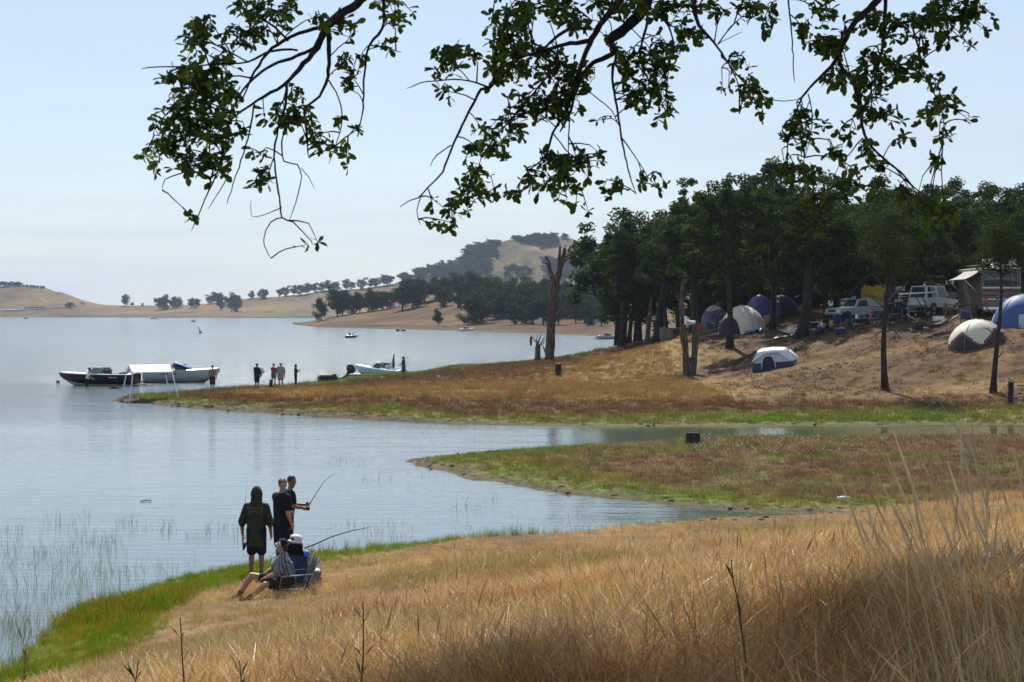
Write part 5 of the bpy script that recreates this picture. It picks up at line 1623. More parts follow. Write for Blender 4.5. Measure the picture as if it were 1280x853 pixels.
# black framed raft with yellow pad
p = on_ground(409.5, 123)
t = thing("swim_raft", "black framed raft box with a pale yellow pad on the shore", "raft", p, R(14))
m = MB()
for z in (.05, .36): 
    for s in (-1, 1): m.box((0, s * .4, z), (1.3, .07, .09)); 
for x in (-.62, 0, .62):
    for s in (-1, 1): m.box((x, s * .402, .2), (.12, .066, .30))
for x in (-.62, .62): m.box((x, 0, .2), (.06, .74, .28))
m.box((0, 0, .2), (1.2, .70, .30))
m.build("frame", M_BLACKVINYL, t, bevel=.01)
m = MB(); m.box((-.12, 0, .47), (.86, .74, .12)); m.build("pad", mat("pale_yellow_foam", (.62, .52, .22), .7), t, bevel=.03)
m = MB(); m.box((.48, 0, .48), (.26, .6, .15)); m.build("bag", M_BLACKVINYL, t, bevel=.03)
# far boats
p = W(439.5, 422.5)
b = speedboat("small dark green boat with two people far out on the lake", p, R(8), 2.5, 1.1, .55, [mat("dark_green_hull", (.03, .07, .05), .4), M_WHITE], M_WHITE, M_WHITE, None)
b2 = speedboat("white motor boat moored at the beach of the promontory", W(584, 414.2) + Vector((0, 0, .02)), R(15), 4.2, 1.7, .8, [M_WHITE, M_WHITE], M_CREAM, M_BLACKVINYL, M_DARKGLASS)
b3 = speedboat("grey cabin boat under a pale cover seen left of the grove trunks", W(760, 424), R(12), 4.4, 1.8, .75, [M_GREYHULL, M_BLACKVINYL], M_GREYHULL, M_GREYHULL, M_DARKGLASS, None, M_GREYFLY)
b4 = speedboat("tiny white boat far across the lake below the headland", W(33.5, 399), R(80), 6, 2.4, 1.8, [M_WHITE, M_WHITE], M_WHITE, M_WHITE, M_DARKGLASS)
b5 = speedboat("tiny white boat speeding along the far shore", W(192, 399), R(180), 6.5, 2.4, 1.3, [M_WHITE, M_WHITE], M_CREAM, M_WHITE, M_DARKGLASS)
b6 = speedboat("tiny dark boat in the middle of the lake below the far shore trees", W(241, 402.5), R(170), 2.3, 1.0, .7, [M_BLACKHULL, M_BLACKHULL], M_BLACKVINYL, M_BLACKVINYL, None)
def buoy(name, label, cat, loc, r, h, m_, lean=0.0):
    t = thing(name, label, cat, loc)
    mb = MB(); mb.ell((0, 0, r * .4), (r, r, r), 12, 8); mb.build("float", m_, t)
    mb = MB(); mb.tube([(0, 0, r), (lean, 0, h)], [r * .35, r * .2], 8); mb.build("stem", m_, t)
    return t
buoy("buoy", "small red buoy floating at the bow of the black ski boat", "buoy", W(72.5, 478.5), .14, .24, M_RED)
buoy("buoy", "dark leaning marker buoy alone on the open lake", "buoy", W(250.5, 416.5), .35, 1.6, M_BLACKVINYL, -.6)
for px, lab in ((497, "leftmost of the three dark floats off the promontory beach"), (502.5, "middle of the three dark floats off the promontory beach"), (505.5, "rightmost of the three dark floats off the promontory beach")):
    buoy("float", lab, "float", W(px, 414.2), .32 if px > 500 else .5, .6, M_BLACKVINYL)
dw = thing("driftwood", "dark piece of driftwood floating right of the wading man", "driftwood", W(143.5, 486), R(8))
m = MB(); m.tube([(-.4, 0, .02), (-.1, .03, .07), (.15, 0, .05), (.45, -.03, .0)], [.03, .07, .06, .02], 7); m.build("log", M_BARK, dw)
dw = thing("driftwood", "dark twig floating near the lower left reeds", "driftwood", W(182, 627), R(4))
m = MB(); m.tube([(-.15, 0, .01), (0, .02, .03), (.16, 0, .02)], [.008, .016, .006], 5); m.tube([(.12, 0, .02), (.13, .01, .08), (.1, 0, .11)], .005, 4); m.build("twig", M_BARK, dw)
# beach canopy frame
p = on_ground(193, 100)
t = thing("beach_canopy", "white gabled canopy on four splayed legs at the tip of the peninsula", "canopy", Vector((p.x - .05, p.y - 1.2, .02)), R(25))
M_CANOPYROOF = mat("white_canopy_cloth", (.80, .81, .82), .7, var=.04, scale=2)
M_CANOPYLEG = mat("pale_blue_white_tube", (.58, .66, .80), .4, var=.06)
zt = 1.72; rdg = 2.12
A = [(-1.12, -.85), (1.12, -.85), (1.12, .85), (-1.12, .85)]
rf = MB()
rf.add([(-1.16, -.9, zt - .02), (1.16, -.9, zt - .02), (1.16, 0, rdg), (-1.16, 0, rdg)], [(0, 1, 2, 3)])
rf.add([(-1.16, .9, zt - .02), (1.16, .9, zt - .02), (1.16, 0, rdg), (-1.16, 0, rdg)], [(3, 2, 1, 0)])
rf.build("roof", M_CANOPYROOF, t, smooth=False, solid=.02)
for (x, y), (dx, dy) in zip(A, [(-.28, -.2), (.42, -.2), (.42, .2), (-.28, .2)]):
    m = MB(); m.tube([(x, y, zt), (x + dx * .9, y + dy, .0), (x + dx * .95, y + dy, -.15)], [.035, .032, .03], 8); m.build("leg", M_CANOPYLEG, t)
m = MB()
for i in range(4):
    a, b_ = A[i], A[(i + 1) % 4]; m.tube([(a[0], a[1], zt), (b_[0], b_[1], zt)], .03, 6)
for x in (-1.12, 1.12): m.tube([(x, -.85, zt), (x, 0, rdg - .03), (x, .85, zt)], .028, 6)
m.build("roof_frame", M_CANOPYLEG, t)
vl_ = MB()
for s in (-1.17, 1.17):
    pts = []
    for k in range(13):
        u = -0.9 + 1.8 * k / 12
        top = rdg - (rdg - zt) * abs(u) / .9
        vl_.add([(s, u, top), (s, u + .15, rdg - (rdg - zt) * min(1, abs(u + .15) / .9)), (s, u + .15, rdg - (rdg - zt) * min(1, abs(u + .15) / .9) - .16), (s, u + .075, top - .22), (s, u, top - .16)], [(0, 1, 2, 3, 4)]) if k < 12 else None
vl_.build("valance", M_CANOPYROOF, t, smooth=False, solid=.008)

# ------------------------------------------------------------------ tents
def pitch_on_slope(root, rx, ry, rz):
    """a tent stands on the slope it is pitched on: tilt it with the ground"""
    x, y = root.location.x, root.location.y
    zs = [gz(x + a * rx, y + b * ry) for a in (-1, 1) for b in (-1, 1)]
    sx = ((zs[2] + zs[3]) - (zs[0] + zs[1])) / (4 * rx); sy = ((zs[1] + zs[3]) - (zs[0] + zs[2])) / (4 * ry)
    n = Vector((-sx * .45, -sy * .6, 1)).normalized()
    q = Vector((0, 0, 1)).rotation_difference(n)
    root.rotation_euler = (q.to_matrix() @ Matrix.Rotation(rz, 3, 'Z')).to_euler()
    root.location.z = sum(zs) / 4 - .12
def dome_tent(label, loc, rz, rx, ry, h, mats_, pick, parts_extra=None, sq=.55, n=64, m=18, flat=2.2, group=None, door=None, poles=True, pole_m=None):
    """dome from a squarish base; pick(theta, t) -> material slot (t 0 at the ground, 1 at the top)"""
    loc = Vector(loc)
    root = thing("dome_tent", label, "tent", loc, rz, group)
    if loc.y < 200: pitch_on_slope(root, rx, ry, rz)
    mb = MB(); rows = []
    def surf(th, t, off=0.0):
        c, s_ = math.cos(th), math.sin(th)
        k = 1.0 / (abs(c) ** (2 / sq * .5 + 1) + abs(s_) ** (2 / sq * .5 + 1)) ** (1 / (2 / sq * .5 + 1))
        r = (1 - t ** flat) ** (.62) if t < 1 else 0
        r = max(r, 0)
        # fabric sags between the poles, which run to the corners
        sag = 1 - .05 * math.sin(math.pi * t) * (math.cos(4 * th) * .5 + .5)
        q = r * k * sag
        return Vector(((rx + off) * c * q, (ry + off) * s_ * q, h * t + off * t))
    slots = {}
    for i in range(m):
        for k in range(n):
            t0, t1 = i / m, (i + 1) / m; a0, a1 = 2 * math.pi * k / n, 2 * math.pi * (k + 1) / n
            mi = pick((a0 + a1) / 2, (t0 + t1) / 2)
            slots.setdefault(mi, MB()).add([surf(a0, t0), surf(a1, t0), surf(a1, t1), surf(a0, t1)], [(0, 1, 2, 3)])
    names = mats_
    for mi, mbb in slots.items():
        nm, mt = names[mi]
        o = mbb.build(nm, mt, root, smooth=True)
        bmm = bmesh.new(); bmm.from_mesh(o.data); bmesh.ops.remove_doubles(bmm, verts=bmm.verts, dist=.0008); bmm.to_mesh(o.data); bmm.free()
    if poles:
        for k in range(2):
            pl = MB(); a = math.pi / 4 + k * math.pi / 2
            pl.tube([surf(a, t, .015) for t in np.linspace(0, .999, 12)] + [surf(a + math.pi, t, .015) for t in np.linspace(.999, 0, 12)], .014, 5)
            pl.build("pole", pole_m or M_GREYMETAL, root)
    if door is not None:
        # arched opening: dark panel set into the wall, with a piped rim
        th0, half, top, dm, rim = door
        V = []; rimp = []
        for k in range(17):
            u = -1 + 2 * k / 16
            tt = top * math.sqrt(max(0, 1 - abs(u) ** 2.6))
            V.append(([surf(th0 + half * u, tq * tt, .02) for tq in np.linspace(0, 1, 6)]))
            rimp.append(surf(th0 + half * u, tt, .03))
        d = MB(); d.grid(V); d.build("door", dm, root)
        rm = MB(); rm.tube(rimp, .02, 5); rm.build("door_trim", rim, root)
    return root

# front tent: grey-white fly over navy walls
p = on_ground(970, 114)
t = thing("cabin_tent", "grey white tent with navy lower walls and an arched dark door, alone on the slope", "tent", p, R(-14))
pitch_on_slope(t, 1.4, 1.0, R(-14))
def loft(ring, z): return [(x, y, z) for x, y in ring]
base = [(-1.5, -1.05), (1.3, -1.05), (1.55, 1.05), (-1.4, 1.05)]
mid = [(-1.34, -.93), (1.1, -.93), (1.25, .9), (-1.24, .9)]
up_ = [(-1.05, -.62), (.82, -.62), (.9, .6), (-.95, .6)]
m = MB(); m.grid([loft(base, 0), loft(mid, .52)], close=True); m.build("lower_wall", M_NAVY, t, smooth=False)
m = MB(); m.grid([loft(mid, .522), loft(up_, 1.12)], close=True); m.build("upper_wall", M_GREYFLY, t, smooth=False)
rnd = random.Random(4)
rows = []
for i in range(9):
    u = i / 8; r = []
    for j in range(7):
        w = j / 6
        x = -1.12 + 2.05 * u; y = -.72 + 1.44 * w
        z = 1.13 + .33 * (1 - (2 * w - 1) ** 2) * (1 - .35 * (2 * u - 1) ** 2) + .06 * (abs(math.sin(u * 9.4)) - .5) * (1 if 0 < j < 6 else .5)
        r.append((x, y, z + rnd.uniform(-.012, .012)))
    rows.append(r)
m = MB(); m.grid(rows); m.build("roof_fly", M_WHITEFLY, t, smooth=True, solid=.02)
m = MB()
m.add([(.25, -.76, 1.2), (.95, -.72, 1.22), (1.16, -1.02, .50)], [(0, 1, 2)]); m.add([(.95, -.70, 1.22), (.98, .72, 1.2), (1.55, .6, .62), (1.18, -1.0, .52)], [(0, 3, 2, 1)])
m.build("side_fly", M_WHITEFLY, t, smooth=False, solid=.015)
m = MB(); m.add([(-1.10, -.74, 1.2), (-.55, -.78, 1.15), (-1.46, -1.02, .62)], [(0, 2, 1)]); m.add([(-1.12, -.72, 1.2), (-1.12, .7, 1.2), (-1.42, .7, .7), (-1.48, -.98, .62)], [(0, 1, 2, 3)]); m.build("side_fly", M_WHITEFLY, t, smooth=False, solid=.015)
V = []; rim = []
for k in range(15):
    u = -1 + 2 * k / 14
    zt_ = .12 + .84 * math.sqrt(max(0, 1 - abs(u) ** 3))
    col_ = []
    for q in range(5):
        z = .12 + (zt_ - .12) * q / 4
        y = (-1.05 + .12 * min(z / .52, 1) if z <= .52 else -.93 + .31 * (z - .52) / .6) - .02
        col_.append((-.38 + .47 * u, y, z))
    V.append(col_); rim.append((col_[-1][0], col_[-1][1] - .01, col_[-1][2]))
m = MB(); m.grid(V); m.build("door", M_TENTINSIDE, t)
m = MB(); m.tube(rim, .03, 5); m.build("door_trim", M_WHITEFLY, t)
m = MB(); m.tube([(1.1, -1.0, 1.0), (1.5, -1.4, .05)], .008, 4); m.build("guy_line", M_WHITE, t)

def pick_dome(th, t): return 0
# cream dome with dark arched mouth
p = on_ground(929, 138)
dome_tent("big cream dome tent with a dark violet arched mouth, left side of the camp", p + Vector((0, 0, -.03)), R(-30), 1.9, 1.7, 2.25, {0: ("fly", M_CREAMFLY), 1: ("rear_fly", M_PURPLEFLY)},
          lambda th, t: 0, door=(R(248), .62, .60, M_TENTINSIDE, M_MAROON), sq=.8)
p = on_ground(951, 141)
dome_tent("tall violet blue dome tent right behind the cream one", p, R(15), 1.45, 1.4, 2.5, {0: ("fly", M_PURPLEFLY), 1: ("wall", M_TAN)}, lambda th, t: 1 if t < .34 and abs(th - R(300)) < .7 else 0, sq=.8)
M_PATTERN = mat("patterned_navy_nylon", (.055, .06, .13), .6, var=.9, scale=5)
p = on_ground(895, 144)
dome_tent("navy and grey patterned dome tent at the left end of the camp", p, R(20), 1.25, 1.2, 1.95, {0: ("fly", M_PATTERN), 1: ("vent_cap", M_TAN)}, lambda th, t: 1 if t > .80 else 0, sq=.8)
p = on_ground(974, 143)
dome_tent("dark dome tent with pale pole sleeves behind the straight trunked oak", p + Vector((.2, 0, 0)), R(10), 1.6, 1.3, 1.95, {0: ("fly", M_NAVY), 1: ("wall", M_BLACKVINYL)}, lambda th, t: 1 if t < .5 else 0, pole_m=M_TAN, sq=.8)
# white and dark brown dome at the right
def pick_wd(th, t):
    # fly comes down to points at the corners and between them in the middle of the long sides
    a = abs(((th - R(258) + math.pi / 4) % (math.pi / 2)) - math.pi / 4) / (math.pi / 4)
    lim = .16 + .50 * a
    if t > lim + .05: return 0
    if t > lim - .05: return 1
    if t > .42: return 3
    return 2
p = on_ground(1222, 103)
dome_tent("white topped dome tent with black lower walls and maroon edging at the right", p + Vector((0, 0, -.03)), R(8), 1.75, 1.5, 1.72, {0: ("fly", M_CREAMFLY), 1: ("edging", M_MAROON), 2: ("lower_wall", M_BLACKVINYL), 3: ("wall", M_BROWNNET)}, pick_wd, sq=.8, flat=2.4)
p = on_ground(1277, 107)
def pick_bl(th, t):
    if t < .42 and math.cos(3 * (th - R(285))) > .2: return 1
    return 0
dome_tent("large blue dome tent at the right edge behind the white topped tent", p + Vector((.1, 0, -.03)), R(-12), 2.0, 1.7, 2.2, {0: ("fly", M_BLUECLOTH), 1: ("wall", M_GREYFLY)}, pick_bl, sq=.8, flat=2.3)

# ------------------------------------------------------------------ vehicles
def car(name, label, cat, loc, rz, L, Wd, H, paint, kind="suv", scale=1.0, glass=None, gz0=.32):
    root = thing(name, label, cat, loc, rz, None, scale)
    glass = glass or M_DARKGLASS
    zb = 1.02 if kind != "van" else 1.15
    bl = MB()
    prof = [(-L / 2 + .02, .42), (-L / 2, .7), (-L / 2 + .04, zb), (.13 * L, zb + .02), (L / 2 - .18, zb - .08), (L / 2 - .02, zb - .22), (L / 2, .5), (L / 2 - .1, .38), (-L / 2 + .1, .36)]
    bl.prism(prof, -Wd / 2, Wd / 2)
    xr0, xr1 = {"suv": (-L / 2 + .08, .14 * L), "pickup": (-.16 * L, .15 * L), "van": (-L / 2 + .06, .30 * L)}[kind]
    rk = .42 if kind != "van" else .3
    rb_ = .16 if kind == "suv" else .12
    body = bl.build("body", paint, root, bevel=.05, sharp=40)
    cb = MB(); w0, w1 = Wd * .47, Wd * .40
    zc = zb + .004
    vs = [(xr0, -w0, zc), (xr1, -w0, zc), (xr1, w0, zc), (xr0, w0, zc), (xr0 + rb_, -w1, H), (xr1 - rk, -w1, H), (xr1 - rk, w1, H), (xr0 + rb_, w1, H)]
    cb.add(vs, [(0, 1, 5, 4), (2, 3, 7, 6), (4, 5, 6, 7), (1, 2, 6, 5), (3, 0, 4, 7), (3, 2, 1, 0)])
    cb.build("cabin", paint, root, bevel=.03, sharp=30)
    def panel(a, b, c, d, inset, name, off):
        P4 = [Vector(q) for q in (a, b, c, d)]
        ctr = sum(P4, Vector()) / 4
        nrm = (P4[1] - P4[0]).cross(P4[3] - P4[0]).normalized()
        Q = [ctr + (q - ctr) * inset + nrm * off for q in P4]
        g = MB(); g.add(Q, [(0, 1, 2, 3)]); g.build(name, glass, root, smooth=False, solid=.01)
    V_ = [Vector(v) for v in vs]
    panel(V_[1], V_[2], V_[6], V_[5], .86, "windscreen", .012)
    panel(V_[3], V_[0], V_[4], V_[7], .80, "rear_window", .012)
    for s, (a, b, c, d) in ((-1, (0, 1, 5, 4)), (1, (2, 3, 7, 6))):
        nwin = 2 if kind != "pickup" else 1
        for k in range(nwin):
            A_, B_, C_, D_ = V_[a], V_[b], V_[c], V_[d]
            f0, f1 = k / nwin, (k + 1) / nwin
            panel(A_.lerp(B_, f0), A_.lerp(B_, f1), D_.lerp(C_, f1), D_.lerp(C_, f0), .82, "side_window", .012)
    for x in (-L * .31, L * .32):
        for s in (-1, 1):
            w = MB(); w.cyl((x, s * (Wd / 2 - .19), .36), (x, s * (Wd / 2 + .03), .36), .37, n=20)
            wh = w.build("wheel", M_RUBBER, root, sharp=40, bevel=.02)
            w = MB(); w.cyl((x, s * (Wd / 2 + .028), .36), (x, s * (Wd / 2 + .045), .36), .21, n=16); w.build("rim", M_GREYMETAL, wh, sharp=40)
    for s in (-1, 1):
        h = MB(); h.cyl((L / 2 - .06, s * Wd * .36, zb - .28), (L / 2 + .015, s * Wd * .36, zb - .28), .10, n=12); h.build("headlight", M_CHROME, root, sharp=40)
        h = MB(); h.box((-L / 2 + .005, s * Wd * .42, zb - .18), (.05, .12, .22)); h.build("tail_light", M_RED, root, bevel=.01)
        h = MB(); h.box((xr1 - .3, s * (Wd / 2 + .08), zb + .1), (.1, .16, .13)); h.build("mirror", M_BLACKVINYL, root, bevel=.02)
        h = MB(); h.box((.02 * L, s * (Wd / 2 + .01), zb - .16), (.14, .025, .03)); h.build("door_handle", M_BLACKVINYL, root)
    for x in (-L / 2 - .04, L / 2 + .04):
        h = MB(); h.box((x, 0, .5), (.12, Wd * .98, .17)); h.build("bumper", M_GREYMETAL, root, bevel=.03)
    g = MB(); g.box((L / 2 + .005, 0, zb - .3), (.03, Wd * .5, .17)); g.build("grille", M_BLACKVINYL, root)
    if kind == "pickup":
        x0, x1 = -L / 2 + .08, xr0 - .06
        bd = MB(); bd.box(((x0 + x1) / 2, 0, zb + .008), (x1 - x0, Wd * .82, .012)); bd.build("bed_liner", M_BLACKVINYL, root)
    return root
M_CARWHITE = mat("cream_white_car_paint", (.62, .61, .54), .35, var=.06, scale=1.5, coat=.4)
M_CARSILVER = mat("silver_car_paint", (.52, .54, .56), .3, .3, var=.06, scale=1.5, coat=.4)
M_CARBLUE = mat("blue_grey_car_paint", (.16, .21, .30), .3, .2, var=.08, scale=1.5, coat=.4)
p = on_ground(1169, 127); p.z += .15
car("parked_car", "boxy cream white off road car with dark side windows, parked behind the hammock", "car", p, R(38), 4.2, 1.75, 1.95, M_CARWHITE, "suv", 1.02)
p = on_ground(1184, 141); p.z += .35
car("parked_car", "blue grey car with round headlights parked beyond the boxy cream white car", "car", p, R(-28), 4.3, 1.8, 1.65, M_CARBLUE, "suv", .95)
p = on_ground(1069, 128); p.z += .45
car("parked_car", "silver white pickup facing left in front of the yellow covered van", "pickup", p, R(208), 4.6, 1.8, 1.65, M_CARSILVER, "pickup", .95)
p = on_ground(1088, 137); p.z += .35
v = car("parked_van", "white van half hidden under a bright yellow tarp", "van", p, R(186), 4.6, 1.85, 2.05, M_WHITE, "van", .95)
tp_ = thing("tarp", "bright yellow tarp draped over the side of the white van", "tarp", p + Vector((.25, -.35, 0)), R(4))
rows = []
for i in range(12):
    u = i / 11; r = []
    for j in range(9):
        w = j / 8
        x = -1.45 + 2.7 * u
        if w < .5: y = .5 - 1.1 * (w / .5); z = 2.03 + .04 * math.sin(u * 9)
        else: y = -.62 - .18 * (w - .5) / .5; z = 2.03 - (1.1 - .3 * math.sin(u * 5)) * (w - .5) / .5 + .03 * math.sin(u * 14)
        r.append((x, y + .04 * math.sin(u * 17 + w * 3), z))
    rows.append(r)
m = MB(); m.grid(rows); m.build("cloth", M_YELLOW, tp_, solid=.02)
# motor home with awning
p = on_ground(1252, 119)
rv = thing("motor_home", "tall brown and cream motor home with a loaded white roof and a side awning", "motor home", p, R(0))
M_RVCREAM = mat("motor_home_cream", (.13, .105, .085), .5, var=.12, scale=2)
M_RVBROWN = mat("motor_home_brown_stripe", (.12, .06, .04), .5, var=.2)
RW, RH, RL = 2.75, 3.35, 6.5
m = MB(); m.box((0, RL / 2, RH / 2 + .25), (RW, RL, RH - .5)); m.build("body", M_RVCREAM, rv, bevel=.12, sharp=40)
m = MB(); m.box((0, RL / 2, RH + .03), (RW * .98, RL * .99, .10)); m.build("roof", M_WHITE, rv, bevel=.03)
m = MB(); m.box((0, -.006, 2.62), (RW * .86, .03, .86)); w_ = m.build("rear_window", M_DARKGLASS, rv, bevel=.01)
m = MB()
for z in (2.17, 3.07): m.box((0, -.012, z), (RW * .90, .05, .05))
for x in (-1, 1): m.box((x * RW * .44, -.012, 2.62), (.05, .048, .85))
m.build("frame", M_RVCREAM, w_)
for z, hgt, mt in ((2.02, .10, M_WHITE), (1.86, .16, M_RVBROWN), (1.5, .08, M_RVBROWN), (1.22, .07, M_WHITE)):
    m = MB(); m.box((0, -.004, z), (RW * .97, .02, hgt)); m.build("stripe", mt, rv)
for s in (-1, 1):
    m = MB(); m.box((s * 1.1, -.02, 1.05), (.2, .05, .42)); m.build("tail_light", M_RED, rv)
    m = MB(); m.cyl((s * (RW / 2 - .28), 1.4, .42), (s * (RW / 2 + .01), 1.4, .42), .42, n=18); m.build("wheel", M_RUBBER, rv, sharp=40)
m = MB(); m.box((0, -.12, .55), (RW * .96, .22, .28)); m.build("bumper", M_CHROME, rv, bevel=.03)
m = MB()
for x in (.72, 1.08): m.tube([(x, -.10, .8), (x, -.10, 3.3), (x, .05, 3.5)], .022, 6)
for k in range(8): m.tube([(.72, -.10, 1.0 + k * .3), (1.08, -.10, 1.0 + k * .3)], .018, 5)
m.build("ladder", M_GREYMETAL, rv)
m = MB(); m.box((.1, 1.6, RH + .28), (.75, 1.0, .36), taper=.85); m.build("air_conditioner", M_WHITE, rv, bevel=.06)
m = MB()
for s in (-1, 1): m.tube([(s * 1.15, .15, RH + .12), (s * 1.15, .15, RH + .3), (s * 1.15, 5, RH + .3)], .02, 5)
m.tube([(-1.15, .15, RH + .3), (1.15, .15, RH + .3)], .02, 5); m.build("roof_rack", M_CHROME, rv)
aw = MB(); rows = []
for i in range(7):
    u = i / 6; rows.append([(-RW / 2 - .02 - 1.1 * u, y, RH - .12 - .62 * u - .06 * math.sin(math.pi * u)) for y in np.linspace(.3, 4.6, 7)])
aw.grid(rows); aw.build("awning", mat("awning_cloth", (.32, .29, .24), .7, var=.12), rv, solid=.02)
for y in (.3, 4.6):
    m = MB(); m.tube([(-RW / 2 - 1.12, y, RH - .76), (-RW / 2 - .02, y, 1.45)], .03, 6); m.build("awning_arm", M_CHROME, rv)
def simple(name, label, cat, px, d, rz=0.0, dz=0.0, dx=0.0):
    p = on_ground(px, d); return thing(name, label, cat, p + Vector((dx, 0, dz)), rz)
def roofbox(name, label, cat, off, size, mt, band):
    t = thing(name, label, cat, rv.location + Vector(off))
    m = MB(); m.box((0, 0, size[2] / 2), size, taper=.9); m.build("body", mt, t, bevel=.04)
    m = MB(); m.box((0, 0, size[2] + .01), (size[0] * .92, size[1] * .92, .03)); m.build("lid", mt, t, bevel=.01)
    for s in (-1, 1):
        m = MB(); m.box((s * size[0] * .25, -size[1] / 2 - .0, size[2] * .55), (.05, .03, size[2] * .8)); m.build("strap", band, t)
    return t
roofbox("storage_box", "pale storage box strapped on the motor home roof", "box", (-.75, .75, RH + .31), (.7, .6, .38), M_WHITE, M_BLACKVINYL)
roofbox("storage_box", "grey storage box at the right of the motor home roof", "box", (1.0, .8, RH + .31), (.4, .6, .34), M_GREYHULL, M_BLACKVINYL)

# ------------------------------------------------------------------ camp furniture
def camp_chair(label, px, d, rz, cloth, dz=0.0, scale=1.0, loc=None):
    p = loc if loc is not None else on_ground(px, d) + Vector((0, 0, dz))
    t = thing("camp_chair", label, "chair", p, rz, None, scale)
    # faces local -Y
    m = MB(); m.grid([[(x, y, .42 - .05 * math.cos(x * 5)) for x in np.linspace(-.27, .27, 7)] for y in np.linspace(-.26, .22, 4)]); m.build("seat", cloth, t, solid=.015)
    m = MB(); m.grid([[(x, .22 + .22 * u + .04 * math.cos(x * 5), .40 + .52 * u) for x in np.linspace(-.27, .27, 7)] for u in np.linspace(0, 1, 6)]); m.build("backrest", cloth, t, solid=.015)
    for s in (-1, 1):
        m = MB(); m.tube([(s * .30, -.28, .0), (s * -.0 + s * .26, .22, .42)], .012, 6); m.build("leg", M_GREYMETAL, t)
        m = MB(); m.tube([(s * .30, .30, .0), (s * .28, -.26, .42), (s * .29, -.27, .62)], .012, 6); m.build("leg", M_GREYMETAL, t)
        m = MB(); m.tube([(s * .28, .24, .3), (s * .28, .45, .95)], .012, 6); m.build("back_post", M_GREYMETAL, t)
        m = MB(); m.box((s * .30, -.02, .63), (.07, .5, .02)); m.build("armrest", cloth, t, bevel=.008)
    m = MB(); m.tube([(-.30, -.28, .02), (.30, .30, .02)], .010, 5); m.build("brace", M_GREYMETAL, t)
    return t
camp_chair("red folding chair at the left end of the camp beside the forked snag", 876, 141, R(20), M_RED)
camp_chair("red folding chair beside the cream dome tent's mouth", 902.5, 139.5, R(-15), M_RED)
camp_chair("navy folding chair in front of the patterned dome tent", 889, 140, R(5), M_NAVY)
camp_chair("blue folding chair left of the silver pickup's bumper", 1043.5, 127, R(195), M_BLUECLOTH, .15, 1.15)
camp_chair("dark blue folding chair right in front of the silver pickup's wheel", 1056.5, 126, R(178), M_NAVY, .12, 1.2)
camp_chair("navy folding chair right of the bare twigged oak", 1121, 122, R(170), M_NAVY, 0, 1.1)
camp_chair("dark folding chair farther right of the bare twigged oak", 1131, 122.5, R(150), M_BLACKVINYL, 0, 1.0)
camp_chair("violet folding chair between the hammock and the white topped tent", 1207.5, 113, R(160), mat("violet_cloth", (.09, .05, .22), .6), 0, 1.15)
# dark blue duffel
t = simple("duffel_bag", "round dark blue bag standing on the slope right of the stout oak", "bag", 1024.5, 126.5)
m = MB(); m.ell((0, 0, .28), (.34, .28, .32)); m.build("bag", M_NAVY, t)
m = MB(); m.tube([(-.15, -.1, .52), (-.1, -.1, .68), (.1, -.1, .68), (.15, -.1, .52)], .02, 6); m.build("handle", M_WHITE, t)
m = MB(); m.box((-.18, -.26, .28), (.12, .05, .16)); m.build("patch", M_RED, t)
def cooler(label, px, d, rz, body_m, lid_m, sz=(.6, .4, .38), dz=0, loc=None):
    p = loc if loc is not None else on_ground(px, d) + Vector((0, 0, dz))
    t = thing("cooler", label, "cooler", p, rz)
    m = MB(); m.box((0, 0, sz[2] * .42), (sz[0], sz[1], sz[2] * .84), taper=1.04); m.build("body", body_m, t, bevel=.02)
    m = MB(); m.box((0, 0, sz[2] * .93), (sz[0] * 1.06, sz[1] * 1.08, sz[2] * .17)); m.build("lid", lid_m, t, bevel=.02)
    for s in (-1, 1):
        m = MB(); m.tube([(s * sz[0] * .53, -sz[1] * .2, sz[2] * .6), (s * sz[0] * .6, -sz[1] * .2, sz[2] * .5), (s * sz[0] * .6, sz[1] * .2, sz[2] * .5), (s * sz[0] * .53, sz[1] * .2, sz[2] * .6)], .012, 5); m.build("handle", lid_m, t)
    return t
cooler("white lidded dark cooler under the camp table", 1066, 124, R(10), M_NAVY, M_WHITE)
cooler("white cooler on the ground beside the dark dome tent", 989, 132, R(-5), M_WHITE, M_WHITE)
cooler("small white cooler between the hammock and the cream white car", 1173, 119, R(12), M_WHITE, M_WHITE, (.7, .4, .35))
cooler("grey cooler right of the stout oak, behind the dark blue bag", 1032, 131, R(12), M_GREYHULL, M_WHITE)
# camp table with things on it
t = simple("folding_table", "low camp table crowded with supplies in front of the silver pickup", "table", 1079, 123, R(3))
m = MB(); m.box((0, 0, .68), (1.5, .7, .035)); m.build("tabletop", M_GREYMETAL, t, bevel=.01)
for sx in (-1, 1):
    for sy in (-1, 1):
        m = MB(); m.tube([(sx * .68, sy * .3, .67), (sx * .72, sy * .32, 0)], .016, 6); m.build("leg", M_GREYMETAL, t)
tl = t.location
def jug(label, off, r, h, mt, name="water_jug", cat="jug"):
    q = thing(name, label, cat, tl + Vector(off))
    m = MB(); m.tube([(0, 0, 0), (0, 0, h * .8), (0, 0, h)], [r, r, r * .6], 12); m.build("body", mt, q, sharp=40)
    m = MB(); m.tube([(0, 0, h), (0, 0, h + .05)], r * .4, 10); m.build("cap", M_WHITE, q)
jug("blue domed water jug on the camp table", (.05, 0, .70), .16, .32, M_BLUECLOTH)
jug("white bottle at the left end of the camp table", (-.5, -.1, .70), .09, .28, M_WHITE, "bottle", "bottle")
jug("red canister at the right end of the camp table", (.55, .05, .70), .11, .30, M_RED, "canister", "canister")
jug("teal bottle beside the blue domed jug on the camp table", (-.25, .1, .70), .06, .3, M_TEALGLASS, "bottle", "bottle")
t = simple("grill", "small dark barbecue grill on thin legs left of the duffel bag", "grill", 1013, 127.5)
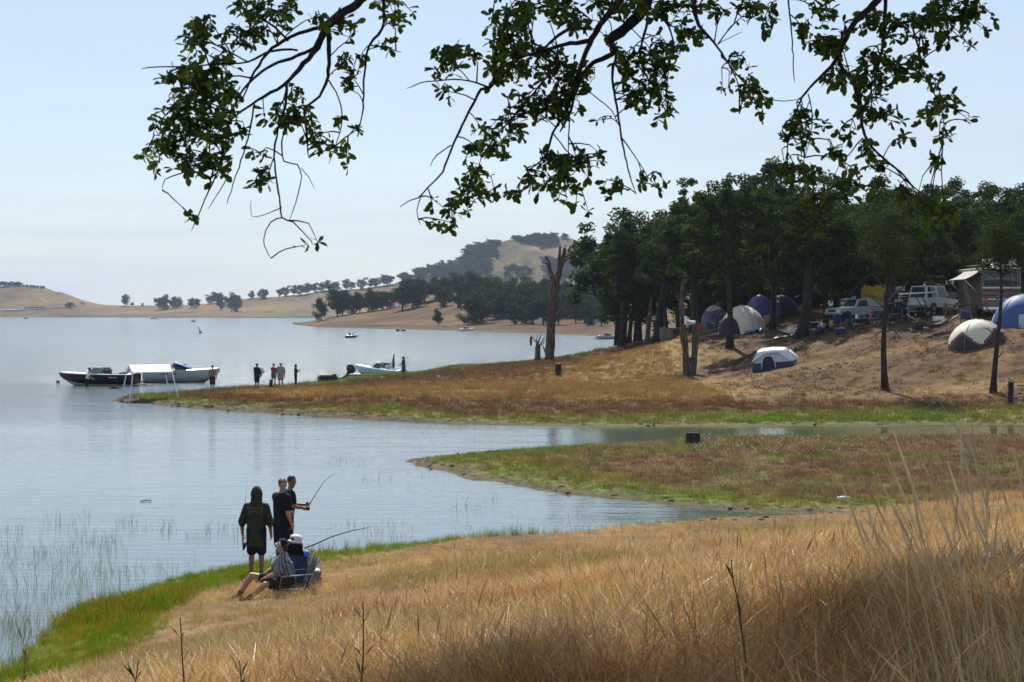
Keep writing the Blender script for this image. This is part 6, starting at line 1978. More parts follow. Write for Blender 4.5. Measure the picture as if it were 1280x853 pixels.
m = MB(); m.ell((0, 0, .72), (.28, .28, .16)); m.build("bowl", M_BLACKVINYL, t)
for k in range(3):
    a = k * 2.094
    m = MB(); m.tube([(math.cos(a) * .15, math.sin(a) * .15, .62), (math.cos(a) * .28, math.sin(a) * .28, 0)], .012, 5); m.build("leg", M_GREYMETAL, t)
# hammock on a stand
t = simple("hammock", "dark grey and red hammock slung on a low black stand right of the chairs", "hammock", 1166, 112, R(4))
rows = []
for i in range(13):
    u = -1 + 2 * i / 12
    rows.append([(u * 1.0, w * (.42 * (1 - .6 * u * u)), .42 + .42 * u * u + .26 * (abs(w)) ** 2 + .02 * math.sin(i * 2 + w * 4)) for w in np.linspace(-1, 1, 7)])
m = MB(); m.grid(rows); m.build("bed", mat("hammock_cloth", (.085, .07, .075), .8, var=.5, scale=4), t, solid=.02)
m = MB(); m.ell((.45, -.05, .66), (.34, .2, .13)); m.build("pillow", mat("red_pillow", (.30, .09, .09), .8, var=.3), t)
for s in (-1, 1):
    m = MB()
    for w in (-1, 0, 1): m.tube([(s * 1.0, w * .16, .86), (s * 1.75, 0, 1.35)], .014, 4)
    m.build("rope", M_TAN, t)
    m = MB(); m.tube([(s * .6, 0, .05), (s * 1.2, 0, .4), (s * 1.78, 0, 1.38)], .03, 7); m.build("post", M_BLACKVINYL, t)
m = MB(); m.tube([(-.9, 0, .06), (.9, 0, .06)], .03, 7); m.build("base_bar", M_BLACKVINYL, t)
for s in (-1, 1):
    m = MB(); m.tube([(s * .7, -.5, .04), (s * .7, .5, .04)], .03, 7); m.build("foot_bar", M_BLACKVINYL, t)
# dark buggy under a white pole rack
p = on_ground(1140, 124)
t = thing("utility_trailer", "dark open frame buggy with a long white pole across its top", "buggy", p + Vector((0, 0, .1)), R(6))
m = MB()
for sy in (-.6, .6):
    m.tube([(-1.0, sy, .5), (-.85, sy, 1.55), (.5, sy, 1.6), (1.0, sy, .7), (1.3, sy, .55)], .04, 7); m.tube([(-1.0, sy, .5), (1.3, sy, .5)], .04, 7)
for q in ((-.85, 1.55), (.5, 1.6), (-1.0, .5), (1.3, .55)): m.tube([(q[0], -.6, q[1]), (q[0], .6, q[1])], .035, 7)
m.build("frame", M_BLACKVINYL, t)
m = MB(); m.box((-.3, 0, .62), (1.0, .9, .25)); m.box((-.7, 0, 1.0), (.2, .9, .6)); m.build("seat", M_BLACKVINYL, t, bevel=.05)
for x in (-.8, .95):
    for s in (-1, 1):
        m = MB(); m.cyl((x, s * .62, .34), (x, s * .88, .34), .34, n=16); w_ = m.build("wheel", M_RUBBER, t, sharp=40, bevel=.03)
        m = MB(); m.cyl((x, s * .875, .34), (x, s * .895, .34), .16, n=12); m.build("rim", M_GREYMETAL, w_)
m = MB(); m.tube([(-1.1, -.5, 1.76), (.4, -.5, 1.83), (1.75, -.5, 1.9)], .055, 8); m.build("pole", M_WHITE, t)
# loaded roof gear behind: white crates on a dark stack
def crate(label, px, d, off, size, mt):
    p = on_ground(px, d)
    q = thing("crate", label, "crate", p + Vector(off))
    m = MB(); m.box((0, 0, size[2] / 2), size); m.build("body", mt, q, bevel=.03)
    m = MB(); m.box((0, 0, size[2] + .015), (size[0] * 1.05, size[1] * 1.05, .05)); m.build("lid", mt, q, bevel=.015)
t = simple("storage_rack", "dark steel rack carrying pale crates behind the dark trunked oak", "rack", 1122, 131, R(2), .1)
m = MB()
for x in (-.95, .95):
    for y in (-.35, .35): m.box((x, y, .95), (.06, .06, 1.9))
m.build("post", M_BLACKVINYL, t)
for z in (.6, 1.25, 1.9):
    m = MB(); m.box((0, 0, z), (2.0, .8, .04)); m.build("shelf", M_GREYMETAL, t)
q = t.location
for k, (lab, x, z, sz, mt) in enumerate([("white crate on top of the dark steel rack", .25, 1.925, (.5, .5, .3), M_WHITE), ("pale grey crate left on top of the dark steel rack", -.5, 1.925, (.55, .5, .22), M_GREYHULL),
                                ("navy crate on the middle shelf of the dark steel rack", -.3, 1.275, (.7, .5, .4), M_NAVY), ("blue crate on the low shelf of the dark steel rack", .3, .625, (.8, .5, .4), M_BLUECLOTH)]):
    c_ = thing("crate", lab, "crate", q + Vector((x, 0, z)))
    m = MB(); m.box((0, 0, sz[2] / 2), sz); m.build("body", mt, c_, bevel=.03)
    m = MB(); m.box((0, 0, sz[2] + .015), (sz[0] * 1.05, sz[1] * 1.05, .05)); m.build("lid", mt, c_, bevel=.015)
# ground tarps
def tarp(label, px, d, size, mt, rz=0, hump=.12):
    p = on_ground(px, d)
    t = thing("ground_tarp", label, "tarp", (p.x, p.y, 0), 0)
    rows = []; rr = random.Random(int(px))
    for i in range(9):
        r = []
        for j in range(7):
            x = p.x + (i / 8 - .5) * size[0]; y = p.y + (j / 6 - .5) * size[1]
            r.append((x - p.x, y - p.y, gz(x, y) + .03 + rr.uniform(0, hump)))
        rows.append(r)
    m = MB(); m.grid(rows); m.build("sheet", mt, t, solid=.01)
tarp("bright blue crumpled tarp at the foot of the cream dome tent", 941, 136.2, (1.3, .9), mat("bright_blue_tarp", (.03, .16, .55), .5, var=.2), hump=.3)
tarp("pale tarp spread in front of the patterned dome tent", 893, 139, (2.2, 1.2), M_GREYHULL, hump=.06)
tarp("white sheet on the ground by the dark dome tent", 984, 130.5, (1.9, .9), M_WHITE, hump=.1)
tarp("pale violet ground sheet in the mouth of the cream dome tent", 922, 136.3, (1.7, .8), M_GREYFLY, hump=.05)
# low block
p = on_ground(842, 149)
t = thing("concrete_block", "low weathered concrete block with a dark right half behind the leaning snag", "concrete block", p + Vector((0, 0, -.1)), R(-4))
m = MB(); m.box((-.62, 0, .46), (1.2, .9, .95)); m.build("block", M_CONCRETE, t, bevel=.03)
m = MB(); m.box((.62, .04, .44), (1.26, .85, .90)); m.build("block", mat("dark_concrete", (.06, .05, .045), .95, var=.3), t, bevel=.03)  # right half in a darker concrete colour
m = MB(); m.box((0, 0, .965), (2.55, 1.0, .07)); m.build("cap_slab", M_CONCRETE, t, bevel=.02)
# rail fence behind the hammock
t = simple("rail_fence", "short wooden rail fence between the cream white car and the motor home", "fence", 1206, 122, R(6), .05)
for x in (-1.4, -.1, 1.3):
    m = MB(); m.box((x, 0, .35), (.12, .12, .85)); m.build("post", M_WOOD, t, bevel=.01)
for z in (.35, .66):
    m = MB(); m.tube([(-1.6, -.09, z), (0, -.09, z + .02), (1.5, -.09, z)], .055, 7); m.build("rail", M_WOOD, t)
# towel over the forked snag
pa, pb = P(857.2, 399, 119.7), P(869, 402, 119.8)
t = thing("towel", "white towel draped between the two stems of the forked snag", "towel", pa)
rows = []
for i in range(9):
    u = i / 8
    c = Vector((0, 0, 0)).lerp(pb - pa, u) + Vector((0, 0, -.07 * math.sin(math.pi * u)))
    rows.append([c + Vector((0, .16, -.22 + .02 * math.sin(i))), c + Vector((0, .06, .02)), c + Vector((0, -.02, .05)), c + Vector((0, -.10, .0)), c + Vector((0, -.16, -.12 - .05 * math.sin(i * 1.7)))])
m = MB(); m.grid(rows); m.build("cloth", M_WHITE, t, solid=.02)
m = MB(); m.grid([[Vector((-.12 + .1 * w, -.1, .2 - .6 * u)) for w in (0, 1, 2)] for u in np.linspace(0, 1, 5)]); m.build("hanging_end", M_WHITE, t, solid=.02)
# litter
t = thing("bottle", "white plastic bottle lying on the green edge of the spit", "bottle", Vector((W(1053, 631).x, W(1053, 631).y, gz(W(1053, 631).x, W(1053, 631).y) + .12)), R(15))
m = MB(); m.tube([(-.14, 0, .02), (.06, 0, .03), (.12, 0, .035), (.15, 0, .035)], [.042, .042, .024, .016], 9); m.build("body", M_WHITE, t)
m = MB(); m.tube([(.15, 0, .035), (.18, 0, .036)], .022, 8); m.build("cap", M_WHITE, t)
# far shore: road with parked cars, and a blue tent under the promontory trees
rd = MB(); L0 = []; L1 = []
for px in range(-40, 112, 6):
    a = hit_ridge(px, float(np.interp(px, [-40, 0, 20, 60, 80, 112], [390, 389.3, 388.8, 386.5, 385.0, 380.6]))); L0.append(a + Vector((0, 0, .6))); L1.append(a + Vector((0, 26, 1.4)))
rd.grid([L0, L1]); o = rd.build("shore_road", mat("pale_asphalt", (.30, .30, .30), .9, var=.1, scale=.1), solid=1.0); tag(o, kind='structure')
for i, (px, mt) in enumerate([(24, M_WHITE), (32, M_BLACKVINYL), (37, M_NAVY), (39.5, M_NAVY), (45, M_BLACKVINYL), (51.5, M_BLACKVINYL), (102, M_BLACKVINYL)]):
    a = hit_ridge(px, float(np.interp(px, [-40, 0, 20, 60, 80, 112], [390, 389.3, 388.8, 386.5, 385.0, 380.6])))
    labs = ["white car parked on the shore road below the headland", "dark car right of the white one on the far shore road", "left of two touching dark cars on the far shore road", "right of two touching dark cars on the far shore road",
            "dark car alone near the middle of the far shore road", "dark car at the right end of the far parked row", "dark car apart on the bend of the far shore road"]
    c_ = thing("parked_car", labs[i], "car", a + Vector((0, 4, 1.6)), R(5))
    m = MB(); m.prism([(-2.2, .3), (-2.2, .9), (2.2, .9), (2.2, .3)], -.9, .9); m.prism([(-1.6, .904), (-1.2, 1.5), (.7, 1.5), (1.3, .904)], -.8, .8); m.build("body", mt, c_)
    for x in (-1.4, 1.4):
        m = MB(); m.cyl((x, -.95, .32), (x, .95, .32), .32, n=10); m.build("wheel", M_RUBBER, c_)
p = hit_prom(651, 397)
dome_tent("small blue tent under the trees behind the far beach", p + Vector((0, -6, .1)), 0, 1.0, .9, 1.3, {0: ("fly", mat("vivid_blue_nylon", (.04, .14, .50), .5)), 1: ("wall", M_NAVY)}, lambda th, t: 1 if t < .3 and abs(th - 4.7) < .5 else 0, n=24, m=8)

# more camp clutter in the shade
def bin_(label, px, d, size, mt, lidm, rz=0, dz=0):
    q = simple("storage_bin", label, "bin", px, d, R(rz), dz)
    m = MB(); m.box((0, 0, size[2] / 2), size, taper=1.06); m.build("body", mt, q, bevel=.03)
    m = MB(); m.box((0, 0, size[2] + .02), (size[0] * 1.12, size[1] * 1.12, .05)); m.build("lid", lidm, q, bevel=.015)
bin_("black bin at the foot of the dark trunked oak", 1104, 120, (.7, .5, .45), M_BLACKVINYL, M_BLACKVINYL, 8)
bin_("navy bin with a pale lid left of the camp table", 1050, 122.5, (.7, .5, .4), M_NAVY, M_GREYHULL, -6)
bin_("black bin with a navy lid right behind the camp table", 1089, 125, (.8, .5, .7), M_BLACKVINYL, M_NAVY, 4)
bin_("teal bin below the yellow tarp", 1097, 128, (.8, .5, .75), mat("teal_plastic", (.02, .09, .10), .5), M_BLACKVINYL, 12)
bin_("black bin beside the hammock's left post", 1147, 116, (.6, .5, .5), M_BLACKVINYL, M_GREYMETAL, 20)
bin_("dark bin at the right of the dark dome tent", 1012, 134, (.8, .6, .7), M_BLACKVINYL, M_BLACKVINYL, 0)
bin_("dark bin with a white lid behind the grill", 1017, 133, (.7, .5, .45), M_NAVY, M_WHITE, 0)
camp_chair("black folding chair left of the camp table", 1067, 121.5, R(120), M_BLACKVINYL, 0, 1.05)
camp_chair("black folding chair between the camp table and the bare twigged oak", 1094, 121.5, R(230), M_BLACKVINYL, 0, 1.05)
camp_chair("black folding chair right of the black bin by the dark trunked oak", 1114, 119, R(190), M_BLACKVINYL, 0, 1.05)
# cloth shade slung over the sitting place
t = simple("shade_cloth", "dark blue shade cloth on thin poles between the dark trunked oak and the buggy", "shade cloth", 1118, 121, R(4))
rows = [[(x, y, 1.45 + .1 * math.cos(x * 3) - .05 * y) for x in np.linspace(-.8, .8, 7)] for y in np.linspace(-.7, .7, 5)]
m = MB(); m.grid(rows); m.build("cloth", mat("faded_blue_cloth", (.08, .12, .32), .6), t, solid=.015)
for x in (-.78, .78):
    for y in (-.68, .68):
        m = MB(); m.tube([(x, y, 1.36), (x * 1.05, y * 1.05, 0)], .018, 6); m.build("pole", M_GREYMETAL, t)

# stones and clods along the water lines
sm = [MB() for _ in range(4)]
stones = bpy.data.collections.new("stone_set")
for k, mbk in enumerate(sm):
    rr = random.Random(k)
    mbk.ell((0, 0, 0), (.10, .075, .05), 7, 5)
    mbk.v = [(x * rr.uniform(.75, 1.25), y * rr.uniform(.75, 1.25), z * rr.uniform(.7, 1.2)) for x, y, z in mbk.v]
    stones.objects.link(bpy.data.objects.new("stone_%d" % k, mbk.mesh("stone", mat("shore_stone_%d" % k, [(.11, .085, .06), (.08, .062, .045), (.13, .10, .07), (.07, .055, .042)][k], .9, var=.3, scale=12, bump=.4), True)))
TEMPL["stone"] = (stones, 4)
X, Y = view_points(26000, 42, 110, rng=rs)
sd = shore_dist(X, Y)
k = (sd > -.25) & (sd < np.where(Y < 75, .9, .8)) & (rs.uniform(size=len(X)) < .45 * sstep(.45, .65, fbm(X, Y, 3, 3, 7)) + .06)
X, Y = X[k], Y[k]
scatter("shore_stones", "stone", np.c_[X, Y, ground_z(X, Y)], np.ones((len(X), 3)), rs.uniform(.25, 1.3, len(X)) ** 1.3, seed=17)
X, Y = view_points(9000, 88, 130, 880, 1300, rng=rs)
k = (ground_z(X, Y) > .6) & (rs.uniform(size=len(X)) < sstep(.5, .66, fbm(X, Y, 4, 3, 27)) * .35)
X, Y = X[k], Y[k]
scatter("slope_clods", "stone", np.c_[X, Y, ground_z(X, Y)], np.ones((len(X), 3)), rs.uniform(.4, 1.6, len(X)), seed=18)
# ================================================================== PEOPLE
SKIN = mat("fair_skin", (.42, .23, .15), .55, var=.1, scale=6)  # the paler of the two skin tones
SKIN_TAN = mat("tanned_skin", (.24, .11, .065), .55, var=.1, scale=6)
HAIR_DARK = mat("dark_hair", (.015, .011, .009), .6, var=.3, scale=20)
HAIR_BROWN = mat("brown_hair", (.10, .055, .03), .6, var=.3, scale=20)
M_EYE = mat("dark_eye", (.02, .015, .012), .3)
M_LIP = mat("lip", (.22, .08, .06), .5)
TMP = bpy.data.scenes.new("remesh_bench")
TASKS = []
def blob(name, prims, material, parent, voxel=.012, smooth=3):
    """one continuous surface grown over tapered limbs and ellipsoids"""
    mb = MB()
    for q in prims:
        if q[0] == 'c':
            _, a, ra, b, rb = q
            a = Vector(a); b = Vector(b)
            if (b - a).length < 1e-4: b = a + Vector((0, 0, .001))
            d = (b - a).normalized()
            pts = [a - d * ra * .98, a - d * ra * .7, a - d * ra * .3, a, b, b + d * rb * .3, b + d * rb * .7, b + d * rb * .98]
            mb.tube(pts, [ra * .2, ra * .72, ra * .95, ra, rb, rb * .95, rb * .72, rb * .2], 14)
        else:
            _, c, rad, rot = q
            mb.ell(c, rad, 16, 12, rot=rot)
    me = mb.mesh(name, material, True)
    o = bpy.data.objects.new(name, me)
    TMP.collection.objects.link(o)
    md = o.modifiers.new("r", 'REMESH'); md.mode = 'VOXEL'; md.voxel_size = voxel; md.use_smooth_shade = True
    md = o.modifiers.new("s", 'SMOOTH'); md.iterations = smooth; md.factor = .5
    TASKS.append((o, parent))
    return o
def finish_blobs():
    for o, parent in TASKS:
        TMP.collection.objects.unlink(o); COL.objects.link(o)
    dg = bpy.context.evaluated_depsgraph_get()
    meshes = [bpy.data.meshes.new_from_object(o.evaluated_get(dg)) for o, parent in TASKS]
    for o, parent in TASKS:
        me = meshes.pop(0)
        me.name = o.name
        o.modifiers.clear()
        o.data = me
        if parent is not None:
            o.parent = parent
            r = parent
            while r.parent is not None: r = r.parent
            o.matrix_parent_inverse = Matrix.Translation(-r.location)
    TASKS.clear()
    bpy.data.scenes.remove(TMP)

def stand(base, yaw, H=1.72, armL=None, armR=None, look=None, stride=.0, lean=0.0, hipshift=0.0):
    """joints of a standing figure; yaw = direction faced, from +X, in degrees. arms: list of (forward, side, up) for elbow and wrist, in units of H"""
    f = Vector((math.cos(R(yaw)), math.sin(R(yaw)), 0)); l = Vector((-f.y, f.x, 0)); u = Vector((0, 0, 1))
    base = Vector(base)
    def g(a, b, c): return base + (f * a + l * b + u * c) * H
    J = {'f': f, 'l': l, 'H': H}
    J['pelvis'] = g(lean * .3, hipshift, .53); J['chest'] = g(lean * .8, 0, .72); J['neck'] = g(lean, 0, .835); J['head'] = g(lean * 1.15 + .015, 0, .932)
    for s, k in ((1, 'L'), (-1, 'R')):
        J['sh' + k] = g(lean, s * .108, .80); J['hip' + k] = g(lean * .3, s * .052 + hipshift, .50)
        st = stride * s
        J['kn' + k] = g(st * .5 + .012, s * .058, .275); J['an' + k] = g(st - .01, s * .062, .045); J['toe' + k] = g(st + .085, s * .075, .018)
        arm = armL if s > 0 else armR
        if arm is None: arm = [(-.01, .145, .63), (.03, .15, .475)]
        J['el' + k] = g(arm[0][0], s * arm[0][1], arm[0][2]); J['wr' + k] = g(arm[1][0], s * arm[1][1], arm[1][2])
    J['look'] = look or f
    return J
def face_frame(J):
    f = Vector(J['look']).normalized(); u = Vector((0, 0, 1)); u = (u - f * u.dot(f)).normalized(); l = u.cross(f)
    return f, l, u, Matrix((f, l, u)).transposed()
def hand(wr, d, palm_n, s, curl=.5, side=1):
    """palm, four unequal bent fingers and a thumb from the side of the palm"""
    d = d.normalized(); n = (palm_n - d * palm_n.dot(d)).normalized(); w = d.cross(n) * side
    pr = [('c', wr, .024 * s, wr + d * .03 * s, .026 * s)]
    for k in range(4):
        o = w * (k - 1.5) * .021 * s
        root = wr + d * .085 * s + o
        pr.append(('c', wr + d * .03 * s + o * .8, .014 * s, root, .0115 * s))
        ln = (.062, .074, .07, .054)[k] * s
        a1 = d * math.cos(curl) + n * math.sin(curl); a2 = d * math.cos(curl * 2.2) + n * math.sin(curl * 2.2)
        m1 = root + a1 * ln * .5; e = m1 + a2 * ln * .55
        pr += [('c', root, .0098 * s, m1, .009 * s), ('c', m1, .009 * s, e, .0075 * s)]
    t0 = wr + d * .03 * s - w * .03 * s
    t1 = t0 + (d * .6 - w * .7 + n * .3).normalized() * .035 * s
    t2 = t1 + (d * .85 - w * .1 + n * .5).normalized() * .03 * s
    pr += [('c', t0, .012 * s, t1, .0105 * s), ('c', t1, .0105 * s, t2, .0085 * s)]
    return pr
def body_prims(J, fine=True, slim=1.0):
    H = J['H']; k = H / 1.72 * slim; h = H / 1.72
    f, l, u, rot = face_frame(J)
    hd = J['head']
    pr = [('e', hd + u * .012 * h, (.094 * h, .074 * h, .105 * h), rot), ('e', hd + f * .028 * h - u * .055 * h, (.062 * h, .056 * h, .062 * h), rot),
          ('c', J['neck'] - Vector((0, 0, .02)), .056 * k, hd - u * .05 * h, .052 * k)]
    # nose, brow, ears, chin
    pr += [('c', hd + f * .090 * h + u * .01 * h, .010 * h, hd + f * .105 * h - u * .022 * h, .014 * h), ('c', hd + f * .082 * h + l * .035 * h + u * .022 * h, .013 * h, hd + f * .082 * h - l * .035 * h + u * .022 * h, .013 * h),
           ('e', hd + l * .074 * h - u * .005 * h - f * .005 * h, (.018 * h, .010 * h, .030 * h), rot), ('e', hd - l * .074 * h - u * .005 * h - f * .005 * h, (.018 * h, .010 * h, .030 * h), rot),
           ('c', hd + f * .080 * h - u * .085 * h, .020 * h, hd + f * .078 * h - u * .088 * h, .020 * h),
           ('c', hd + f * .084 * h + l * .018 * h - u * .055 * h, .012 * h, hd + f * .084 * h - l * .018 * h - u * .055 * h, .012 * h)]
    # torso
    pr += [('c', J['shL'] - Vector((0, 0, .02)), .058 * k, J['shR'] - Vector((0, 0, .02)), .058 * k), ('c', J['shL'].lerp(J['shR'], .28) - Vector((0, 0, .06)), .095 * k, J['hipL'].lerp(J['hipR'], .2) + Vector((0, 0, .08)), .085 * k),
           ('c', J['shR'].lerp(J['shL'], .28) - Vector((0, 0, .06)), .095 * k, J['hipR'].lerp(J['hipL'], .2) + Vector((0, 0, .08)), .085 * k), ('c', J['chest'], .105 * k, J['pelvis'], .10 * k),
           ('c', J['neck'] - Vector((0, 0, .05)), .07 * k, J['chest'], .1 * k), ('c', J['neck'], .055 * k, J['shL'], .05 * k), ('c', J['neck'], .055 * k, J['shR'], .05 * k),
           ('c', J['hipL'] + Vector((0, 0, .03)), .092 * k, J['hipR'] + Vector((0, 0, .03)), .092 * k)]
    for s in 'LR':
        sh, el, wr = J['sh' + s], J['el' + s], J['wr' + s]
        pr += [('c', sh, .054 * k, sh.lerp(el, .55), .047 * k), ('c', sh.lerp(el, .4), .047 * k, el, .040 * k), ('c', el, .041 * k, el.lerp(wr, .35), .042 * k), ('c', el.lerp(wr, .35), .042 * k, wr, .028 * k)]
        d = (wr - el)
        pn = J.get('palm' + s, (J['l'] * (-1 if s == 'L' else 1) + J['f'] * .2))
        if fine: pr += hand(wr, J.get('hd' + s, d), Vector(pn), h, J.get('curl' + s, .5), 1 if s == 'L' else -1)
        else:
            dd = d.normalized(); pr += [('c', wr, .03 * h, wr + dd * .08 * h, .036 * h), ('c', wr + dd * .08 * h, .03 * h, wr + dd * .15 * h + J['f'] * .02, .018 * h), ('c', wr + dd * .03 * h, .014 * h, wr + dd * .09 * h + J['f'] * .045 * h, .012 * h)]
        hp, kn, an, toe = J['hip' + s], J['kn' + s], J['an' + s], J['toe' + s]
        pr += [('c', hp, .088 * k, hp.lerp(kn, .5), .072 * k), ('c', hp.lerp(kn, .5), .072 * k, kn, .054 * k), ('c', kn, .053 * k, kn.lerp(an, .3), .056 * k), ('c', kn.lerp(an, .3), .056 * k, an, .036 * k)]
        if 'bare' in J or True:
            pr += [('c', an - Vector((0, 0, .02 * h)), .038 * h, toe, .028 * h)]
    return pr
def shirt_prims(J, sleeve=.6, hem=.0, ease=.018, slim=1.0):
    H = J['H']; k = H / 1.72 * slim
    e = ease
    up = Vector((0, 0, 1))
    pr = [('c', J['shL'] - up * .02, .058 * k + e, J['shR'] - up * .02, .058 * k + e), ('c', J['shL'].lerp(J['shR'], .28) - up * .06, .095 * k + e, J['hipL'].lerp(J['hipR'], .15) + up * (.03 - hem), .092 * k + e),
          ('c', J['shR'].lerp(J['shL'], .28) - up * .06, .095 * k + e, J['hipR'].lerp(J['hipL'], .15) + up * (.03 - hem), .092 * k + e), ('c', J['chest'], .105 * k + e, J['pelvis'] + up * (.07 - hem), .102 * k + e),
          ('c', J['neck'] - up * .045, .06 * k + e, J['chest'], .1 * k + e), ('c', J['neck'] - up * .03, .045 * k + e, J['shL'], .05 * k + e), ('c', J['neck'] - up * .03, .045 * k + e, J['shR'], .05 * k + e)]
    for s in 'LR':
        sh, el, wr = J['sh' + s], J['el' + s], J['wr' + s]
        t = min(1, sleeve)
        pr += [('c', sh, .056 * k + e, sh.lerp(el, t), .048 * k + e * 1.25)]
        if sleeve > 1: pr += [('c', el, .046 * k + e * 1.2, el.lerp(wr, sleeve - 1), .040 * k + e)]
    return pr
def shorts_prims(J, length=.8, ease=.02, slim=1.0):
    H = J['H']; k = H / 1.72 * slim; up = Vector((0, 0, 1))
    pr = [('c', J['hipL'] + up * .05, .096 * k + ease, J['hipR'] + up * .05, .096 * k + ease)]
    for s in 'LR':
        hp, kn, an = J['hip' + s], J['kn' + s], J['an' + s]
        t = min(1, length)
        pr += [('c', hp, .094 * k + ease, hp.lerp(kn, t), .068 * k + ease * 1.4)]
        if length > 1: pr += [('c', kn, .062 * k + ease, kn.lerp(an, length - 1), .05 * k + ease)]
    return pr
def shoes(J, m_, root, voxel, h):
    for s in 'LR':
        an, toe = J['an' + s], J['toe' + s]
        blob("shoe", [('c', an - Vector((0, 0, .015)), .046 * h, toe, .037 * h), ('c', an - Vector((0, 0, .02)), .044 * h, an + (an - toe) * .25 - Vector((0, 0, .02)), .036 * h)], m_, root, voxel)
def hair_prims(J, style="short"):
    f, l, u, rot = face_frame(J); h = J['H'] / 1.72; hd = J['head']
    pr = [('e', hd + u * .032 * h - f * .016 * h, (.098 * h, .083 * h, .095 * h), rot)]
    if style != "short": pr += [('c', hd - f * .05 * h, .072 * h, hd - f * .055 * h - u * .13 * h, .055 * h)]
    if style == "bun": pr += [('e', hd - f * .09 * h + u * .06 * h, (.05 * h,) * 3, rot)]
    return pr
def cut_face_prims(J): return None
def features(J, root):
    f, l, u, rot = face_frame(J); h = J['H'] / 1.72; hd = J['head']
    for s in (-1, 1):
        m = MB(); m.ell(hd + f * .090 * h + l * s * .031 * h + u * .004 * h, (.006 * h, .014 * h, .007 * h), 8, 6, rot=rot)
        o = m.build("eye", M_EYE, root); o.matrix_parent_inverse = Matrix.Translation(-root.location)
        m = MB(); m.ell(hd + f * .092 * h + l * s * .032 * h + u * .026 * h, (.006 * h, .022 * h, .005 * h), 8, 6, rot=rot)
        o = m.build("eyebrow", HAIR_BROWN, root); o.matrix_parent_inverse = Matrix.Translation(-root.location)
    m = MB(); m.ell(hd + f * .096 * h - u * .056 * h, (.006 * h, .024 * h, .008 * h), 8, 6, rot=rot)
    o = m.build("mouth", M_LIP, root); o.matrix_parent_inverse = Matrix.Translation(-root.location)
def person(label, J, base, skin, shirt=None, shorts=None, hair=None, shoe=None, voxel=.012, fine=True, slim=1.0, group=None, face=False, hair_m=None):
    root = thing("person", label, "person", base, 0, group)
    blob("body", body_prims(J, fine, slim), skin, root, voxel if not fine else .0065, 2)
    if shirt: blob("shirt", shirt_prims(J, *shirt[1:], slim=slim) if len(shirt) > 1 else shirt_prims(J, slim=slim), shirt[0], root, voxel)
    if shorts: blob("shorts" if shorts[1] <= 1.05 else "trousers", shorts_prims(J, *shorts[1:], slim=slim), shorts[0], root, voxel)
    if hair: blob("hair", hair_prims(J, hair), hair_m or HAIR_DARK, root, voxel)
    if shoe: shoes(J, shoe, root, voxel, J['H'] / 1.72)
    if face: features(J, root)
    return root
def on_part(mb, name, m_, root, **kw):
    o = mb.build(name, m_, root, **kw)
    o.matrix_parent_inverse = Matrix.Translation(-root.location)
    return o
def cloth(name, col, var=.3): return mat(name, col, .85, var=var, scale=4.5, bump=1.0, spec=.2)
C_BLACK = cloth("black_cotton", (.012, .013, .017)); C_NAVY = cloth("navy_cotton", (.012, .016, .035)); C_OLIVE = cloth("olive_fleece", (.035, .038, .026))
C_RED = cloth("red_cotton", (.30, .03, .025)); C_GREY = cloth("grey_cotton", (.20, .21, .22)); C_WHITE = cloth("white_cotton", (.62, .62, .62)); C_DGREY = cloth("dark_grey_cotton", (.05, .055, .06))
C_BLUE = cloth("blue_cotton", (.05, .08, .22)); C_MAROON = cloth("dark_maroon_cotton", (.06, .025, .03)); C_SOCK = cloth("dark_sock", (.03, .028, .022)); C_DENIM = cloth("denim", (.06, .09, .16))

# ---- far figures along the peninsula
def far_base(px, py_feet, z=None):
    for d in np.linspace(85, 175, 361):
        x = (px - 640) * d / F; zz = gz(x, d)
        if HOR + (EYE - zz) * F / d <= py_feet: return Vector((x, d, zz))
    return W(px, py_feet)
def hgt(px_h, base): return px_h * base.y / F
b = W(115.5, 489, -.35)
b = Vector((b.x, W(115.5, 483).y - 1.4, -.42))
J = stand(b, 10, 1.78, lean=.10, armL=[(.10, .12, .64), (.22, .09, .56)], armR=[(.10, .12, .64), (.22, .09, .56)])
person("man in a pale shirt and dark shorts wading beside the black ski boat", J, b, SKIN_TAN, (C_GREY if False else C_WHITE, .7), (C_BLACK, .9), "short", None, .024, False)
b = far_base(265.5, 489)
J = stand(b, 78, hgt(32.5, b), armL=[(0, .16, .63), (.05, .12, .53)], armR=[(0, .16, .63), (.06, .13, .50)], stride=.02)
person("shirtless tanned man in dark shorts standing at the water right of the boats", J, b, SKIN_TAN, None, (C_MAROON, .95), "short", None, .022, False)
b = far_base(321, 486.5)
J = stand(b, 60, hgt(32, b), armR=[(.05, .13, .64), (.12, .12, .56)], armL=[(.05, .13, .64), (.14, .08, .58)])
p_ = person("person in a long dark coat and shorts, leftmost of the shore group", J, b, SKIN_TAN, (C_BLACK, 1.5, .16, .028), (C_BLACK, .95), "short", None, .022, False)
b2_ = J['wrL'] + Vector((.22, -.1, .06))
t = thing("float_board", "pale board held under the arm of the person in the dark coat", "board", b2_)
m = MB(); m.ell((0, 0, 0), (.14, .06, .34), 12, 8, rot=Matrix.Rotation(R(18), 3, 'Y')); m.build("board", C_WHITE, t)
m = MB(); m.ell((.16, 0, .05), (.08, .03, .06), 8, 6); m.build("fin", C_DGREY, t)
b = far_base(342, 484.5)
J = stand(b, 70, hgt(29.5, b), armL=[(.08, .10, .64), (.12, .02, .68)], armR=[(0, .13, .63), (.05, .12, .52)])
person("slim person in a red top and dark shorts in the shore group", J, b, SKIN_TAN, (C_RED, .8), (C_DENIM, .5), "short", None, .020, False, .86)
b = far_base(351, 485)
J = stand(b, 95, hgt(31.5, b))
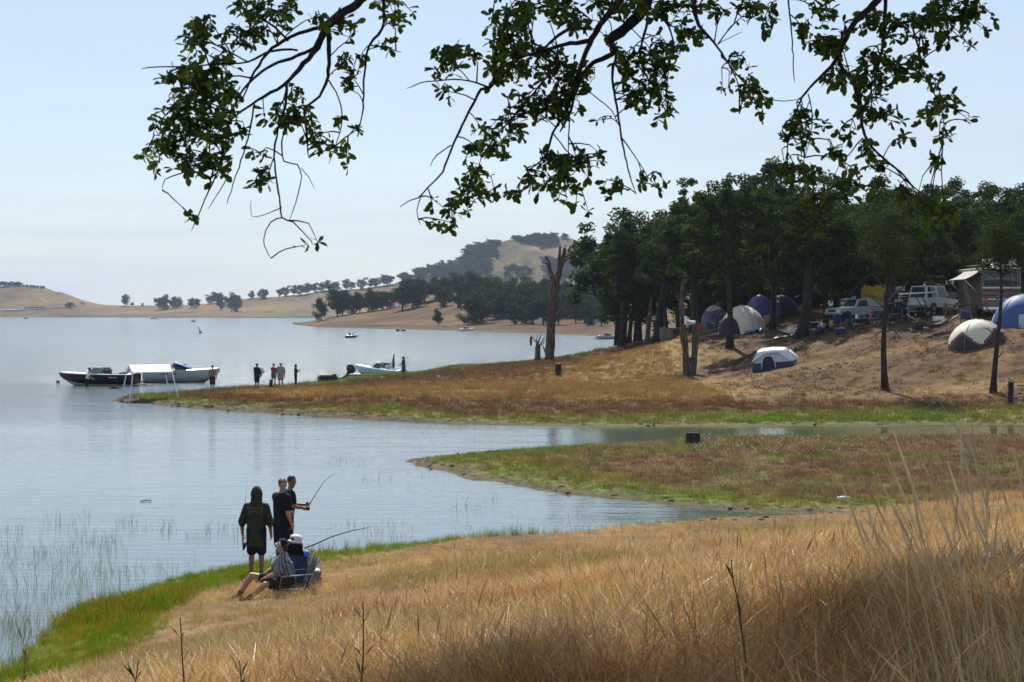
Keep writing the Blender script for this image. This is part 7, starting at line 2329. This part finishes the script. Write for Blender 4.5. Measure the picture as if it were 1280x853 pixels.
pw = person("person in a long grey shirt and pale cap, right beside the one in red", J, b, SKIN_TAN, (C_GREY, .95, .22, .03), (C_DGREY, .7), "short", None, .022, False)
f_, l_, u_, r_ = face_frame(J)
m = MB(); m.ell(J['head'] + Vector((0, 0, .05)), (.11, .10, .08), 12, 8); on_part(m, "cap", C_WHITE, pw)
b = far_base(369.5, 484)
J = stand(b, 20, hgt(28.5, b), armL=[(.08, .11, .66), (.15, .04, .72)], armR=[(.06, .12, .65), (.14, .06, .70)], stride=.03)
person("long haired person in dark clothes with raised hands, rightmost of the shore group", J, b, SKIN_TAN, (C_DGREY, .9, .06), (C_BLACK, 1.7), "long", None, .020, False, .84, hair_m=HAIR_BROWN)
b = far_base(504.5, 473.5)
J = stand(b, 160, hgt(27.5, b), armL=[(.07, .10, .65), (.15, .05, .66)], armR=[(.07, .10, .65), (.14, .06, .62)])
ph = person("woman in a sleeveless top and blue skirt standing right of the trailered boat", J, b, SKIN_TAN, (C_MAROON, .15), (C_BLUE, .6, .05), "long", None, .020, False, .85)
# dog sitting beside the one in red
b = far_base(338.5, 485)
t = thing("dog", "small black dog sitting beside the person in red", "dog", b)
blob("body", [('c', b + Vector((.0, 0, .14)), .11, b + Vector((.0, -.02, .30)), .09), ('c', b + Vector((0, -.02, .30)), .08, b + Vector((0, -.05, .42)), .06), ('e', b + Vector((0, -.06, .47)), (.075, .085, .07), None), ('c', b + Vector((0, -.1, .46)), .04, b + Vector((0, -.19, .44)), .03),
              ('c', b + Vector((.05, -.08, .25)), .035, b + Vector((.05, -.10, .02)), .025), ('c', b + Vector((-.05, -.08, .25)), .035, b + Vector((-.05, -.10, .02)), .025), ('c', b + Vector((.1, .02, .12)), .07, b + Vector((.11, -.1, .04)), .035), ('c', b + Vector((-.1, .02, .12)), .07, b + Vector((-.11, -.1, .04)), .035),
              ('c', b + Vector((.055, -.04, .50)), .03, b + Vector((.08, -.05, .43)), .02), ('c', b + Vector((-.055, -.04, .50)), .03, b + Vector((-.08, -.05, .43)), .02), ('c', b + Vector((0, .1, .06)), .03, b + Vector((.05, .28, .05)), .015)], cloth("black_fur", (.014, .012, .011)), t, .018)
# person behind the tents, blue shirt
b = on_ground(972.5, 140)
J = stand(b, 250, 1.75)
pb_ = person("person in a blue shirt and white cap standing beside the dark dome tent", J, b + Vector((0, 0, 0)), SKIN_TAN, (C_BLUE, .7), (C_DENIM, 1.8), None, None, .024, False)
m = MB(); m.ell(J['head'] + Vector((0, 0, .05)), (.11, .10, .10), 12, 8); on_part(m, "cap", C_WHITE, pb_)
# person in white between the grove trunks
b = on_ground(786, 172); b.z -= .1
J = stand(b, 200, 1.6)
person("person in a white top half hidden between the grove trunks by the lake", J, b, SKIN, (C_WHITE, .8, .1), (C_DENIM, 1.7), "short", None, .024, False)
# two people in the far green boat
for px, lab in ((437, "left one of the two people sitting in the far green boat"), (441.5, "right one of the two people sitting in the far green boat")):
    q = W(px, 422.5) + Vector((0, 0, .02))
    J = stand(q - Vector((0, 0, .55)), 90 if px < 440 else 180, 1.7)
    for s in 'LR':
        J['kn' + s] = J['hip' + s] + J['f'] * .4; J['an' + s] = J['kn' + s] - Vector((0, 0, .35)); J['toe' + s] = J['an' + s] + J['f'] * .15
    person(lab, J, q, SKIN_TAN, (C_BLACK, 1.3), (C_NAVY, .9), "short", None, .035, False)

# ---- the anglers on the near shore
def near_base(px, d): return on_ground(px, d)
# 1 hooded, from behind
b = near_base(320.5, 33.0)
J = stand(b, 86, 1.66, armL=[(-.02, .165, .63), (.05, .175, .475)], armR=[(-.02, .16, .63), (.04, .165, .475)])
J['curlL'] = .95; J['curlR'] = .7
hoodie = thing("person", "person in an olive hooded sweatshirt with the hood up and navy shorts, seen from behind", "person", b)
blob("body", body_prims(J, True), SKIN_TAN, hoodie, .0065, 2)
blob("hooded_sweatshirt", shirt_prims(J, 1.2, .25, .026) + [('e', J['head'] + Vector((0, -.01, .02)), (.118, .125, .155), None), ('e', J['head'] + Vector((.0, .0, .10)), (.085, .10, .085), None),
     ('c', J['head'] - Vector((0, .01, .06)), .112, J['neck'] - Vector((0, .02, .02)), .115), ('c', J['neck'] - Vector((.09, .02, .03)), .07, J['neck'] - Vector((-.09, .02, .03)), .07)], C_OLIVE, hoodie, .012)
blob("shorts", shorts_prims(J, .95, .024), C_NAVY, hoodie, .012)
shoes(J, C_BLACK, hoodie, .012, 1)
# tan print on the back: two rows of blocky strokes too worn to read
M_PRINT = mat("worn_tan_print", (.16, .12, .06), .9, var=.3, scale=30)
pr_ = MB(); rr = random.Random(8)
bk = J['chest'] - J['f'] * .168
lx = -J['l']       # picture right when seen from behind
for row, (zo, n_, w_) in enumerate(((.115, 5, .058), (.035, 5, .054))):
    for k in range(n_):
        cx = (k - (n_ - 1) / 2) * w_ * 1.12
        for st in range(4):
            vert = st < 2
            ox = (st - .5) * w_ * .55 if vert else 0
            oz = 0 if vert else (.028 if st == 2 else rr.choice((-.028, 0)))
            if rr.random() < .12: continue
            c = bk + lx * (cx + ox) + Vector((0, 0, zo + oz)) + J['f'] * (abs(cx) ** 2 * 1.6 + .0)
            pr_.box(c, (w_ * .2, .012, .066) if vert else (w_ * .6, .012, .013))
on_part(pr_, "back_print", M_PRINT, hoodie)
# reel and folded rod in the left hand
hl = J['wrL'] + (J['wrL'] - J['elL']).normalized() * .09
t = thing("fishing_rod", "short rod handle with a dark reel hanging from the hooded person's left hand", "fishing rod", hl)
m = MB(); m.tube([(-.02, .10, .10), (0, 0, 0), (.035, -.16, -.22)], [.010, .013, .011], 7); m.build("handle", C_BLACK, t)
m = MB(); m.cyl((.06, -.08, -.09), (.06, -.15, -.12), .035, n=12); m.tube([(.02, -.08, -.08), (.06, -.10, -.10)], .012, 6); m.cyl((.05, -.11, -.155), (.05, -.16, -.175), .026, n=10); m.build("reel", M_BLACKVINYL, t)
m = MB(); m.tube([(.06, -.15, -.11), (.10, -.17, -.10), (.11, -.17, -.13)], .006, 5); m.build("crank", M_GREYMETAL, t)
m = MB(); m.tube([(-.02, .1, .10), (-.09, .9, .62), (-.2, 1.9, 1.0)], [.006, .004, .0015], 5); m.build("blank", C_BLACK, t)
# 2 youth in a black T-shirt looking back over his shoulder
b = near_base(352, 33.9)
J = stand(b, 42, 1.80, armR=[(-.01, .135, .63), (.06, .10, .50)], armL=[(.05, .13, .64), (.15, .09, .60)], look=Vector((.42, -.90, -.12)))
J['curlR'] = .6; J['curlL'] = 1.0
yt = person("youth in a black short sleeved shirt turning his face back towards the camera", J, b, SKIN, (C_BLACK, .62, .09, .026), (C_NAVY, .95, .03), None, C_BLACK, .011, True, 1.0, None, True)
f, l, u, rot = face_frame(J); hd = J['head']
blob("hair", [('e', hd + u * .045 - f * .022, (.106, .090, .092), rot), ('c', hd + u * .075 + f * .055 + l * .04, .024, hd + u * .075 + f * .055 - l * .04, .024), ('c', hd - f * .055 + u * .02, .062, hd - f * .06 - u * .04, .045)], HAIR_BROWN, yt, .010)
m = MB(); c0 = J['chest'] + J['f'] * .13 - J['l'] * .06
m.box(c0 + Vector((0, 0, .10)), (.05, .016, .045), rot=Matrix.Rotation(R(42 + 60), 3, 'Z')); m.box(c0 + Vector((0, 0, .035)), (.04, .016, .03), rot=Matrix.Rotation(R(42 + 60), 3, 'Z')); m.box(c0 + Vector((0, 0, -.03)), (.045, .016, .05), rot=Matrix.Rotation(R(42 + 60), 3, 'Z'))
on_part(m, "chest_print", C_GREY, yt)
# 3 dark haired youth behind him
b = near_base(358, 35.0) + Vector((0, .0, 0)); 
J = stand(b, 20, 1.80, armR=[(.06, .13, .66), (.20, .06, .63)], armL=[(.06, .13, .66), (.22, .02, .66)], look=Vector((.72, -.62, -.30)), lean=.04)
J['curlR'] = 1.1; J['curlL'] = 1.1
db_ = person("dark haired youth mostly hidden behind the one in the black shirt, holding a raised rod", J, b, SKIN_TAN, (C_BLACK, .6, .05, .02), (C_NAVY, 1.7), "short", C_BLACK, .011, True, .95, None, True)
rd0 = J['wrL'].lerp(J['wrR'], .5) + J['f'] * .05
tip = P(422, 591.5, 34.6)
t = thing("fishing_rod", "long fishing rod raised up and right by the standing youths", "fishing rod", rd0)
v = tip - rd0
m = MB(); m.tube([-v * .12, v * .12], [.013, .011], 7); m.build("handle", C_BLACK, t)
sag = Vector((v.x * .10, 0, v.z * .10))
m = MB(); m.tube([v * .1, v * .35 - sag * .55 + Vector((0, 0, .06)), v * .6 + Vector((-.03, 0, .10)), v * .82 + Vector((-.02, 0, .07)), v], [.009, .008, .006, .0045, .0025], 6); m.build("blank", M_GREYMETAL, t)
m = MB(); m.cyl(v * .05 + Vector((0, -.03, -.06)), v * .05 + Vector((0, -.09, -.08)), .032, n=12); m.build("reel", M_BLACKVINYL, t)
# 4 seated in front: plaid shirt, striped cap, bare legs stretched to the left
D0 = 29.4
def Q(px, py, dd=0.0): return P(px, py, D0 + dd)
gb = gz((345 - 640) * D0 / F, D0)
seat_base = Vector(((352 - 640) * D0 / F, D0, gb))
def plaid():
    m_, nt, bb = _mat("dark_plaid_cotton"); N, L = nt.nodes, nt.links
    t_ = N.new("ShaderNodeTexCoord"); mp_ = N.new("ShaderNodeMapping"); mp_.inputs["Rotation"].default_value = (0, R(14), R(20)); L.new(t_.outputs["Object"], mp_.inputs["Vector"])
    acc = None
    for ax, sc_ in (('X', 7.5), ('Z', 7.5), ('X', 15.0)):
        w = N.new("ShaderNodeTexWave"); w.bands_direction = ax; w.inputs["Scale"].default_value = sc_; w.inputs["Distortion"].default_value = .8; L.new(mp_.outputs["Vector"], w.inputs["Vector"])
        r_ = N.new("ShaderNodeValToRGB"); r_.color_ramp.elements[0].position = .84; r_.color_ramp.elements[1].position = .95; L.new(w.outputs["Fac"], r_.inputs["Fac"])
        if acc is None: acc = r_.outputs["Color"]
        else:
            a_ = N.new("ShaderNodeMix"); a_.data_type = 'RGBA'; a_.blend_type = 'ADD'; a_.inputs["Factor"].default_value = .5; L.new(acc, a_.inputs["A"]); L.new(r_.outputs["Color"], a_.inputs["B"]); acc = a_.outputs["Result"]
    mx_ = N.new("ShaderNodeMix"); mx_.data_type = 'RGBA'; mx_.inputs["A"].default_value = (.018, .022, .045, 1); mx_.inputs["B"].default_value = (.34, .36, .42, 1); L.new(acc, mx_.inputs["Factor"]); L.new(mx_.outputs["Result"], bb.inputs["Base Color"]); bb.inputs["Roughness"].default_value = .85
    return m_
J = {'H': 1.74, 'f': Vector((-.97, -.25, 0)), 'l': Vector((.25, -.97, 0)), 'look': Vector((-.78, .55, -.30))}
J['pelvis'] = Q(361, 727); J['chest'] = Q(357.5, 708); J['neck'] = Q(354.5, 693, -.02); J['head'] = Q(353, 683.5, -.03)
J['shL'] = Q(354, 699, -.20); J['shR'] = Q(353, 698, .20); J['hipL'] = Q(360, 729, -.10); J['hipR'] = Q(360, 729, .12)
J['elL'] = Q(347, 717, -.28); J['wrL'] = Q(333, 722, -.20); J['elR'] = Q(344, 709, .30); J['wrR'] = Q(327, 720, .16)
J['knR'] = Q(314, 719.5, .15); J['anR'] = Q(297.5, 746, .18); J['toeR'] = Q(284, 750, .2)
J['knL'] = Q(331, 731, -.28); J['anL'] = Q(311, 748, -.2); J['toeL'] = Q(300, 752, -.22)
J['palmL'] = Vector((0, 0, -1)); J['palmR'] = Vector((0, 0, -1)); J['curlL'] = .4; J['curlR'] = .5
st_ = person("seated person in dark plaid shirt and striped cap with bare legs stretched left", J, seat_base, SKIN, (plaid(), .95, .02, .03), (cloth("dark_brown_shorts", (.03, .024, .022)), .68, .02), None, None, .011, True, 1.0, None, True)
for s in 'LR':
    an, toe, kn = J['an' + s], J['toe' + s], J['kn' + s]
    blob("sock", [('c', kn.lerp(an, .72), .047, an, .044), ('c', an, .044, an.lerp(toe, .5), .04)], C_SOCK, st_, .011)
    blob("shoe", [('c', an.lerp(toe, .1) - Vector((0, 0, .02)), .05, toe, .043), ('c', an - Vector((0, 0, .03)), .046, an + (an - toe) * .2 - Vector((0, 0, .03)), .04)], C_BLACK if s == 'L' else C_GREY, st_, .011)
blob("undershirt_cuff", [('c', J['shR'].lerp(J['elR'], .5), .066, J['elR'], .063)], C_WHITE, st_, .011)
f, l, u, rot = face_frame(J); hd = J['head']
cap_m = C_NAVY
blob("cap", [('e', hd + u * .055 - f * .01, (.108, .10, .085), rot), ('c', hd + u * .045 + f * .09, .024, hd + u * .03 + f * .15, .018)], C_NAVY, st_, .010)
ws = MB()
for k in range(9):
    a = -1.9 + k * .48
    d_ = (f * math.cos(a) + l * math.sin(a))
    ws.box(hd + u * .045 - f * .01 + d_ * .109, (.010, .030, .085), rot=Matrix((d_, u.cross(d_), u)).transposed())
on_part(ws, "cap_stripes", C_WHITE, st_)
blob("hair", [('c', hd - f * .045 + u * .0, .068, hd - f * .05 - u * .05, .05)], HAIR_DARK, st_, .011)
# wrist band
m = MB(); m.tube([J['wrR'] - Vector((.03, 0, 0)) * 0, J['wrR'] + (J['elR'] - J['wrR']) * .12], .036, 10); on_part(m, "wrist_band", C_GREY, st_)
def low_chair(label, base, rz, cloth_m, back_h=.66, seat_h=.20, knob=None, headrest=None):
    t = thing("camp_chair", label, "chair", base, rz)
    m = MB(); m.grid([[(x, y, seat_h - .05 * math.cos(x * 5) - .04 * (y > 0)) for x in np.linspace(-.27, .27, 7)] for y in np.linspace(-.28, .22, 4)]); m.build("seat", cloth_m, t, solid=.015)
    m = MB(); m.grid([[(x, .22 + .24 * q, seat_h - .03 + back_h * q) for x in np.linspace(-.27, .27, 7)] for q in np.linspace(0, 1, 6)]); m.build("backrest", cloth_m, t, solid=.018)
    for s in (-1, 1):
        m = MB(); m.tube([(s * .29, .16, -.05), (s * .29, .30, seat_h + .12), (s * .29, .47, seat_h + back_h)], .014, 7); m.build("back_post", M_GREYMETAL, t)
        m = MB(); m.tube([(s * .30, -.30, -.08), (s * .30, -.22, seat_h), (s * .30, .2, seat_h)], .013, 6); m.build("leg", M_GREYMETAL, t)
        m = MB(); m.tube([(s * .30, -.22, seat_h), (s * .30, -.18, seat_h + .22), (s * .30, .34, seat_h + .24)], .013, 6); m.build("armrest", M_GREYMETAL, t)
    if headrest:
        m = MB(); m.box((0, .50, seat_h + back_h + .02), (.46, .08, .22), rot=Matrix.Rotation(R(-16), 3, 'X')); m.build("headrest", headrest, t, bevel=.035)
    if knob:
        m = MB(); m.ell((-.30, .49, seat_h + back_h - .06), (.06, .06, .06)); m.build("knob", knob, t)
    return t
hipm = J['pelvis']
low_chair("low folding chair with navy cloth under the person in the plaid shirt", Vector((hipm.x + .02, hipm.y, hipm.z - .31)), R(-75), C_NAVY, .52, .22)
# 5 seated behind, white brimmed cap
D0 = 30.6
J = {'H': 1.72, 'f': Vector((.25, .97, 0)).normalized(), 'l': Vector((-.97, .25, 0)), 'look': Vector((.5, .85, -.1))}
J['pelvis'] = Q(371, 722, .0); J['chest'] = Q(371, 703, -.02); J['neck'] = Q(370.5, 688); J['head'] = Q(370, 677.5, .02)
J['shL'] = Q(362, 694, -.04); J['shR'] = Q(379, 694, .02); J['hipL'] = Q(366, 723, .05); J['hipR'] = Q(376, 723, .06)
J['elL'] = Q(361, 702, .22); J['wrL'] = Q(371, 688, .46); J['elR'] = Q(383, 701, .2); J['wrR'] = Q(379, 687, .44)
J['knL'] = Q(364, 718, .5); J['anL'] = Q(363, 724, .95); J['toeL'] = Q(363, 724, 1.15); J['knR'] = Q(379, 718, .5); J['anR'] = Q(381, 723, .95); J['toeR'] = Q(382, 723, 1.15)
J['curlL'] = 1.1; J['curlR'] = 1.1
gb2 = gz(Q(371, 722).x, D0)
s5 = person("seated person in a white brimmed hat facing the water behind the plaid shirted one", J, Vector((Q(371, 0).x, D0, gb2)), SKIN, (cloth("mid_blue_cotton", (.035, .05, .16)), .9, .0, .024), (C_DENIM, 1.6, .02), "short", C_BLACK, .011, True, 1.0, None, True)
hd = J['head']
blob("hat", [('e', hd + Vector((.02, 0, .065)), (.105, .11, .07), Matrix.Rotation(.25, 3, 'Y')), ('e', hd + Vector((-.04, .02, .085)), (.07, .08, .05), None), ('e', hd + Vector((.0, 0, .03)), (.108, .11, .06), None), ('e', hd + Vector((-.0, .01, .005)), (.15, .155, .026), Matrix.Rotation(.18, 3, 'Y'))], cloth("white_hat_cotton", (.66, .66, .68), .08), s5, .010)
low_chair("folding chair with black headrest and blue knob under the white hatted person", Vector((J['pelvis'].x + .08, J['pelvis'].y - .05, J['pelvis'].z - .31)), R(166), C_BLUE, .66, .22, mat("bright_blue_plastic", (.03, .22, .75), .4), C_BLACK)
rd0 = J['wrL'].lerp(J['wrR'], .6) + Vector((.0, .08, 0)); tip = P(462, 659.5, 32.5)
t = thing("fishing_rod", "fishing rod held almost level to the right by the seated person in the white hat", "fishing rod", rd0)
v = tip - rd0
m = MB(); m.tube([-v * .12, v * .15], [.013, .011], 7); m.build("handle", C_BLACK, t)
m = MB(); m.tube([v * .14, v * .45 + Vector((0, 0, .05)), v * .75 + Vector((0, 0, .045)), v], [.012, .010, .008, .005], 6); m.build("blank", C_BLACK, t)
m = MB(); m.cyl(v * .06 + Vector((0, -.02, -.05)), v * .06 + Vector((0, -.08, -.07)), .032, n=12); m.build("reel", M_BLACKVINYL, t)
# cooler, bag and bottle by the anglers
gbc = on_ground(387, 30.6)
cooler("white lidded grey cooler on the grass right of the anglers", 0, 0, R(12), mat("grey_cooler_body", (.20, .20, .19), .6), M_WHITE, (.34, .26, .27), loc=gbc + Vector((0, 0, .02)))
b = J['elL'] + Vector((-.24, .3, 0))
q = P(343.5, 697, 32.4)
t = thing("plastic_bag", "white plastic bag hanging by the leg of the hooded person's right hand", "bag", q)
m = MB(); m.ell((0, 0, -.10), (.07, .05, .15), 10, 8); m.build("bag", M_WHITE, t)
m = MB(); m.tube([(-.02, 0, .03), (0, 0, .11), (.02, 0, .03)], .006, 5); m.build("handle", M_WHITE, t)
finish_blobs()
# weeds near the camera
M_WEED = leafy("green_weed", (.03, .05, .015), (.08, .12, .03), .3, None, .6, vscale=4)
def weed(label, px, d, top_y, leaves, seed, lean=(0, 0)):
    rr = random.Random(seed)
    p = on_ground(px, d)
    h = EYE + (HOR - top_y) * d / F - p.z
    t = thing("weed", label, "weed", p)
    st = [Vector((lean[0] * k / 7 + rr.uniform(-.006, .006), lean[1] * k / 7, h * k / 7)) for k in range(8)]
    m = MB(); m.tube(st, [.007 * (1 - .08 * k) for k in range(8)], 6); m.build("stem", M_WEED, t)
    for k in range(leaves):
        u = rr.uniform(.25, .98); a = rr.uniform(0, 6.28)
        s = st[min(7, int(u * 7))]; ln = rr.uniform(.05, .15); dirv = Vector((math.cos(a) * .6, math.sin(a) * .6, rr.uniform(.6, 1.4))).normalized()
        side = dirv.cross(Vector((0, 0, 1))).normalized() * ln * .07
        e = s + dirv * ln; mdl = s + dirv * ln * .5 + Vector((0, 0, .012))
        m = MB(); m.add([s, mdl + side, e, mdl - side], [(0, 1, 2), (0, 2, 3)]); m.build("leaf", M_WEED, t, smooth=False)
    return t
weed("tall green weed out of focus at the bottom left", 238, 9.5, 772, 9, 1, (-.06, 0))
weed("thin weed stalk at the bottom left of centre", 452, 10, 752, 7, 2, (.01, 0))
weed("dark low weed at the very bottom left of the tall green weed", 165, 9, 826, 10, 3, (.03, 0))
weed("short green weed right of the tall one at the bottom left", 310, 9.2, 826, 8, 4, (-.05, 0))
weed("upright dark stalk in the dry grass right of centre at the bottom", 938, 9, 700, 3, 5, (-.10, 0))
weed("bluish green weed at the lower left corner by the water", 28, 20, 800, 12, 6, (.05, 0))
# ================================================================== HAZE
hz = MB()
hz.box((0, 1900, 49.2), (5600, 4100, 102.0))
hm = bpy.data.materials.new("haze"); hm.use_nodes = True
hn = hm.node_tree.nodes; hn.clear()
pv = hn.new("ShaderNodeVolumePrincipled")
pv.inputs["Color"].default_value = (.66, .80, 1.0, 1)
pv.inputs["Density"].default_value = 0.00011
pv.inputs["Anisotropy"].default_value = 0.0
ho = hn.new("ShaderNodeOutputMaterial")
hm.node_tree.links.new(pv.outputs["Volume"], ho.inputs["Volume"])
haze = hz.build("haze", hm, smooth=False)
tag(haze, kind='stuff')
